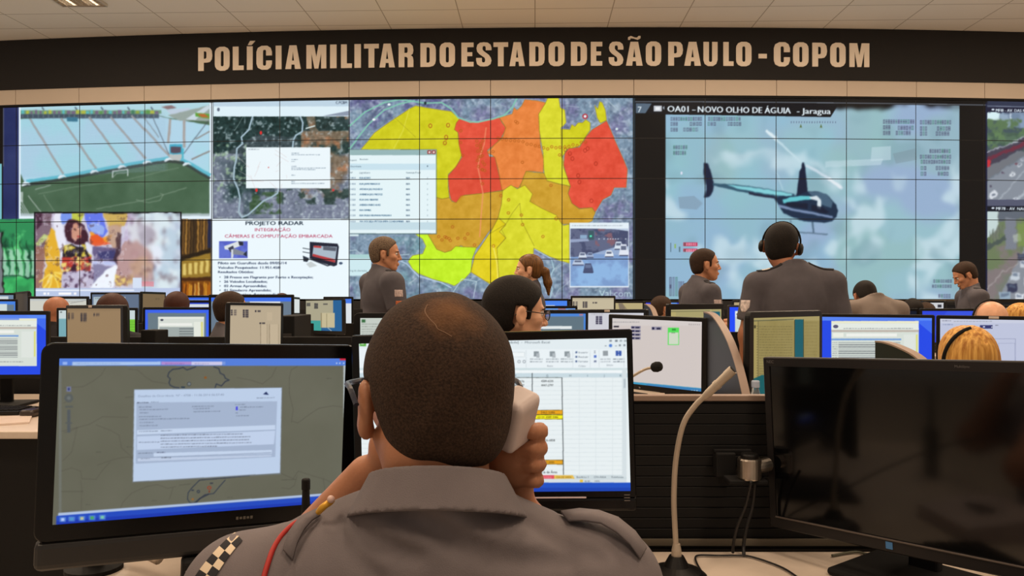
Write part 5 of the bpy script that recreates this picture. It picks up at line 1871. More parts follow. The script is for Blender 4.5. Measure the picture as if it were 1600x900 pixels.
def label_text(s_, M, x, z, h_, parent, m, y=-0.0026, name='lettering'):
    tr = text_tris(s_)
    bm = bmesh.new()
    for t3 in tr:
        bm.faces.new([bm.verts.new((x + p[0] * h_, y, z + p[1] * h_)) for p in t3])
    g = bmesh.ops.extrude_face_region(bm, geom=bm.faces[:])
    bmesh.ops.translate(bm, vec=(0, .0004, 0), verts=[v for v in g['geom'] if isinstance(v, bmesh.types.BMVert)])
    bmesh.ops.transform(bm, matrix=M, verts=bm.verts)
    return bm_obj(name, bm, m, parent)


m_print = mat('dim grey lettering', (96, 92, 92), .5)
label_text('NEC', L @ N0.M, -N0.w / 2 - .006, H_N / 2 + .006, .0062, m_right, m_print)
label_text('MultiSync', L @ N0.M, N0.w / 2 - .12, H_N / 2 + .006, .0045, m_right, m_print)
bm = bmesh.new()
box(bm, (-.008, -.0026, -H_N / 2 - .0115), (.0125, .001, .0125), .0005)
bmesh.ops.transform(bm, matrix=L @ N0.M, verts=bm.verts)
st_ = bm_obj('sticker', bm, mat('blue sticker', (70, 130, 190), .4), m_right)
st_['label'] = 'small square blue sticker'
bm = bmesh.new()
box(bm, (0, -.0035, -H_N / 2 - .0015), (.474, .003, .003), .001)
bmesh.ops.transform(bm, matrix=L @ N0.M, verts=bm.verts)
bm_obj('lower_lip', bm, mat('paler bezel lip', (88, 78, 72), .35), m_right)  # strip along the lower screen edge, paler than the bezel

# ---- monitors of the rows beyond
# (corners, painter, label, options)


def quick(c, paint, label, px=1.3, mx=330, bgcol=(200, 200, 200), **kw):
    m = Mon(*c[:6], H=c[6] if len(c) > 6 else .268)
    cv_ = m.canvas(scaled(m, px, mx), bgcol)
    paint(cv_, m)
    return build_monitor(m, cv_, label, kw.pop('group', 'monitors on the middle rows of desks'), **kw)


def whitewin(bar=(222, 226, 226), bg=(226, 228, 226), seed=1, lines=True):
    def f(cv_, m):
        x0, y0 = m.px[0]
        x1, y1 = m.px[1][0], m.px[2][1]
        cv_.rect(x0 - 5, y0 - 5, x1 + 5, y0 + (y1 - y0) * .07, bar)
        if lines:
            for k in range(5):
                cv_.scrawl(x0 + 3, y0 + (y1 - y0) * (.14 + .09 * k), (x1 - x0) * random.uniform(.3, .8), 1.6, (140, 146, 150), .5, seed + k)
    return f


def blue_desktop(win=None, c=(56, 110, 226)):
    def f(cv_, m):
        x0, y0 = m.px[0]
        x1, y1 = m.px[1][0], m.px[2][1]
        cv_.rect(x0 - 5, y0 - 5, x1 + 5, y1 + 5, c)
        cv_.poly([(x0, y1), (x1, y0), (x1 + 4, y1)], (96, 150, 240), .4)
        if win:
            cv_.rect(*win, (222, 230, 234))
            cv_.scrawl(win[0] + 2, win[1] + 4, (win[2] - win[0]) * .7, 1.5, (120, 130, 140), .5)
    return f


def paint_A1(cv_, m):
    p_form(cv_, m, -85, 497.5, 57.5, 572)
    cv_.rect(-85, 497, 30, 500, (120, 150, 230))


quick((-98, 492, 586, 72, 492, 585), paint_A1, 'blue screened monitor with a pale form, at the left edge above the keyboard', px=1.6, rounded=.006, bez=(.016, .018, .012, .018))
quick((92, 485, 546, 211, 485, 546), lambda c, m: (c.rect(80, 480, 220, 560, (200, 214, 216)), c.rect(92, 498, 104, 560, (120, 170, 180)), c.rect(202, 499, 211, 527, (120, 200, 60)), c.rect(94, 487, 97, 488.5, (40, 40, 40)),
                                               [c.line([(202, 503 + 4 * k), (211, 503 + 4 * k)], .7, (90, 160, 50)) for k in range(6)]), 'white and lime green screened monitor mostly hidden behind the brownish one')
quick((105, 482, 568, 189, 482, 578), lambda c, m: p_beige(c, m, bg=(150, 124, 92), boxes=False), 'turned monitor with a brownish beige screen, above the left large monitor', bez=(.012, .016, .026, .018), sticker=-.02)
m_A3 = quick((227, 484, 543, 330.5, 484, 542), lambda c, m: (c.rect(220, 480, 340, 550, (60, 100, 236)), c.rect(231, 489, 322, 550, (104, 122, 132)), c.rect(247, 495, 319, 550, (214, 220, 212)), c.rect(247, 495, 319, 498, (232, 234, 226)),
                                                      c.ell(253, 500, 2.5, 1.6, (60, 64, 80)), c.rect(249, 505, 300, 509, (236, 238, 232)), c.rect(249, 511, 303, 530, (160, 170, 168)), [c.rect(280, 513 + k * 4, 302, 514.5 + k * 4, (110, 118, 120)) for k in range(4)], c.rect(303, 503, 314, 535, (228, 232, 222)), c.rect(314, 503, 317, 535, (216, 214, 130))),
             'blue bordered monitor with a grey and white form, above the left large monitor')
quick((359.5, 477, 571, 439, 478, 563), lambda c, m: p_beige(c, m, bg=(184, 168, 142)), 'turned monitor with a pale beige screen and two empty columns', bez=(.008, .014, .02, .018), sticker=.0, px=1.8)
quick((478, 470, 516, 534, 469, 517.5, .27), lambda c, m: (c.rect(470, 460, 540, 525, (34, 96, 148)), c.rect(476, 465, 520.5, 501, (170, 164, 138)), c.rect(476, 501, 502, 520, (60, 158, 150)), c.rect(501, 489, 523, 512, (196, 184, 148)), c.rect(501, 489, 503, 512, (150, 140, 110)), c.rect(510, 490, 511, 512, (150, 140, 110)),
                                                       [c.rect(479, 473.5 + k * 1.7, 485, 474.7 + k * 1.7, (60, 60, 64)) for k in range(3)], [c.rect(491, 474 + k * 2.2, 497, 475.6 + k * 2.2, (50, 50, 56)) for k in range(4)], c.rect(505, 474.5, 512, 476, (60, 60, 64)), c.line([(512, 512), (519, 518)], 1, (180, 190, 190))),
      'small monitor with beige and teal windows, left of the spreadsheet', px=2.2, bez=(.012, .014, .03, .03), sticker=.0, base_w=.09)
quick((563, 497, 570, 690, 497, 570), lambda c, m: (c.rect(555, 490, 700, 575, (196, 204, 196)), c.rect(565, 499, 571, 504, (60, 110, 70)), [c.scrawl(565, 507 + k * 4, 60, 1.5, (110, 116, 110), .6, k) for k in range(8)]), 'round cornered monitor partly hidden by the head of the officer on the telephone', bez=(.038, .03, .03, .03), rounded=.03)
quick((770, 490, 582, 915, 490, 576), lambda c, m: (c.rect(760, 480, 925, 590, (74, 132, 214)), c.rect(760, 494.5, 912, 590, (96, 116, 128)), c.rect(760, 509.5, 893.5, 514, (226, 232, 232)), c.rect(905, 491, 911, 493, (200, 120, 110))), 'monitor with a grey blue screen and a pale bar, beside the man with glasses', sticker=False)
quick((890, 489, 569, 1006, 489, 578), lambda c, m: (c.rect(880, 480, 1010, 590, (206, 206, 214)), c.scrawl(924, 491.5, 18, 1.6, (150, 150, 160), .6), [c.rect(931, 494 + k * 3.3, 935, 496.6 + k * 3.3, (50, 46, 70)) for k in range(4)], [c.rect(936, 494 + k * 3.3, 941, 496.6 + k * 3.3, (60, 56, 84)) for k in range(4)]), 'turned white monitor with a block of dark buttons, right of the man with glasses', sticker=.02)


def paint_A9(c, m):
    bg = (208, 198, 194)
    c.rect(940, 480, 1110, 620, bg)
    c.poly([(950, 495), (1100, 501), (1100, 503), (950, 497)], (70, 84, 110))
    c.rect(950, 498.5, 1100, 509, (214, 208, 206), .6)
    c.scrawl(955, 504, 44, 1.6, (120, 120, 124), .6)
    for k in range(6):
        c.rect(1076 + k * 3.2, 506 + k * .1, 1078 + k * 3.2, 508, (170, 160, 160))
    for k in range(1):
        c.rect(953, 509, 957, 512, (44, 42, 66)); c.rect(959, 509, 967, 511.5, (50, 46, 60))
    for k in range(4):
        c.rect(986, 509.5 + k * 5.6, 1001, 513.6 + k * 5.6, (110, 108, 140), .8); c.rect(987, 510.3 + k * 5.6, 991, 513 + k * 5.6, (34, 34, 66)); c.rect(993, 510.8 + k * 5.6, 999, 513.2 + k * 5.6, (44, 44, 74))
    c.rect(1018, 510.5, 1034, 515.5, (130, 128, 156), .8); c.rect(1019, 511.3, 1022.5, 515, (34, 34, 66)); c.rect(1026, 512, 1032, 515, (44, 44, 74))
    c.rect(1043.5, 512, 1061, 539, (86, 222, 90)); c.rect(1045, 519.5, 1060, 538, (206, 216, 196)); c.rect(1050, 513.5, 1056, 516.5, (50, 150, 60)); c.rect(1049, 519.7, 1055, 520.6, (110, 130, 110))
    c.poly([(950, 593), (1100, 607), (1100, 616), (950, 600)], (60, 150, 190))
    c.poly([(1010, 600), (1100, 608), (1100, 616), (1010, 606)], (60, 120, 180), .8)
    for x in (1080, 1084, 1088):
        c.rect(x, 609.5, x + 2, 611.5, (170, 200, 214))
    c.soften(940, 480, 1110, 620, .5)


A9m = Mon(957, 497, 596, 1097, 503, 612)
cv = A9m.canvas(260, (208, 198, 194))
paint_A9(cv, A9m)
m_A9 = build_monitor(A9m, cv, 'turned white screened monitor with a small green box on it, right of the spreadsheet', 'monitors on the middle rows of desks', bez=(.02, .016, .024, .022), sticker=.0, rounded=.006)
label_text('hp', local_matrix(m_A9).inverted() @ A9m.M, -.075, -A9m.h / 2 - .014, .006, m_A9, mat('pale badge', (190, 190, 200), .4))


def paint_A12(c, m):
    c.rect(1160, 480, 1300, 640, (150, 136, 84))
    c.noise(1160, 480, 1300, 640, 30, .02, seed=5)
    c.rect(1170, 490, 1290, 501, (166, 152, 100)); c.line([(1176, 501.5), (1240, 499)], 1.2, (70, 76, 60))
    c.rect(1242, 499, 1255, 598, (22, 92, 104))
    c.line([(1241.5, 500), (1241.5, 598)], 1, (70, 66, 40)); c.line([(1255.5, 499), (1255.5, 598)], 1, (70, 66, 40))
    c.rect(1176, 502, 1184.5, 590, (164, 148, 92)); c.line([(1184.5, 502), (1184.5, 590)], 1, (96, 88, 60), .8); c.rect(1178, 508, 1181, 513, (70, 66, 44))
    for k in range(20):
        c.scrawl(1186, 511 + k * 4.1, 52, 1.6, (104, 94, 60), .6, k)
        c.scrawl(1257, 505 + k * 5, 20, 1.6, (120, 106, 64), .4, k + 50)
        c.rect(1182, 509 + k * 4.1, 1184, 510 + k * 4.1, (110, 100, 64))
    c.poly([(1170, 595), (1190, 586), (1300, 580), (1300, 640), (1170, 640)], (20, 92, 96))


quick((1177, 497, 622, 1280.5, 494, 607), paint_A12, 'turned monitor with an olive screen and teal stripe, in front of the broad officer', px=2.4, rounded=.022, bez=(.026, .022, .018, .03), body=M_BLACK)
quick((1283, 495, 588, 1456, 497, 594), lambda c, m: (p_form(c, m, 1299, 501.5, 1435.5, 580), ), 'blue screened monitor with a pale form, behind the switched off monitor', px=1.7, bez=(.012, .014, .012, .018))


def paint_A14(c, m):
    c.rect(1460, 490, 1660, 610, (190, 196, 220))
    c.rect(1460, 490, 1660, 505, (204, 208, 224), .7)
    c.scrawl(1472, 502, 14, 1.8, (90, 90, 110), .6); c.scrawl(1490, 503, 60, 1.8, (130, 134, 150), .5)
    c.scrawl(1473, 508, 16, 2, (110, 124, 160), .6)
    c.rect(1531, 508, 1551, 513.5, (54, 58, 110)); c.rect(1536, 509.5, 1539, 512, (190, 196, 220)); c.rect(1549, 510, 1550.5, 512, (220, 225, 235)); c.rect(1555, 507.8, 1560, 508.8, (120, 124, 140))
    c.frame(1543, 529, 1587, 600, .8, (150, 156, 186)); c.frame(1560, 536, 1586, 600, .8, (150, 156, 186), .6)
    for k in range(9):
        c.rect(1553, 537 + k * 3.4, 1557, 538.6 + k * 3.4, (120, 124, 160), .7)
    c.rect(1590, 600, 1592, 610, (90, 90, 110))


quick((1469, 498, 592, 1645, 501, 600), paint_A14, 'pale lilac screened monitor in front of the blond woman', px=1.5, sticker=-.005, bez=(.015, .016, .015, .018))
quick((1048, 484, 566, 1127, 483, 560), lambda c, m: (c.rect(1040, 470, 1140, 580, (168, 158, 108)), c.rect(1040, 480, 1112, 487, (176, 166, 120)), c.rect(1109, 487, 1125, 560, (24, 92, 110)), c.rect(1040, 487, 1056, 560, (180, 166, 110)), c.line([(1040, 487), (1109, 486)], .9, (90, 90, 60))), 'turned monitor with an olive screen and teal corner, below the young officer in profile', px=2, bez=(.02, .03, .02, .02))
quick((1140, 480, 541, 1246, 480, 541), lambda c, m: (c.rect(1130, 470, 1260, 550, (36, 76, 246)), c.rect(1148.5, 486, 1250, 560, (206, 216, 208)), c.rect(1148.5, 486, 1250, 496, (232, 238, 234)), c.ell(1153, 491, 2.4, 1.6, (50, 50, 66)), c.scrawl(1149, 496, 60, 1.2, (140, 110, 100), .6), c.ell(1155, 527, 5, 3, (170, 186, 184), ring=1), c.scrawl(1150, 533, 14, 1.4, (130, 150, 140), .6)),
      'blue bordered monitor with a white form, between the curved partition and the olive screen', bez=(.012, .014, .012, .018), body=M_GREYP)

# far rows: small in the photograph
FARG = 'small monitors on the far rows of desks'


def far(c, paint, label, **kw):
    kw.setdefault('bez', (.018, .022, .018, .022))
    return quick(c, paint, label, px=1.6, group=FARG, **kw)


def flat(col, extra=None):
    def f(c, m):
        x0, y0 = m.px[0]
        c.rect(x0 - 9, y0 - 9, m.px[1][0] + 9, m.px[2][1] + 9, col)
        if extra:
            extra(c)
    return f


far((-62, 471, 515, 24, 471, 514.5), flat((70, 130, 226), lambda c: (c.rect(-60, 475, 11, 520, (206, 218, 216)), c.rect(11, 476, 22, 520, (104, 124, 140)))), 'bright blue monitor with a white window, in the row behind the left edge blue screen')
far((-62, 461, 503, 21, 461, 502), flat((110, 134, 160), lambda c: c.rect(-60, 463, 13, 468, (206, 216, 220))), 'grey blue monitor at the left edge, hindmost of the three there')
far((23, 460, 500, 43, 458, 500), flat((66, 58, 50)), 'sharply turned monitor with a dark brown screen, near the green picture')
far((47, 467, 517, 135, 467, 517), flat((206, 206, 196), lambda c: (c.rect(46, 466, 136, 470, (190, 196, 196)), c.scrawl(104, 472, 26, 1.4, (130, 130, 130), .6), c.line([(110, 474), (135, 469)], .8, (150, 150, 150)))), 'white screened monitor behind the bald head at the left')
far((144, 460, 500, 217, 460, 500), flat((96, 112, 136), lambda c: (c.rect(146, 464, 196, 480, (176, 192, 200)), c.scrawl(148, 467, 44, 1.4, (70, 80, 90), .6))), 'slate blue monitor behind the dark haired head, under the carnival film')
far((223, 459, 502, 257.5, 460, 501), flat((120, 100, 72), lambda c: c.scrawl(243, 468, 6, 2.2, (70, 60, 50), .6)), 'narrow turned monitor with a dark beige screen under the right end of the carnival film', sticker=.0)
far((292, 465, 507, 366, 465, 507), flat((54, 100, 226), lambda c: c.rect(292, 468, 345, 472, (110, 150, 240))), 'blue monitor, its top just over a lower blue one, below the golden building')
far((273, 473, 522, 362, 473, 522), flat((24, 56, 190), lambda c: (c.rect(280, 475, 331, 480, (214, 220, 226)), c.rect(332, 474, 362, 522, (40, 104, 170)), [c.rect(274.5 + 3.2 * (k % 2), 474.5 + 3 * (k // 2), 276.5 + 3.2 * (k % 2), 476.5 + 3 * (k // 2), (190, 210, 250)) for k in range(4)])), 'deep blue monitor with four small pale squares, behind the monitor with the grey form')
far((330, 465, 533, 455, 465, 533, .309), flat((104, 122, 140), lambda c: (c.rect(330, 464, 456, 471, (60, 110, 230)), c.rect(330, 471, 390, 478, (120, 140, 160)), c.rect(390, 471, 438, 474, (224, 228, 234)))), 'wide monitor with a blue top strip, behind the grey shirted officer at the left')
far((457.5, 467, 489, 468, 468, 489, .138), flat((214, 222, 222)), 'small white display between two large monitors, below the white slide')
far((508, 467, 509, 549, 467, 509), flat((70, 120, 226), lambda c: (c.rect(540, 474, 552, 512, (220, 226, 230)),)), 'blue and white monitor behind the back of the standing officer at the left')
far((822, 470, 510, 886, 470, 510), flat((70, 130, 236), lambda c: c.rect(850, 477, 867, 480, (220, 228, 234))), 'blue monitor beside the woman with the ponytail')
far((815, 482, 532, 899, 482, 532), flat((110, 160, 232), lambda c: (c.rect(815, 485, 899, 532, (120, 130, 140)), c.rect(872, 482, 884, 483.6, (170, 110, 120)))), 'pale blue monitor just in front of the small blue one beside the ponytail')
far((894.5, 465.5, 506, 959, 465.5, 506), lambda c, m: p_beige(c, m, bg=(196, 184, 156), boxes=False), 'pale beige monitor with dark blocks, under the traffic camera picture', sticker=.0)
far((938, 473.5, 512, 1004, 473.5, 512), flat((184, 168, 122), lambda c: (c.poly([(966, 474), (972, 474), (978, 483), (968, 484)], (130, 116, 100)), c.line([(972, 474), (980, 484)], .8, (130, 116, 90)))), 'beige monitor half hidden behind the one with dark blocks')
far((1009, 473, 512, 1076, 473, 512), flat((36, 60, 214), lambda c: (c.rect(1014, 476, 1024, 484, (206, 220, 226)), c.rect(1046, 472, 1058, 476, (90, 150, 240)))), 'vivid blue monitor behind the dark haired head near the black gap')
far((1147, 472.5, 511, 1203, 472.5, 511), flat((180, 160, 120)), 'beige monitor peeking out left of the broad officer')
far((1278, 485, 533, 1361, 485, 533), flat((170, 182, 200), lambda c: c.scrawl(1330, 488, 24, 1.4, (120, 130, 140), .5)), 'pale monitor below the right arm of the broad officer')
far((1352, 476.5, 515, 1412, 476.5, 515), flat((40, 70, 210), lambda c: c.rect(1370, 478, 1390, 482, (110, 140, 190))), 'blue monitor beside the khaki shirted man')
far((1388, 486, 534, 1432, 486, 534), flat((16, 24, 40)), 'dark monitor with a nearly black screen, right of the khaki shirted man')
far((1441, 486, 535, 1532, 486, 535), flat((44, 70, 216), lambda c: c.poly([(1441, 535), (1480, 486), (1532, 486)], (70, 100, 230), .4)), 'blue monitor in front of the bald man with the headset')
far((1444, 473, 513, 1476.5, 473, 513), flat((206, 208, 212), lambda c: (c.rect(1453, 476, 1459, 480.5, (50, 50, 60)), c.rect(1465, 476, 1471, 480.5, (50, 50, 60)))), 'small white monitor with two dark blocks, left of the officer who looks down')
far((1572, 481, 532, 1662, 482, 534), flat((196, 204, 206), lambda c: c.scrawl(1574, 486, 30, 1.5, (120, 130, 140), .5)), 'white monitor at the right edge beside the bald man')
far((1538, 472, 511, 1606, 473, 512), flat((22, 22, 24)), 'black monitor at the right edge, nearest to the road picture', bez=(.02, .035, .02, .02))
far((1480, 476, 518, 1540, 477, 518), flat((16, 15, 16)), 'low dark monitor directly in front of the officer who looks down', bez=(.03, .03, .03, .02))

# ------------------------------------------------------------------ consoles


def console(name, x0, x1, y0, y1, label, cat='desk', back_h=None, z=.75, th=.028, group=None, inset=.03):
    t = empty(name, ((x0 + x1) / 2, (y0 + y1) / 2, 0))
    cx, cy = (x0 + x1) / 2, (y0 + y1) / 2
    w, d = x1 - x0, y1 - y0
    bm = bmesh.new()
    box(bm, (0, 0, z - th / 2), (w, d, th), .004)
    bm_obj('worktop', bm, M_DESK, t)
    bm = bmesh.new()
    n = max(2, int(w / 1.6) + 1)
    for k in range(n):
        box(bm, (-w / 2 + inset + (w - 2 * inset) * k / (n - 1), .02, (z - th) / 2), (.04, d - .12, z - th), .003)
    bm_obj('support_panels', bm, M_CHAR, t)
    if back_h:
        bm = bmesh.new()
        zz = z - .01
        by = d / 2 + .047
        nn = 0
        while zz < back_h - .02:
            hgt = .0215
            box(bm, (0, by, zz + hgt / 2), (w, .008, hgt - .0016), .0008, 1)
            zz += hgt
            nn += 1
        box(bm, (0, by + .008, (z + back_h) / 2 - .001), (w, .014, back_h - z), 0)
        box(bm, (0, by + .006, z / 2), (w, .02, z - .012), 0)
        bm_obj('slat_panel', bm, M_SLAT, t)
        bm = bmesh.new()
        box(bm, (0, by + .004, back_h + .004), (w, .024, .012), .002)
        bm_obj('ledge', bm, M_EDGE, t)
        bm = bmesh.new()
        box(bm, (0, by - .014, z + .008), (w, .006, .014), .001)
        bm_obj('aluminium_strip', bm, mat('dull aluminium strip', (120, 112, 98), .4, .6), t)
    tag(t, label, cat, group)
    return t


front_desk = console('console_desk', -.80, 1.75, 1.03, 1.575, 'pale beige desk in front with a black slatted back panel, carrying the gooseneck microphone', back_h=1.048)
cs_l = console('console_desk', -3.9, -1.02, 2.93, 4.02, 'pale desk at the left edge of the photo with a keyboard on it')
bm = bmesh.new()
box(bm, (0, -.46, .36), (2.86, .02, .70), .002)  # black sheet added to stand in for the darkness under the open desk
bm_obj('front_panel', bm, M_SLAT, cs_l)
cs_r = console('console_desk', .36, 1.34, 2.0, 3.46, 'desk that carries the turned white monitor, mostly hidden behind the front desk', inset=.28)
console('console_desk', 1.38, 3.2, 3.08, 3.68, 'desk in front of the blond woman, hidden behind the switched off monitor', inset=.42)
g_ = 'far desks hidden behind rows of monitors'
for (x0, x1, y0, y1) in ((-.62, .33, 3.12, 3.95), (.36, 1.12, 3.5, 4.62), (-1.05, -.25, 4.25, 4.95), (-5.2, -1.25, 5.25, 5.85), (1.62, 2.35, 5.15, 5.85), (-6.0, -.9, 6.42, 7.08), (-.85, 3.75, 6.42, 7.0), (4.75, 6.3, 6.42, 7.0), (-6.8, -.6, 7.6, 8.55), (-.55, 3.1, 7.6, 8.75), (3.15, 6.9, 8.15, 8.75)):
    console('console_desk', x0, x1, y0, y1, 'long far desk hidden under the rows of monitors', group=g_)

# black partition boards behind the monitors
for (x0, x1, y, zt, lab) in ((-3.9, -.66, 4.08, 1.04, 'low black partition behind the left monitors of the second row'), (.1, 2.0, 4.78, 1.03, 'low black partition behind the broad officer'), (-5.2, 1.0, 7.12, .99, 'low black partition behind the third row of monitors'), (-6.3, 6.6, 8.95, 1.08, 'hindmost low black partition, below the display wall')):
    bm = bmesh.new()
    box(bm, (0, 0, zt / 2), (x1 - x0, .03, zt), .004)
    o = bm_obj('desk_partition', bm, M_MATTE, None)
    o.location = ((x0 + x1) / 2, y, 0)
    tag(o, lab, 'partition', 'low black partitions')

# curved dividers between workplaces


def curved_divider(xc, pts, thick, label):
    """pts: (Y, z) rim of the board from the back top to the front foot"""
    y_back = pts[0][0]
    t = empty('curved_divider', (xc, y_back - .2, .75))
    rim = smooth_path([(0, p[0], p[1]) for p in pts], 8)
    ol = [(p.y, p.z) for p in rim] + [(y_back, .75)]
    R = Matrix(((0, 1, 0, 0), (1, 0, 0, 0), (0, 0, 1, 0), (0, 0, 0, 1)))     # prism x -> world Y, prism y -> world X
    bm = bmesh.new()
    prism(bm, ol, -thick / 2, thick / 2)
    bmesh.ops.transform(bm, matrix=Matrix.Translation((xc, 0, 0)) @ R, verts=bm.verts)
    bmesh.ops.recalc_face_normals(bm, faces=bm.faces)
    bm_obj('board', bm, M_CHAR, t, world_space=True)
    bm = bmesh.new()
    prev = None
    for i, p in enumerate(rim):
        d = (rim[min(i + 1, len(rim) - 1)] - rim[max(i - 1, 0)]).normalized()
        nrm = Vector((0, d.z, -d.y))
        if nrm.z < 0:
            nrm = -nrm
        q = [bm.verts.new((xc + sx * (thick / 2 + .001), p.y + nrm.y * o_, p.z + nrm.z * o_)) for sx, o_ in ((-1, -.001), (1, -.001), (1, .004), (-1, .004))]
        if prev:
            for k in range(4):
                bm.faces.new((prev[k], prev[(k + 1) % 4], q[(k + 1) % 4], q[k]))
        else:
            bm.faces.new(q)
        prev = q
    bm.faces.new(prev[::-1])
    bmesh.ops.recalc_face_normals(bm, faces=bm.faces)
    bm_obj('edge_band', bm, M_EDGE, t, world_space=True)
    tag(t, label, 'divider', 'curved desk dividers')
    return t


curved_divider(.757, [(3.05, 1.192), (2.97, 1.188), (2.90, 1.175), (2.80, 1.14), (2.70, 1.09), (2.61, 1.02), (2.53, .93), (2.48, .84), (2.45, .75)], .024, 'dark curved divider with a beige edge, beside the white monitor with the green box')
curved_divider(1.17, [(2.50, 1.112), (2.44, 1.112), (2.36, 1.104), (2.26, 1.085), (2.18, 1.05), (2.12, 1.0), (2.06, .9), (2.04, .75)], .024, 'dark curved divider with a beige edge, just above the switched off monitor')
curved_divider(.78, [(4.55, 1.20), (4.45, 1.195), (4.32, 1.17), (4.20, 1.10), (4.10, .98), (4.06, .75)], .024, 'small far curved divider, below the dark haired head near the black gap')

# ------------------------------------------------------------------ small things on the desks


def gooseneck(loc, pts, r, label, tip='metal', base_r=.055):
    t = empty('gooseneck_microphone', loc)
    bm = bmesh.new()
    lathe(bm, [(base_r, 0), (base_r, .006), (base_r * .82, .014), (base_r * .42, .022), (base_r * .3, .034), (base_r * .24, .040)], 28)
    bm_obj('base', bm, M_BLACK, t)
    P_ = [Vector(p) - Vector(loc) for p in pts]
    bm = bmesh.new()
    lathe(bm, [(r * 1.9, .036), (r * 1.8, .05), (r * 1.3, .062)], 16)
    bm_obj('collar', bm, M_NICKEL, t)
    bm = bmesh.new()
    tube(bm, [(0, 0, .04)] + P_, r, 12, 8)
    bm_obj('gooseneck', bm, M_NICKEL, t)
    d = (P_[-1] - P_[-2]).normalized()
    e = P_[-1]
    bm = bmesh.new()
    if tip == 'metal':
        tube(bm, [e - d * .012, e, e + d * .02, e + d * .052], [r * 1.15, r * 1.45, r * 1.55, r * 1.6], 16, 0)
        tube(bm, [e + d * .018, e + d * .024], [r * 1.75, r * 1.75], 16, 0)
        bm_obj('microphone_head', bm, M_NICKEL, t)
        bm = bmesh.new()
        tube(bm, [e + d * .045, e + d * .060], [r * 1.72, r * 1.72], 16, 0)
        ring = bm_obj('grille_ring', bm, M_NICKEL, t)
        bm = bmesh.new()
        tube(bm, [e + d * .052, e + d * .0612], [r * 1.3, r * 1.3], 16, 0)
        bm_obj('grille', bm, M_FOAM, t)
    else:
        tube(bm, [e - d * .006, e, e + d * .012, e + d * .024, e + d * .030], [r * 1.2, r * 3.2, r * 3.9, r * 3.3, r * 1.6], 16, 4)
        bm_obj('foam_windscreen', bm, M_FOAM, t)
    tag(t, label, 'microphone', 'gooseneck microphones')
    return t


def deskpt(px, py, z=.75):
    Y = (EYE - z) * FPX / (py - HY)
    return PT(px, py, Y)


MB = (PT(1057, 890, 1.43).x, 1.43, .75)
gooseneck(MB, [PT(1055, 830, 1.43), PT(1053, 780, 1.425), PT(1056, 720, 1.42), PT(1067, 665, 1.41), PT(1086, 634, 1.40), PT(1107, 614, 1.39)], .0050, 'silver gooseneck microphone standing on the front desk beside the seated officer')
gooseneck((.42, 2.42, .75), [PT(985, 680, 2.42), PT(955, 625, 2.43), PT(962, 606, 2.42), PT(990, 587, 2.40), PT(1008, 577, 2.39), PT(1020, 574.5, 2.38)], .0042, 'gooseneck microphone with a round black foam head, before the white monitor with the green box', tip='foam', base_r=.05)

# arm of the left monitor and arm joint of the right one
bm = bmesh.new()
ax0 = Vector((PT(160, 900, 1.5).x, 1.47, .75))
p1 = PT(236, 882, 1.37)
tube(bm, [ax0 + Vector((0, 0, .062)), (ax0 + Vector((0, 0, .062)) + p1) / 2 + Vector((0, .02, .004)), Vector((p1.x, 1.40, p1.z))], .011, 12, 4)
arm = bm_obj('mounting_arm', bm, M_SILVER, m_left, world_space=True, smooth=True)
arm['label'] = 'silver mounting arm'
bm = bmesh.new()
lathe(bm, [(.05, 0), (.05, .008), (.02, .012), (.016, .04), (.016, .075)], 24, c=ax0)
o = bm_obj('base_plate', bm, M_MATTE, arm)
o.data.transform(local_matrix(m_left).inverted())

jc = PT(1171, 748, 1.548)
bm = bmesh.new()
lathe(bm, [(.0215, 0), (.023, .003), (.023, .038), (.0215, .041)], 28)
tube(bm, [(.014, 0, .024), (.026, .004, .025), (.040, .012, .026)], .014, 14, 4)
bmesh.ops.translate(bm, vec=jc, verts=bm.verts)
arm = bm_obj('mounting_arm', bm, M_SILVER, m_right, world_space=True)
arm['label'] = 'silver arm joint'
bm = bmesh.new()
lathe(bm, [(.017, .041), (.0175, .047), (.016, .050)], 24)
bmesh.ops.transform(bm, matrix=local_matrix(m_right).inverted() @ Matrix.Translation(jc), verts=bm.verts)
bm_obj('cap', bm, M_BLACK, arm)
bm = bmesh.new()
box(bm, (-.006, .008, -.004), (.075, .05, .008), .002)
box(bm, (-.036, .050, .018), (.04, .030, .05), .003)
box(bm, (-.02, .050, .045), (.075, .012, .006), .001)
bmesh.ops.transform(bm, matrix=local_matrix(m_right).inverted() @ Matrix.Translation(jc), verts=bm.verts)
bm_obj('rail_bracket', bm, M_MATTE, arm)


def cable(pts, r, label, m=M_RUB, group='desk cables'):
    bm = bmesh.new()
    tube(bm, pts, r, 8, 8)
    o = bm_obj('cable', bm, m, None, smooth=True)
    base_at(o)
    tag(o, label, 'cable', group)
    return o


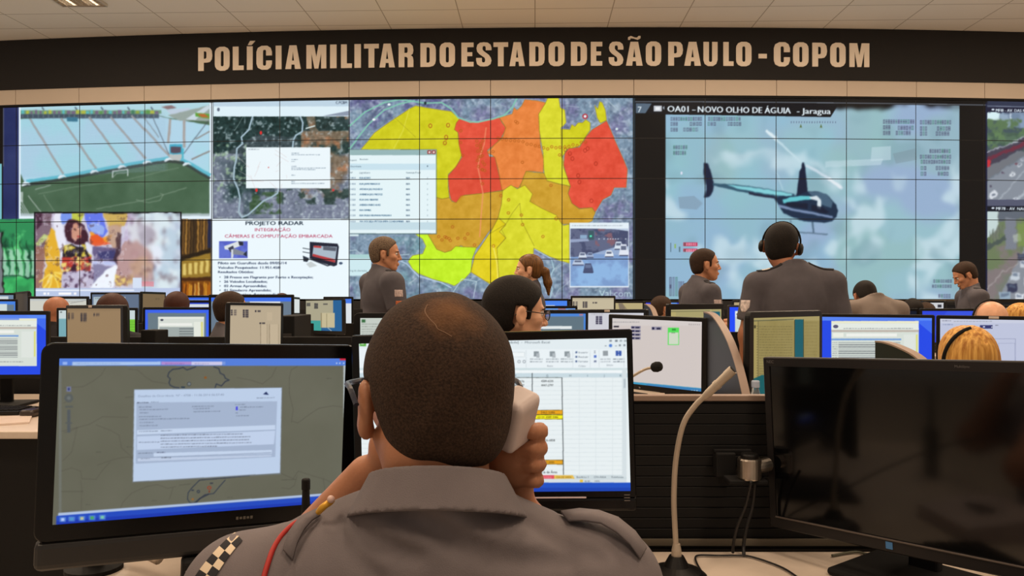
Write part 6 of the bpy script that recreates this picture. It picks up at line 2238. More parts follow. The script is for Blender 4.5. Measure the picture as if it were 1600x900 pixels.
DZ = .754
cable([PT(1180, 752, 1.54), PT(1176, 790, 1.55), PT(1166, 826, 1.55), PT(1162, 852, 1.552), (PT(1160, 868, 1.55).x, 1.54, DZ)], .0035, 'black cable hanging straight down from the silver arm joint')
cable([PT(1174, 752, 1.51), PT(1165, 790, 1.53), PT(1152, 822, 1.54), PT(1146, 850, 1.55), (PT(1144, 868, 1.56).x, 1.555, DZ)], .003, 'slanting black cable left of the straight one below the silver arm joint')
cable([Vector(MB) + Vector((.05, 0, .004))] + [deskpt(x, y, DZ) for x, y in ((1088, 878), (1090, 868), (1120, 868), (1150, 868), (1170, 869), (1200, 878), (1228, 890), (1260, 912))], .002, 'thin black cable running over the front desk to the right of the microphone')
cable([Vector(MB) + Vector((-.05, .0, .004))] + [deskpt(x, y, DZ) for x, y in ((1022, 885), (1004, 872))] + [PT(1000, 850, 1.40), PT(985, 832, 1.30), PT(968, 822, 1.2), PT(958, 824, 1.1)], .0026, 'dark cable curving from the microphone foot to the officer')
cable([deskpt(1300, 868, DZ), deskpt(1335, 862.5, DZ), deskpt(1355, 866, DZ), deskpt(1392, 874, DZ), deskpt(1420, 885, DZ)], .0025, 'thin cable on the desk beneath the switched off monitor', mat('greenish grey cable', (96, 96, 78), .5))

# handheld radio: its antenna shows in front of the left monitor
t = empty('handheld_radio', (PT(478, 800, 1.12).x, 1.12, .75))
bm = bmesh.new()
box(bm, (0, 0, .07), (.056, .034, .14), .008, 3)
bm_obj('radio_body', bm, M_BLACK, t)
bm = bmesh.new()
lathe(bm, [(.0085, .138), (.0082, .17), (.0062, .215), (.0052, .238), (.0062, .239), (.0062, .252), (.005, .254)], 14)
bm_obj('antenna', bm, M_MATTE, t)
bm = bmesh.new()
lathe(bm, [(.006, .138), (.006, .150)], 14, c=(.018, 0, 0))
bm_obj('knob', bm, M_GREYP, t)
tag(t, 'black handheld radio with a stubby antenna rising in front of the left monitor', 'radio')

# water bottle
t = empty('water_bottle', (.795, 2.56, .75))
bm = bmesh.new()
lathe(bm, [(.021, 0), (.024, .004), (.024, .05), (.0225, .055), (.024, .06), (.0245, .125), (.021, .150), (.013, .170), (.0115, .178)], 24)
bmesh.ops.scale(bm, vec=(.94, .94, 1.18), verts=bm.verts)
bm_obj('bottle_body', bm, mat('bluish clear plastic', (206, 222, 236), .08, trans=.85), t)
bm = bmesh.new()
lathe(bm, [(.0135, .178), (.014, .18), (.014, .194), (.012, .197)], 20)
bmesh.ops.scale(bm, vec=(.94, .94, 1.18), verts=bm.verts)
bm_obj('cap', bm, mat('pale blue cap', (176, 190, 214), .45), t)
tag(t, 'small clear water bottle with a pale blue cap, right of the curved divider', 'bottle')

# keyboard and mouse on the left desk
K_ = deskpt(10, 648)
t = empty('keyboard', (K_.x - .16, K_.y + .04, .75), math.radians(4))
bm = bmesh.new()
box(bm, (0, 0, .010), (.44, .155, .018), .005)
bm_obj('keyboard_body', bm, M_BLACK, t)
bm = bmesh.new()
for j in range(5):
    for i in range(20):
        box(bm, (-.205 + i * .0215, -.058 + j * .024, .0215), (.018, .019, .006), .0015, 1)
kk = bm_obj('keys', bm, M_MATTE, t)
kk['kind'] = 'stuff'
tag(t, 'black keyboard on the pale desk at the left edge of the photo', 'keyboard', 'keyboards')
t2 = t.copy()
COL.objects.link(t2)
for ch in list(t.children):
    c2 = ch.copy()
    COL.objects.link(c2)
    c2.parent = t2
t2.location = (.62, 1.16, .75)
t2.rotation_euler = (0, 0, math.radians(-20))
t2['label'] = 'black keyboard on the front desk, below the frame in front of the switched off monitor'
mo = deskpt(51, 650)
t = empty('computer_mouse', (mo.x, mo.y, .75))
bm = bmesh.new()
box(bm, (0, 0, .016), (.062, .10, .032), .015, 4)
bm_obj('mouse_shell', bm, mat('brown black mouse shell', (52, 42, 38), .35), t, smooth=True)
bm = bmesh.new()
box(bm, (0, .03, .033), (.006, .018, .006), .002)
bm_obj('scroll_wheel', bm, M_MATTE, t)
tag(t, 'black computer mouse on the pale desk left of the large front monitor', 'mouse')
bm = bmesh.new()
box(bm, (0, 0, .004), (.30, .21, .008), .001)
o = bm_obj('paper_notebook', bm, mat('pale paper', (222, 204, 192), .7), None)
o.location = (deskpt(6, 664).x - .1, deskpt(6, 664).y + .05, .75)
o.rotation_euler = (0, 0, .5)
tag(o, 'pale flat notebook on the desk in front of the keyboard at the left edge', 'notebook')
bm = bmesh.new()
box(bm, (0, 0, .09), (.3, .2, .18), .006)
# black box on the partition near the form monitor, and the black computer case
o_ = None
bm.free()


def dark_box(name, loc, size, label, cat, rz=0.0):
    t_ = empty(name, loc, rz)
    bm_ = bmesh.new()
    box(bm_, (0, 0, size[2] / 2), size, .005)
    bm_obj('case', bm_, M_MATTE, t_)
    bm_ = bmesh.new()
    box(bm_, (0, -size[1] / 2 - .001, size[2] * .7), (size[0] * .7, .003, size[2] * .1), .0008)
    bm_obj('front_panel', bm_, M_GREYP, t_)
    tag(t_, label, cat)
    return t_


q = PT(265, 532, 3.82)
dark_box('desk_speaker', (q.x, 3.66, .75), (.085, .085, EYE - (515 - HY) / FPX * 3.66 - .75), 'small black box standing before the monitor with the grey form', 'speaker', -.3)
q = PT(460, 530, 4.5)
dark_box('desktop_computer', (q.x, 4.5, .75), (.10, .36, EYE - (493 - HY) / FPX * 4.4 - .75), 'black upright computer case between the beige and the teal monitor', 'computer')

# ------------------------------------------------------------------ people
def euler_R(yaw=0.0, pitch=0.0, roll=0.0):
    """yaw about Z, pitch about X (positive looks up), roll about Y"""
    M_ = Matrix.Rotation(yaw, 3, 'Z') @ Matrix.Rotation(pitch, 3, 'X') @ Matrix.Rotation(roll, 3, 'Y')
    return [[M_[i][j] for j in range(3)] for i in range(3)]


def skin_mat(name, col):
    return mat(name, col, 0.5, vary=0.08, nscale=30, bump=0.12, bscale=300, spec=0.35, sss=0.08)


def hair_mat(name, col, col2=None, rough=0.75, streak=None):
    if name in MATS:
        return MATS[name]
    m = bpy.data.materials.new(name)
    m.use_nodes = True
    nt = m.node_tree
    b = nt.nodes['Principled BSDF']
    tc = nt.nodes.new('ShaderNodeTexCoord')
    mp = nt.nodes.new('ShaderNodeMapping')
    mp.inputs['Scale'].default_value = streak or (1, 1, 1)
    nz = nt.nodes.new('ShaderNodeTexNoise')
    nz.inputs['Scale'].default_value = 220 if not streak else 60
    nz.inputs['Detail'].default_value = 3
    rp = nt.nodes.new('ShaderNodeValToRGB')
    rp.color_ramp.elements[0].position = 0.35
    rp.color_ramp.elements[1].position = 0.68
    rp.color_ramp.elements[0].color = rgb(*col)
    rp.color_ramp.elements[1].color = rgb(*(col2 or tuple(min(255, int(c * 1.5 + 8)) for c in col)))
    nt.links.new(tc.outputs['Object'], mp.inputs['Vector'])
    nt.links.new(mp.outputs['Vector'], nz.inputs['Vector'])
    nt.links.new(nz.outputs['Fac'], rp.inputs['Fac'])
    nt.links.new(rp.outputs['Color'], b.inputs['Base Color'])
    bp = nt.nodes.new('ShaderNodeBump')
    bp.inputs['Strength'].default_value = 0.6
    bp.inputs['Distance'].default_value = 0.002
    nt.links.new(nz.outputs['Fac'], bp.inputs['Height'])
    nt.links.new(bp.outputs['Normal'], b.inputs['Normal'])
    b.inputs['Roughness'].default_value = rough
    b.inputs['Specular IOR Level'].default_value = 0.25
    MATS[name] = m
    return m


def head_sdf(Q, ears=True, eyes=True, neck=True, female=False):
    """Q: points in the head's frame (x right, y forward, z up; origin at ear height)"""
    d = ell(Q, (0, -.010, .035), (.076, .097, .086))
    d = smin(d, ell(Q, (0, .035, -.038), (.056, .056, .068)), .03)
    d = smin(d, ell(Q, (0, .060, -.086), (.026, .026, .020)), .025)
    for s in (-1, 1):
        d = smin(d, cap(Q, (s * .058, -.004, -.035), (s * .022, .062, -.086), .013, .013), .02)
        d = smin(d, ell(Q, (s * .042, .062, -.012), (.020, .020, .016)), .02)
    d = smin(d, ell(Q, (0, .080, .030), (.045, .012, .010)), .012)
    d = smin(d, cap(Q, (0, .092, .016), (0, .107 if not female else .103, -.020), .007, .0105), .010)
    for s in (-1, 1):
        d = smin(d, ell(Q, (s * .012, .096, -.024), (.008, .010, .007)), .006)
        if eyes:
            d = smax(d, -ell(Q, (s * .031, .098, .012), (.017, .016, .010)), .010)
    d = smin(d, ell(Q, (0, .093, -.052), (.021, .010, .005)), .006)
    d = smin(d, ell(Q, (0, .091, -.062), (.018, .010, .006)), .006)
    d = smax(d, -ell(Q, (0, .106, -.0568), (.022, .008, .0022)), .004)
    if ears:
        for s in (-1, 1):
            e = ell(Q, (s * .083, -.006, .002), (.009, .019, .031))
            e = smax(e, -ell(Q, (s * .094, -.002, .003), (.007, .010, .018)), .005)
            e = smin(e, ell(Q, (s * .081, -.001, -.022), (.007, .010, .012)), .008)
            d = smin(d, e, .007)
    return d


def hair_sdf(Q, style, cut=0.0, thick=.008, low=-.062):
    d = ell(Q, (0, -.012, .037), (.077 + thick, .098 + thick, .087 + thick))
    # low back of the head down to the nape
    d = smin(d, ell(Q, (0, -.050, -.020), (.060 + thick * .5, .045 + thick * .6, .055)), .03)
    plane = (Q[1] - .080 - cut) * .80 - (Q[2] - .085) * .60          # face and temple line
    side = np.maximum(plane, -(Q[2] - low) + 0 * plane)
    # sideburn: keep a strip in front of the ear
    burn = np.maximum(np.maximum(np.abs(Q[1] - .022) - .012, -(Q[2] + .012)), Q[2] - .05)
    side = np.minimum(side, burn)
    ear = np.maximum(np.abs(Q[1] + .006) - .021, np.abs(Q[2] - .0) - .031)
    ear = np.maximum(ear, .055 - np.abs(Q[0]))
    d = smax(d, side, .010)
    d = smax(d, -ear, .008)
    if style == 'long':
        a = ell(Q, (0, -.016, .032), (.086, .106, .096))
        a = smin(a, ell(Q, (0, -.030, -.060), (.098, .080, .110)), .05)
        a = smin(a, ell(Q, (0, -.050, -.130), (.096, .060, .080)), .04)
        face = ell(Q, (0, .115, -.045), (.064, .080, .105))
        ribs = .0014 * np.sin(np.arctan2(Q[0], Q[1] + .02) * 22 + Q[2] * 5)
        a = a + ribs
        part = .006 * np.exp(-(Q[0] / .006) ** 2) * (Q[2] > .07)
        d = smax(a + part, -face, .012)
    elif style == 'bob':
        a = ell(Q, (0, -.012, .034), (.092, .108, .096))
        a = smin(a, ell(Q, (0, -.040, -.050), (.090, .075, .080)), .04)
        d = smax(a, -ell(Q, (0, .11, -.04), (.062, .075, .10)), .012)
    elif style == 'pony':
        tail = cap(Q, (0, -.100, .016), (0, -.128, -.010), .022, .032)
        tail = smin(tail, cap(Q, (0, -.128, -.010), (0, -.150, -.095), .032, .032), .02)
        tail = smin(tail, cap(Q, (0, -.150, -.095), (0, -.155, -.185), .030, .010), .02)
        d = smin(d, tail + .002 * np.sin(Q[0] * 500), .006)
    return d


def wrinkle(P, amp, seed=0.0):
    x, y, z = P[0], P[1], P[2]
    a = np.sin(9 * x + 14 * z + 3.1 * np.sin(5 * z + seed) + seed * 2) * np.sin(7 * z - 5 * x + seed)
    b = np.sin(21 * z + 17 * x + 2.2 * np.sin(11 * x + seed * 3) + y * 9)
    return amp * (a * .7 + b * .35)


def make_person(label, X, Y, yaw, top, seated=False, skin=None, hair=None, style='short', shirt=None, female=False,
                head_yaw=0.0, head_pitch=0.0, head_roll=0.0, lean=0.0, arms='down', build=1.0, cut=0.0, thick=.008, low=-.062,
                eye_col=(50, 34, 24), brows=True, collar=True, res=.0062, epaulettes=False, patch=None, trousers=None,
                head_shift=(0, 0, 0), chair=True, side_off=0.0, head_scale=1.0, group=None):
    f = build
    zt = top
    zs = zt - .288                                              # shoulder height
    zh = .56 if seated else max(.80, zt - .86)                  # hip joints

    def ly(z):                                                  # forward lean of the spine
        return lean * max(0.0, (z - zh)) / (zs - zh)
    H = np.array([head_shift[0], ly(zt - .12) + .018 + head_shift[1], zt - .124 + head_shift[2]])
    N = np.array([0, ly(zs) * 1.0 - .005, zs + .045])
    R = euler_R(head_yaw, head_pitch, head_roll)
    off = Matrix.Rotation(yaw, 3, 'Z') @ Vector((H[0], H[1], 0))
    X, Y = X - off.x, Y - off.y                                 # X, Y say where the head is
    t = empty('person', (X, Y, 0), yaw)

    def hq(P):
        q = rot(P, H, R)
        return (q[0] / head_scale, q[1] / head_scale, q[2] / head_scale)

    def head_fn(P):
        q = hq(P)
        d = head_sdf(q, female=female) * head_scale
        Hn = H + np.array(R) @ np.array([0, -.030, -.055])
        d = smin(d, cap(P, Hn, N + np.array([0, -.004, -.03]), .047 * (.9 if female else 1.0) * f, .055 * (.88 if female else 1.0) * f), .022)
        return d
    sh = .185 * f * (.86 if female else 1.0)
    S = {s: np.array([s * sh, ly(zs) - .005, zs - .03]) for s in (-1, 1)}
    if arms == 'desk':
        EL = {s: np.array([s * (sh + .05), ly(zs) + .11, max(zs - .25, .815)]) for s in (-1, 1)}
        WR = {s: np.array([s * .15, ly(zs) + .34, max(zs - .27, .80)]) for s in (-1, 1)}
    elif arms == 'front':
        EL = {s: np.array([s * (sh + .045), ly(zs) + .02, zs - .28]) for s in (-1, 1)}
        WR = {s: np.array([s * .10, ly(zs) + .24, zs - .26]) for s in (-1, 1)}
    else:
        EL = {s: np.array([s * (sh + .055), ly(zs) - .02, zs - .29]) for s in (-1, 1)}
        WR = {s: np.array([s * (sh + .05), ly(zs) + .06, zs - .54]) for s in (-1, 1)}

    def arm_fn(P, grow=0.0):
        d = None
        for s in (-1, 1):
            a = cap(P, S[s], EL[s], .050 * f + grow, .038 * f + grow)
            b = cap(P, EL[s], WR[s], .037 * f + grow, .025 * f + grow)
            h_dir = (WR[s] - EL[s]) / np.linalg.norm(WR[s] - EL[s])
            pc = WR[s] + h_dir * .05
            c = cap(P, WR[s], pc, .025, .030)
            c = smin(c, cap(P, pc, pc + h_dir * .045 + np.array([0, 0, -.012]), .026, .014), .015)
            k = smin(smin(a, b, .03), c, .015)
            d = k if d is None else np.minimum(d, k)
        return d

    def torso_fn(P, g=0.0):
        d = ell(P, (0, ly(zs - .14) + .002, zs - .13), (.158 * f + g, .105 * f + g, .19))
        d = smin(d, ell(P, (0, ly(zs - .36) + .004, zs - .36), (.145 * f + g, .108 * f + g, .17)), .06)
        d = smin(d, ell(P, (0, ly(zh + .02), zh + .02), (.15 * f + g, .115 * f + g, .13)), .06)
        for s in (-1, 1):
            d = smin(d, cap(P, (N[0], N[1], N[2] - .008), S[s] * np.array([.97, 1, 1]), .044 * f + g, .050 * f + g), .05)
        return d

    def body_fn(P):
        d = smin(torso_fn(P, -.012), arm_fn(P, 0), .03)
        d = smin(d, cap(P, N, (N[0], N[1], N[2] - .1), .05 * f, .06 * f), .03)
        return d
    lo = (-.42 * f, min(-.22, ly(zs) - .3), zh - .12)
    hi = (.42 * f, max(.6, ly(zs) + .5), zs + .12)
    sk_ = skin
    hl, hh = H - .145 * head_scale, H + .145 * head_scale
    hl[2] -= .06
    body = sdf_obj('body', head_fn, tuple(hl - .01), tuple(hh), res, sk_, t, world_space=False, more=[(body_fn, lo, hi, .016)])
    # hair
    if style != 'bald':
        sdf_obj('hair', lambda P: hair_sdf(hq(P), style, cut, thick, low) * head_scale, tuple(H - (.15 if style != 'pony' else .2) - (0, 0, .06 if style != 'short' else 0) - ((0, 0, .06) if style in ('long', 'pony') else (0, 0, 0))), tuple(H + .15), res, hair, t, world_space=False)
    # eyes, brows
    HM = Matrix.Translation(Vector(H)) @ Matrix([R[0], R[1], R[2]]).to_4x4() @ Matrix.Scale(head_scale, 4)
    for s in (-1, 1):
        bm = bmesh.new()
        bmesh.ops.create_uvsphere(bm, u_segments=12, v_segments=8, radius=.0115)
        bmesh.ops.transform(bm, matrix=HM @ Matrix.Translation((s * .031, .076, .012)), verts=bm.verts)
        e = bm_obj('eye', bm, M_EYE, t, smooth=True)
        bm = bmesh.new()
        lathe(bm, [(.0055, 0), (.0045, .0012), (.001, .0018)], 12)
        bmesh.ops.transform(bm, matrix=HM @ Matrix.Translation((s * .031, .0868, .012)) @ Matrix.Rotation(-PI / 2, 4, 'X'), verts=bm.verts)
        bm_obj('iris', bm, mat('brown iris', eye_col, .3), e)
        if brows and hair is not None:
            bm = bmesh.new()
            tube(bm, [(s * .016, .0905, .027), (s * .030, .0895, .031), (s * .046, .078, .027)], [.0028, .0034, .0018], 8, 5, flat=.7)
            bmesh.ops.transform(bm, matrix=HM, verts=bm.verts)
            bm_obj('eyebrow', bm, hair, t, smooth=True)

    # shirt with short sleeves and a collar
    SL = {s: S[s] + (EL[s] - S[s]) * .72 for s in (-1, 1)}

    def shirt_fn(P):
        d = torso_fn(P, .010)
        for s in (-1, 1):
            a = cap(P, S[s], SL[s], .066 * f, .062 * f)
            a = smax(a, ((P[0] - SL[s][0]) * (EL[s] - S[s])[0] + (P[1] - SL[s][1]) * (EL[s] - S[s])[1] + (P[2] - SL[s][2]) * (EL[s] - S[s])[2]) / np.linalg.norm(EL[s] - S[s]), .006)
            d = smin(d, a, .03)
        d = d + wrinkle(P, .0062, X * 3 + Y)
        d = np.maximum(d, -(P[2] - (zh - .06)))
        if collar:
            c0 = N + np.array([0, .004, -.03])
            c1 = N + np.array([0, .004, .045])
            d = smin(d, cap(P, c0, c1, .068 * f * (.88 if female else 1), .061 * f * (.88 if female else 1)), .012)
            d = np.maximum(d, P[2] - (N[2] + .036 + (P[1] - N[1]) * -.42))
        return d
    if shirt is not None:
        so = sdf_obj('shirt', shirt_fn, (lo[0], lo[1], zh - .1), (hi[0], min(hi[1], ly(zs) + .3), hi[2] + .04), .0085, shirt, t, world_space=False)
        if epaulettes:
            for s in (-1, 1):
                mid = (S[s] * np.array([.80, 1, 1]))
                me = patch_mesh(shirt_fn, (float(mid[0]), float(mid[1]), float(mid[2]) + .03), (s * .2, 0, 1), (0, 1, 0), None, off=.004, w=.085, h=.045)
                eo = link_mesh('epaulette', me, M_DARKC, t)
        if patch:
            for (s, dz, w_, h_, mname, mcol, lab) in patch:
                c = S[s] + (EL[s] - S[s]) * dz
                me = patch_mesh(shirt_fn, tuple(float(v) for v in c), (s, -1.0 if s < 0 and Y < 5 else 0, 0), (0, 0, 1), None, off=.0015, w=w_, h=h_, shape=(lambda a, b: (a * (1.0 if b > -.1 else 1 - (-.1 - b) * 1.6), b)) if 'shield' in lab else None)
                po = link_mesh('sleeve_patch', me, mat(mname, mcol, .7, vary=.35, nscale=90), t)
                po['label'] = lab
    # trousers and shoes
    tm = trousers or M_TROUS
    legs = {}
    for s in (-1, 1):
        hp = np.array([s * .085 * f, ly(zh), zh - .02])
        if seated:
            kn = np.array([s * .11, .42, .53])
            an = np.array([s * .11, .46, .10])
        else:
            kn = np.array([s * .09, .02, zh * .54])
            an = np.array([s * .095, -.01, .09])
        legs[s] = (hp, kn, an)

    def tr_fn(P):
        d = ell(P, (0, ly(zh), zh), (.155 * f, .125 * f, .12))
        for s in (-1, 1):
            a, b, c = legs[s]
            d = smin(d, smin(cap(P, a, b, .088 * f, .062), cap(P, b, c, .064, .050), .02), .03)
        return d
    sdf_obj('trousers', tr_fn, (-.3 * f, -.25, .06), (.3 * f, .56, zh + .17), .017, tm, t, world_space=False)
    for s in (-1, 1):
        a = legs[s][2]
        sdf_obj('shoe', lambda P: np.maximum(smin(ell(P, (a[0], a[1] + .055, .035), (.045, .13, .045)), ell(P, (a[0], a[1] - .02, .06), (.042, .055, .06)), .02), -P[2] + .002),
                (a[0] - .08, a[1] - .13, -.01), (a[0] + .08, a[1] + .22, .14), .012, M_SHOE, t, world_space=False)
    tag(t, label, 'person', group)
    if seated and chair:
        make_chair(X, Y, yaw, label)
    return t, dict(H=H, HM=HM, S=S, EL=EL, N=N, zs=zs, shirt_fn=shirt_fn, head_fn=head_fn, ly=ly, t=t)


_chair0 = None
CH_N = 0


def make_chair(X, Y, yaw, who):
    global _chair0
    lab = 'black office chair hidden under the seated people, below the monitors'
    if _chair0 is None:
        t = empty('office_chair', (X, Y, 0), yaw)
        bm = bmesh.new()
        box(bm, (0, .10, .395), (.48, .46, .07), .03, 3)
        bm_obj('seat', bm, M_CHAIRC, t)
        bm = bmesh.new()
        box(bm, (0, -.22, .70), (.42, .05, .36), .022, 3)
        bm_obj('backrest', bm, M_CHAIRC, t)
        bm = bmesh.new()
        tube(bm, [(0, .0, .37), (0, -.24, .40), (0, -.26, .62)], .016, 8, 4)
        bm_obj('back_support', bm, M_MATTE, t)
        bm = bmesh.new()
        lathe(bm, [(.028, .10), (.028, .24), (.018, .245), (.018, .365)], 16, c=(0, .10, 0))
        bm_obj('gas_column', bm, M_MATTE, t)
        for k in range(5):
            a = 2 * PI * k / 5 + PI / 5
            bm = bmesh.new()
            tube(bm, [(0, .10, .11), (.24 * math.cos(a), .10 + .24 * math.sin(a), .075)], [.022, .014], 8, 0)
            lg = bm_obj('leg', bm, M_MATTE, t)
            bm = bmesh.new()
            lathe(bm, [(.026, -.012), (.028, -.008), (.028, .008), (.026, .012)], 14, mtx=Matrix.Translation((.24 * math.cos(a), .10 + .24 * math.sin(a), .03)) @ Matrix.Rotation(PI / 2, 4, 'X'))
            bm_obj('caster', bm, M_BLACK, lg)
        _chair0 = t
        tag(t, lab, 'chair', 'office chairs under the seated people')
        return t
    r = _chair0.copy()
    COL.objects.link(r)
    r.location = (X, Y, 0)
    r.rotation_euler = (0, 0, yaw)
    for ch in list(_chair0.children):
        c = ch.copy()
        COL.objects.link(c)
        c.parent = r
        for g in ch.children:
            d = g.copy()
            COL.objects.link(d)
            d.parent = c
    return r


SK_MED = skin_mat('tanned skin', (196, 138, 104))
SK_LT = skin_mat('light skin', (226, 172, 138))
SK_DK = skin_mat('brown skin', (164, 108, 80))
H_BLK = hair_mat('short black hair', (20, 16, 14), (34, 28, 24))
H_DKB = hair_mat('dark brown hair', (40, 28, 20), (66, 46, 32))
H_GRY = hair_mat('greying brown hair', (66, 52, 42), (132, 112, 92))
H_BRN = hair_mat('brown ponytail hair', (84, 54, 26), (126, 84, 42), .5, (1.6, 1.6, .06))
H_RED = hair_mat('reddish dark hair', (50, 24, 16), (76, 38, 24), .6)
H_BLD = hair_mat('blond hair', (166, 108, 42), (236, 184, 98), .5, (1.3, 1.3, .03))
RT = -PI / 2          # facing right as the photo shows it
LF = PI / 2


def PX(px, Y):
    return (px - CX) / FPX * Y


def PZ(py, Y):
    return EYE - (py - HY) / FPX * Y


def torus_arc(bm, c, r, a0, a1, tube_r, M, n=18, flat=1.0):
    pts = [M @ Vector((c[0] + r[0] * math.cos(a0 + (a1 - a0) * k / n), c[1], c[2] + r[1] * math.sin(a0 + (a1 - a0) * k / n))) for k in range(n + 1)]
    tube(bm, pts, tube_r, 8, 0, flat)


def headset(t, HM, label, both=True, boom=None, sides=(-1, 1), tilt=0.0, r=.092):
    M_ = local_matrix(t) @ HM
    o = empty('headset', tuple(M_ @ Vector((0, 0, -.02))))
    bm = bmesh.new()
    T = Matrix.Rotation(tilt, 4, 'X')
    torus_arc(bm, (0, -.004, .022), (r, .108), -.12, PI + .12, .0048, M_ @ T, flat=1.6)
    bm_obj('headband', bm, M_MATTE, o, world_space=True)
    for s in sides:
        bm = bmesh.new()
        lathe(bm, [(.020, 0), (.030, .003), (.032, .010), (.028, .018), (.016, .024)], 20, mtx=M_ @ Matrix.Translation((s * .084, -.004, .0)) @ Matrix.Rotation(s * PI / 2, 4, 'Y'))
        bm_obj('ear_cup', bm, M_BLACK, o, world_space=True)
    if boom:
        bm = bmesh.new()
        tube(bm, [M_ @ Vector((boom * .10, .0, -.01)), M_ @ Vector((boom * .10, .05, -.03)), M_ @ Vector((boom * .06, .10, -.055))], .003, 8, 5)
        bm_obj('microphone_boom', bm, M_MATTE, o, world_space=True)
    tag(o, label, 'headset', 'headsets')
    return o


def glasses(t, HM, label, th=.0016, col=None):
    M_ = local_matrix(t) @ HM
    o = empty('eyeglasses', tuple(M_ @ Vector((0, .09, -.01))))
    m = col or M_BLACK
    bm = bmesh.new()
    for s in (-1, 1):
        pts = [M_ @ Vector((s * .034 + .024 * math.cos(a), .105 - .004 * abs(math.cos(a)), .008 + .016 * math.sin(a))) for a in [2 * PI * k / 20 for k in range(21)]]
        tube(bm, pts, th, 6, 0)
    tube(bm, [M_ @ Vector((-.011, .105, .012)), M_ @ Vector((0, .108, .015)), M_ @ Vector((.011, .105, .012))], .0016, 6, 4)
    bm_obj('frame', bm, m, o, world_space=True)
    for s in (-1, 1):
        bm = bmesh.new()
        tube(bm, [M_ @ Vector((s * .058, .102, .014)), M_ @ Vector((s * .080, .06, .014)), M_ @ Vector((s * .086, .0, .014)), M_ @ Vector((s * .084, -.028, -.002))], th * 1.15, 6, 5)
        bm_obj('temple_arm', bm, m, o, world_space=True)
        bm = bmesh.new()
        lathe(bm, [(.023, 0), (.023, .0012)], 20, mtx=M_ @ Matrix.Translation((s * .034, .1035, .008)) @ Matrix.Rotation(PI / 2, 4, 'X') @ Matrix.Scale(.68, 4, (0, 1, 0)))
        bm_obj('lens', bm, M_LENS, o, world_space=True)
    tag(o, label, 'glasses', 'glasses')
    return o


# standing officer at the left, in profile to the right
Y_ = 5.45
p, k = make_person('standing grey haired officer in grey uniform, in profile before the yellow map', PX(602, Y_), Y_, RT + .55, PZ(371, Y_), skin=SK_MED, hair=H_GRY, shirt=M_SHIRT_DIM, lean=.03, arms='front', build=1.12, head_pitch=-.06, head_yaw=-.5, epaulettes=True, cut=-.012,
                   patch=[(1, .28, .058, .046, 'pale flag patch', (190, 170, 166), 'pale striped flag patch'), (1, .60, .062, .060, 'orange and grey crest patch', (176, 92, 50), 'orange shield patch')])
# woman with a ponytail, profile to the left
Y_ = 6.1
p, k = make_person('woman with a brown ponytail in profile, facing left before the yellow map', PX(826, Y_), Y_, LF, PZ(398, Y_), skin=SK_LT, hair=H_BRN, style='pony', shirt=M_SHIRT_DIM, female=True, arms='front', epaulettes=True, lean=.0)
# young officer in profile to the right
Y_ = 5.75
p, k = make_person('young officer with cropped dark hair in profile, left of the broad officer', PX(1102, Y_), Y_, RT + .3, PZ(389, Y_), skin=SK_MED, hair=H_DKB, shirt=M_SHIRT_DIM, lean=.09, arms='front', build=.92, head_yaw=-.32, epaulettes=True, thick=.006, cut=-.012,
                   patch=[(1, .30, .058, .046, 'pale flag patch', (190, 170, 166), 'pale striped flag patch'), (1, .64, .055, .055, 'orange and grey crest patch', (176, 92, 50), 'orange shield patch')])
# broad officer, back to the camera, wearing a headset
Y_ = 4.1
p, k = make_person('broad shouldered officer with a headset, seen from behind before the helicopter film', PX(1220, Y_), Y_, -.16, PZ(350, Y_), skin=SK_DK, hair=H_BLK, shirt=M_SHIRT_DIM, lean=.10, arms='down', build=1.0, head_yaw=-.28, head_shift=(-.052, .03, .0), head_roll=.12, low=-.085,
                   thick=.006, patch=[(-1, .42, .055, .06, 'white shield patch', (205, 190, 186), 'white shield patch')], head_scale=1.03)
headset(p, k['HM'], 'black headset worn by the broad officer seen from behind')
bm = bmesh.new()
S_, N_ = k['S'], k['N']
for s in (-1, 1):
    mid = S_[s] * .62 + N_ * .38
    me = patch_mesh(k['shirt_fn'], (float(mid[0]), float(mid[1]), float(mid[2]) + .03), (s * .35, -.15, 1), (0, 1, 0), None, off=.005, w=.125, h=.05)
    e = link_mesh('shoulder_strap', me, M_DARKC, p)
    if s < 0:
        me = patch_mesh(k['shirt_fn'], (float(mid[0]) - .02, float(mid[1]) - .01, float(mid[2]) + .03), (s * .35, -.15, 1), (0, 1, 0), None, off=.0065, w=.04, h=.02)
        e2 = link_mesh('rank_mark', me, M_WHITE, e)
bm.free()
# khaki shirted man, seated, head bowed, back to camera
Y_ = 6.2
p, k = make_person('man in a khaki shirt bending forward, seen from behind', PX(1352, Y_), Y_, 0.0, PZ(437, Y_) + .085, seated=True, skin=SK_DK, hair=H_BLK, shirt=M_KHAKI, lean=.16, arms='desk', build=1.02, head_pitch=-.6, head_shift=(-.03, .04, -.10), chair=False)
# officer looking down at the right
Y_ = 7.2
p, k = make_person('officer in profile looking down, standing near the right edge before the black gap', PX(1508, Y_), Y_, LF - .25, PZ(410, Y_), skin=SK_MED, hair=H_DKB, shirt=M_SHIRT_DIM, lean=.08, arms='down', build=1.12, head_pitch=-.5, epaulettes=True, cut=-.005, head_yaw=.1,
                   patch=[(-1, .40, .05, .055, 'white shield patch', (205, 190, 186), 'white shield patch')])
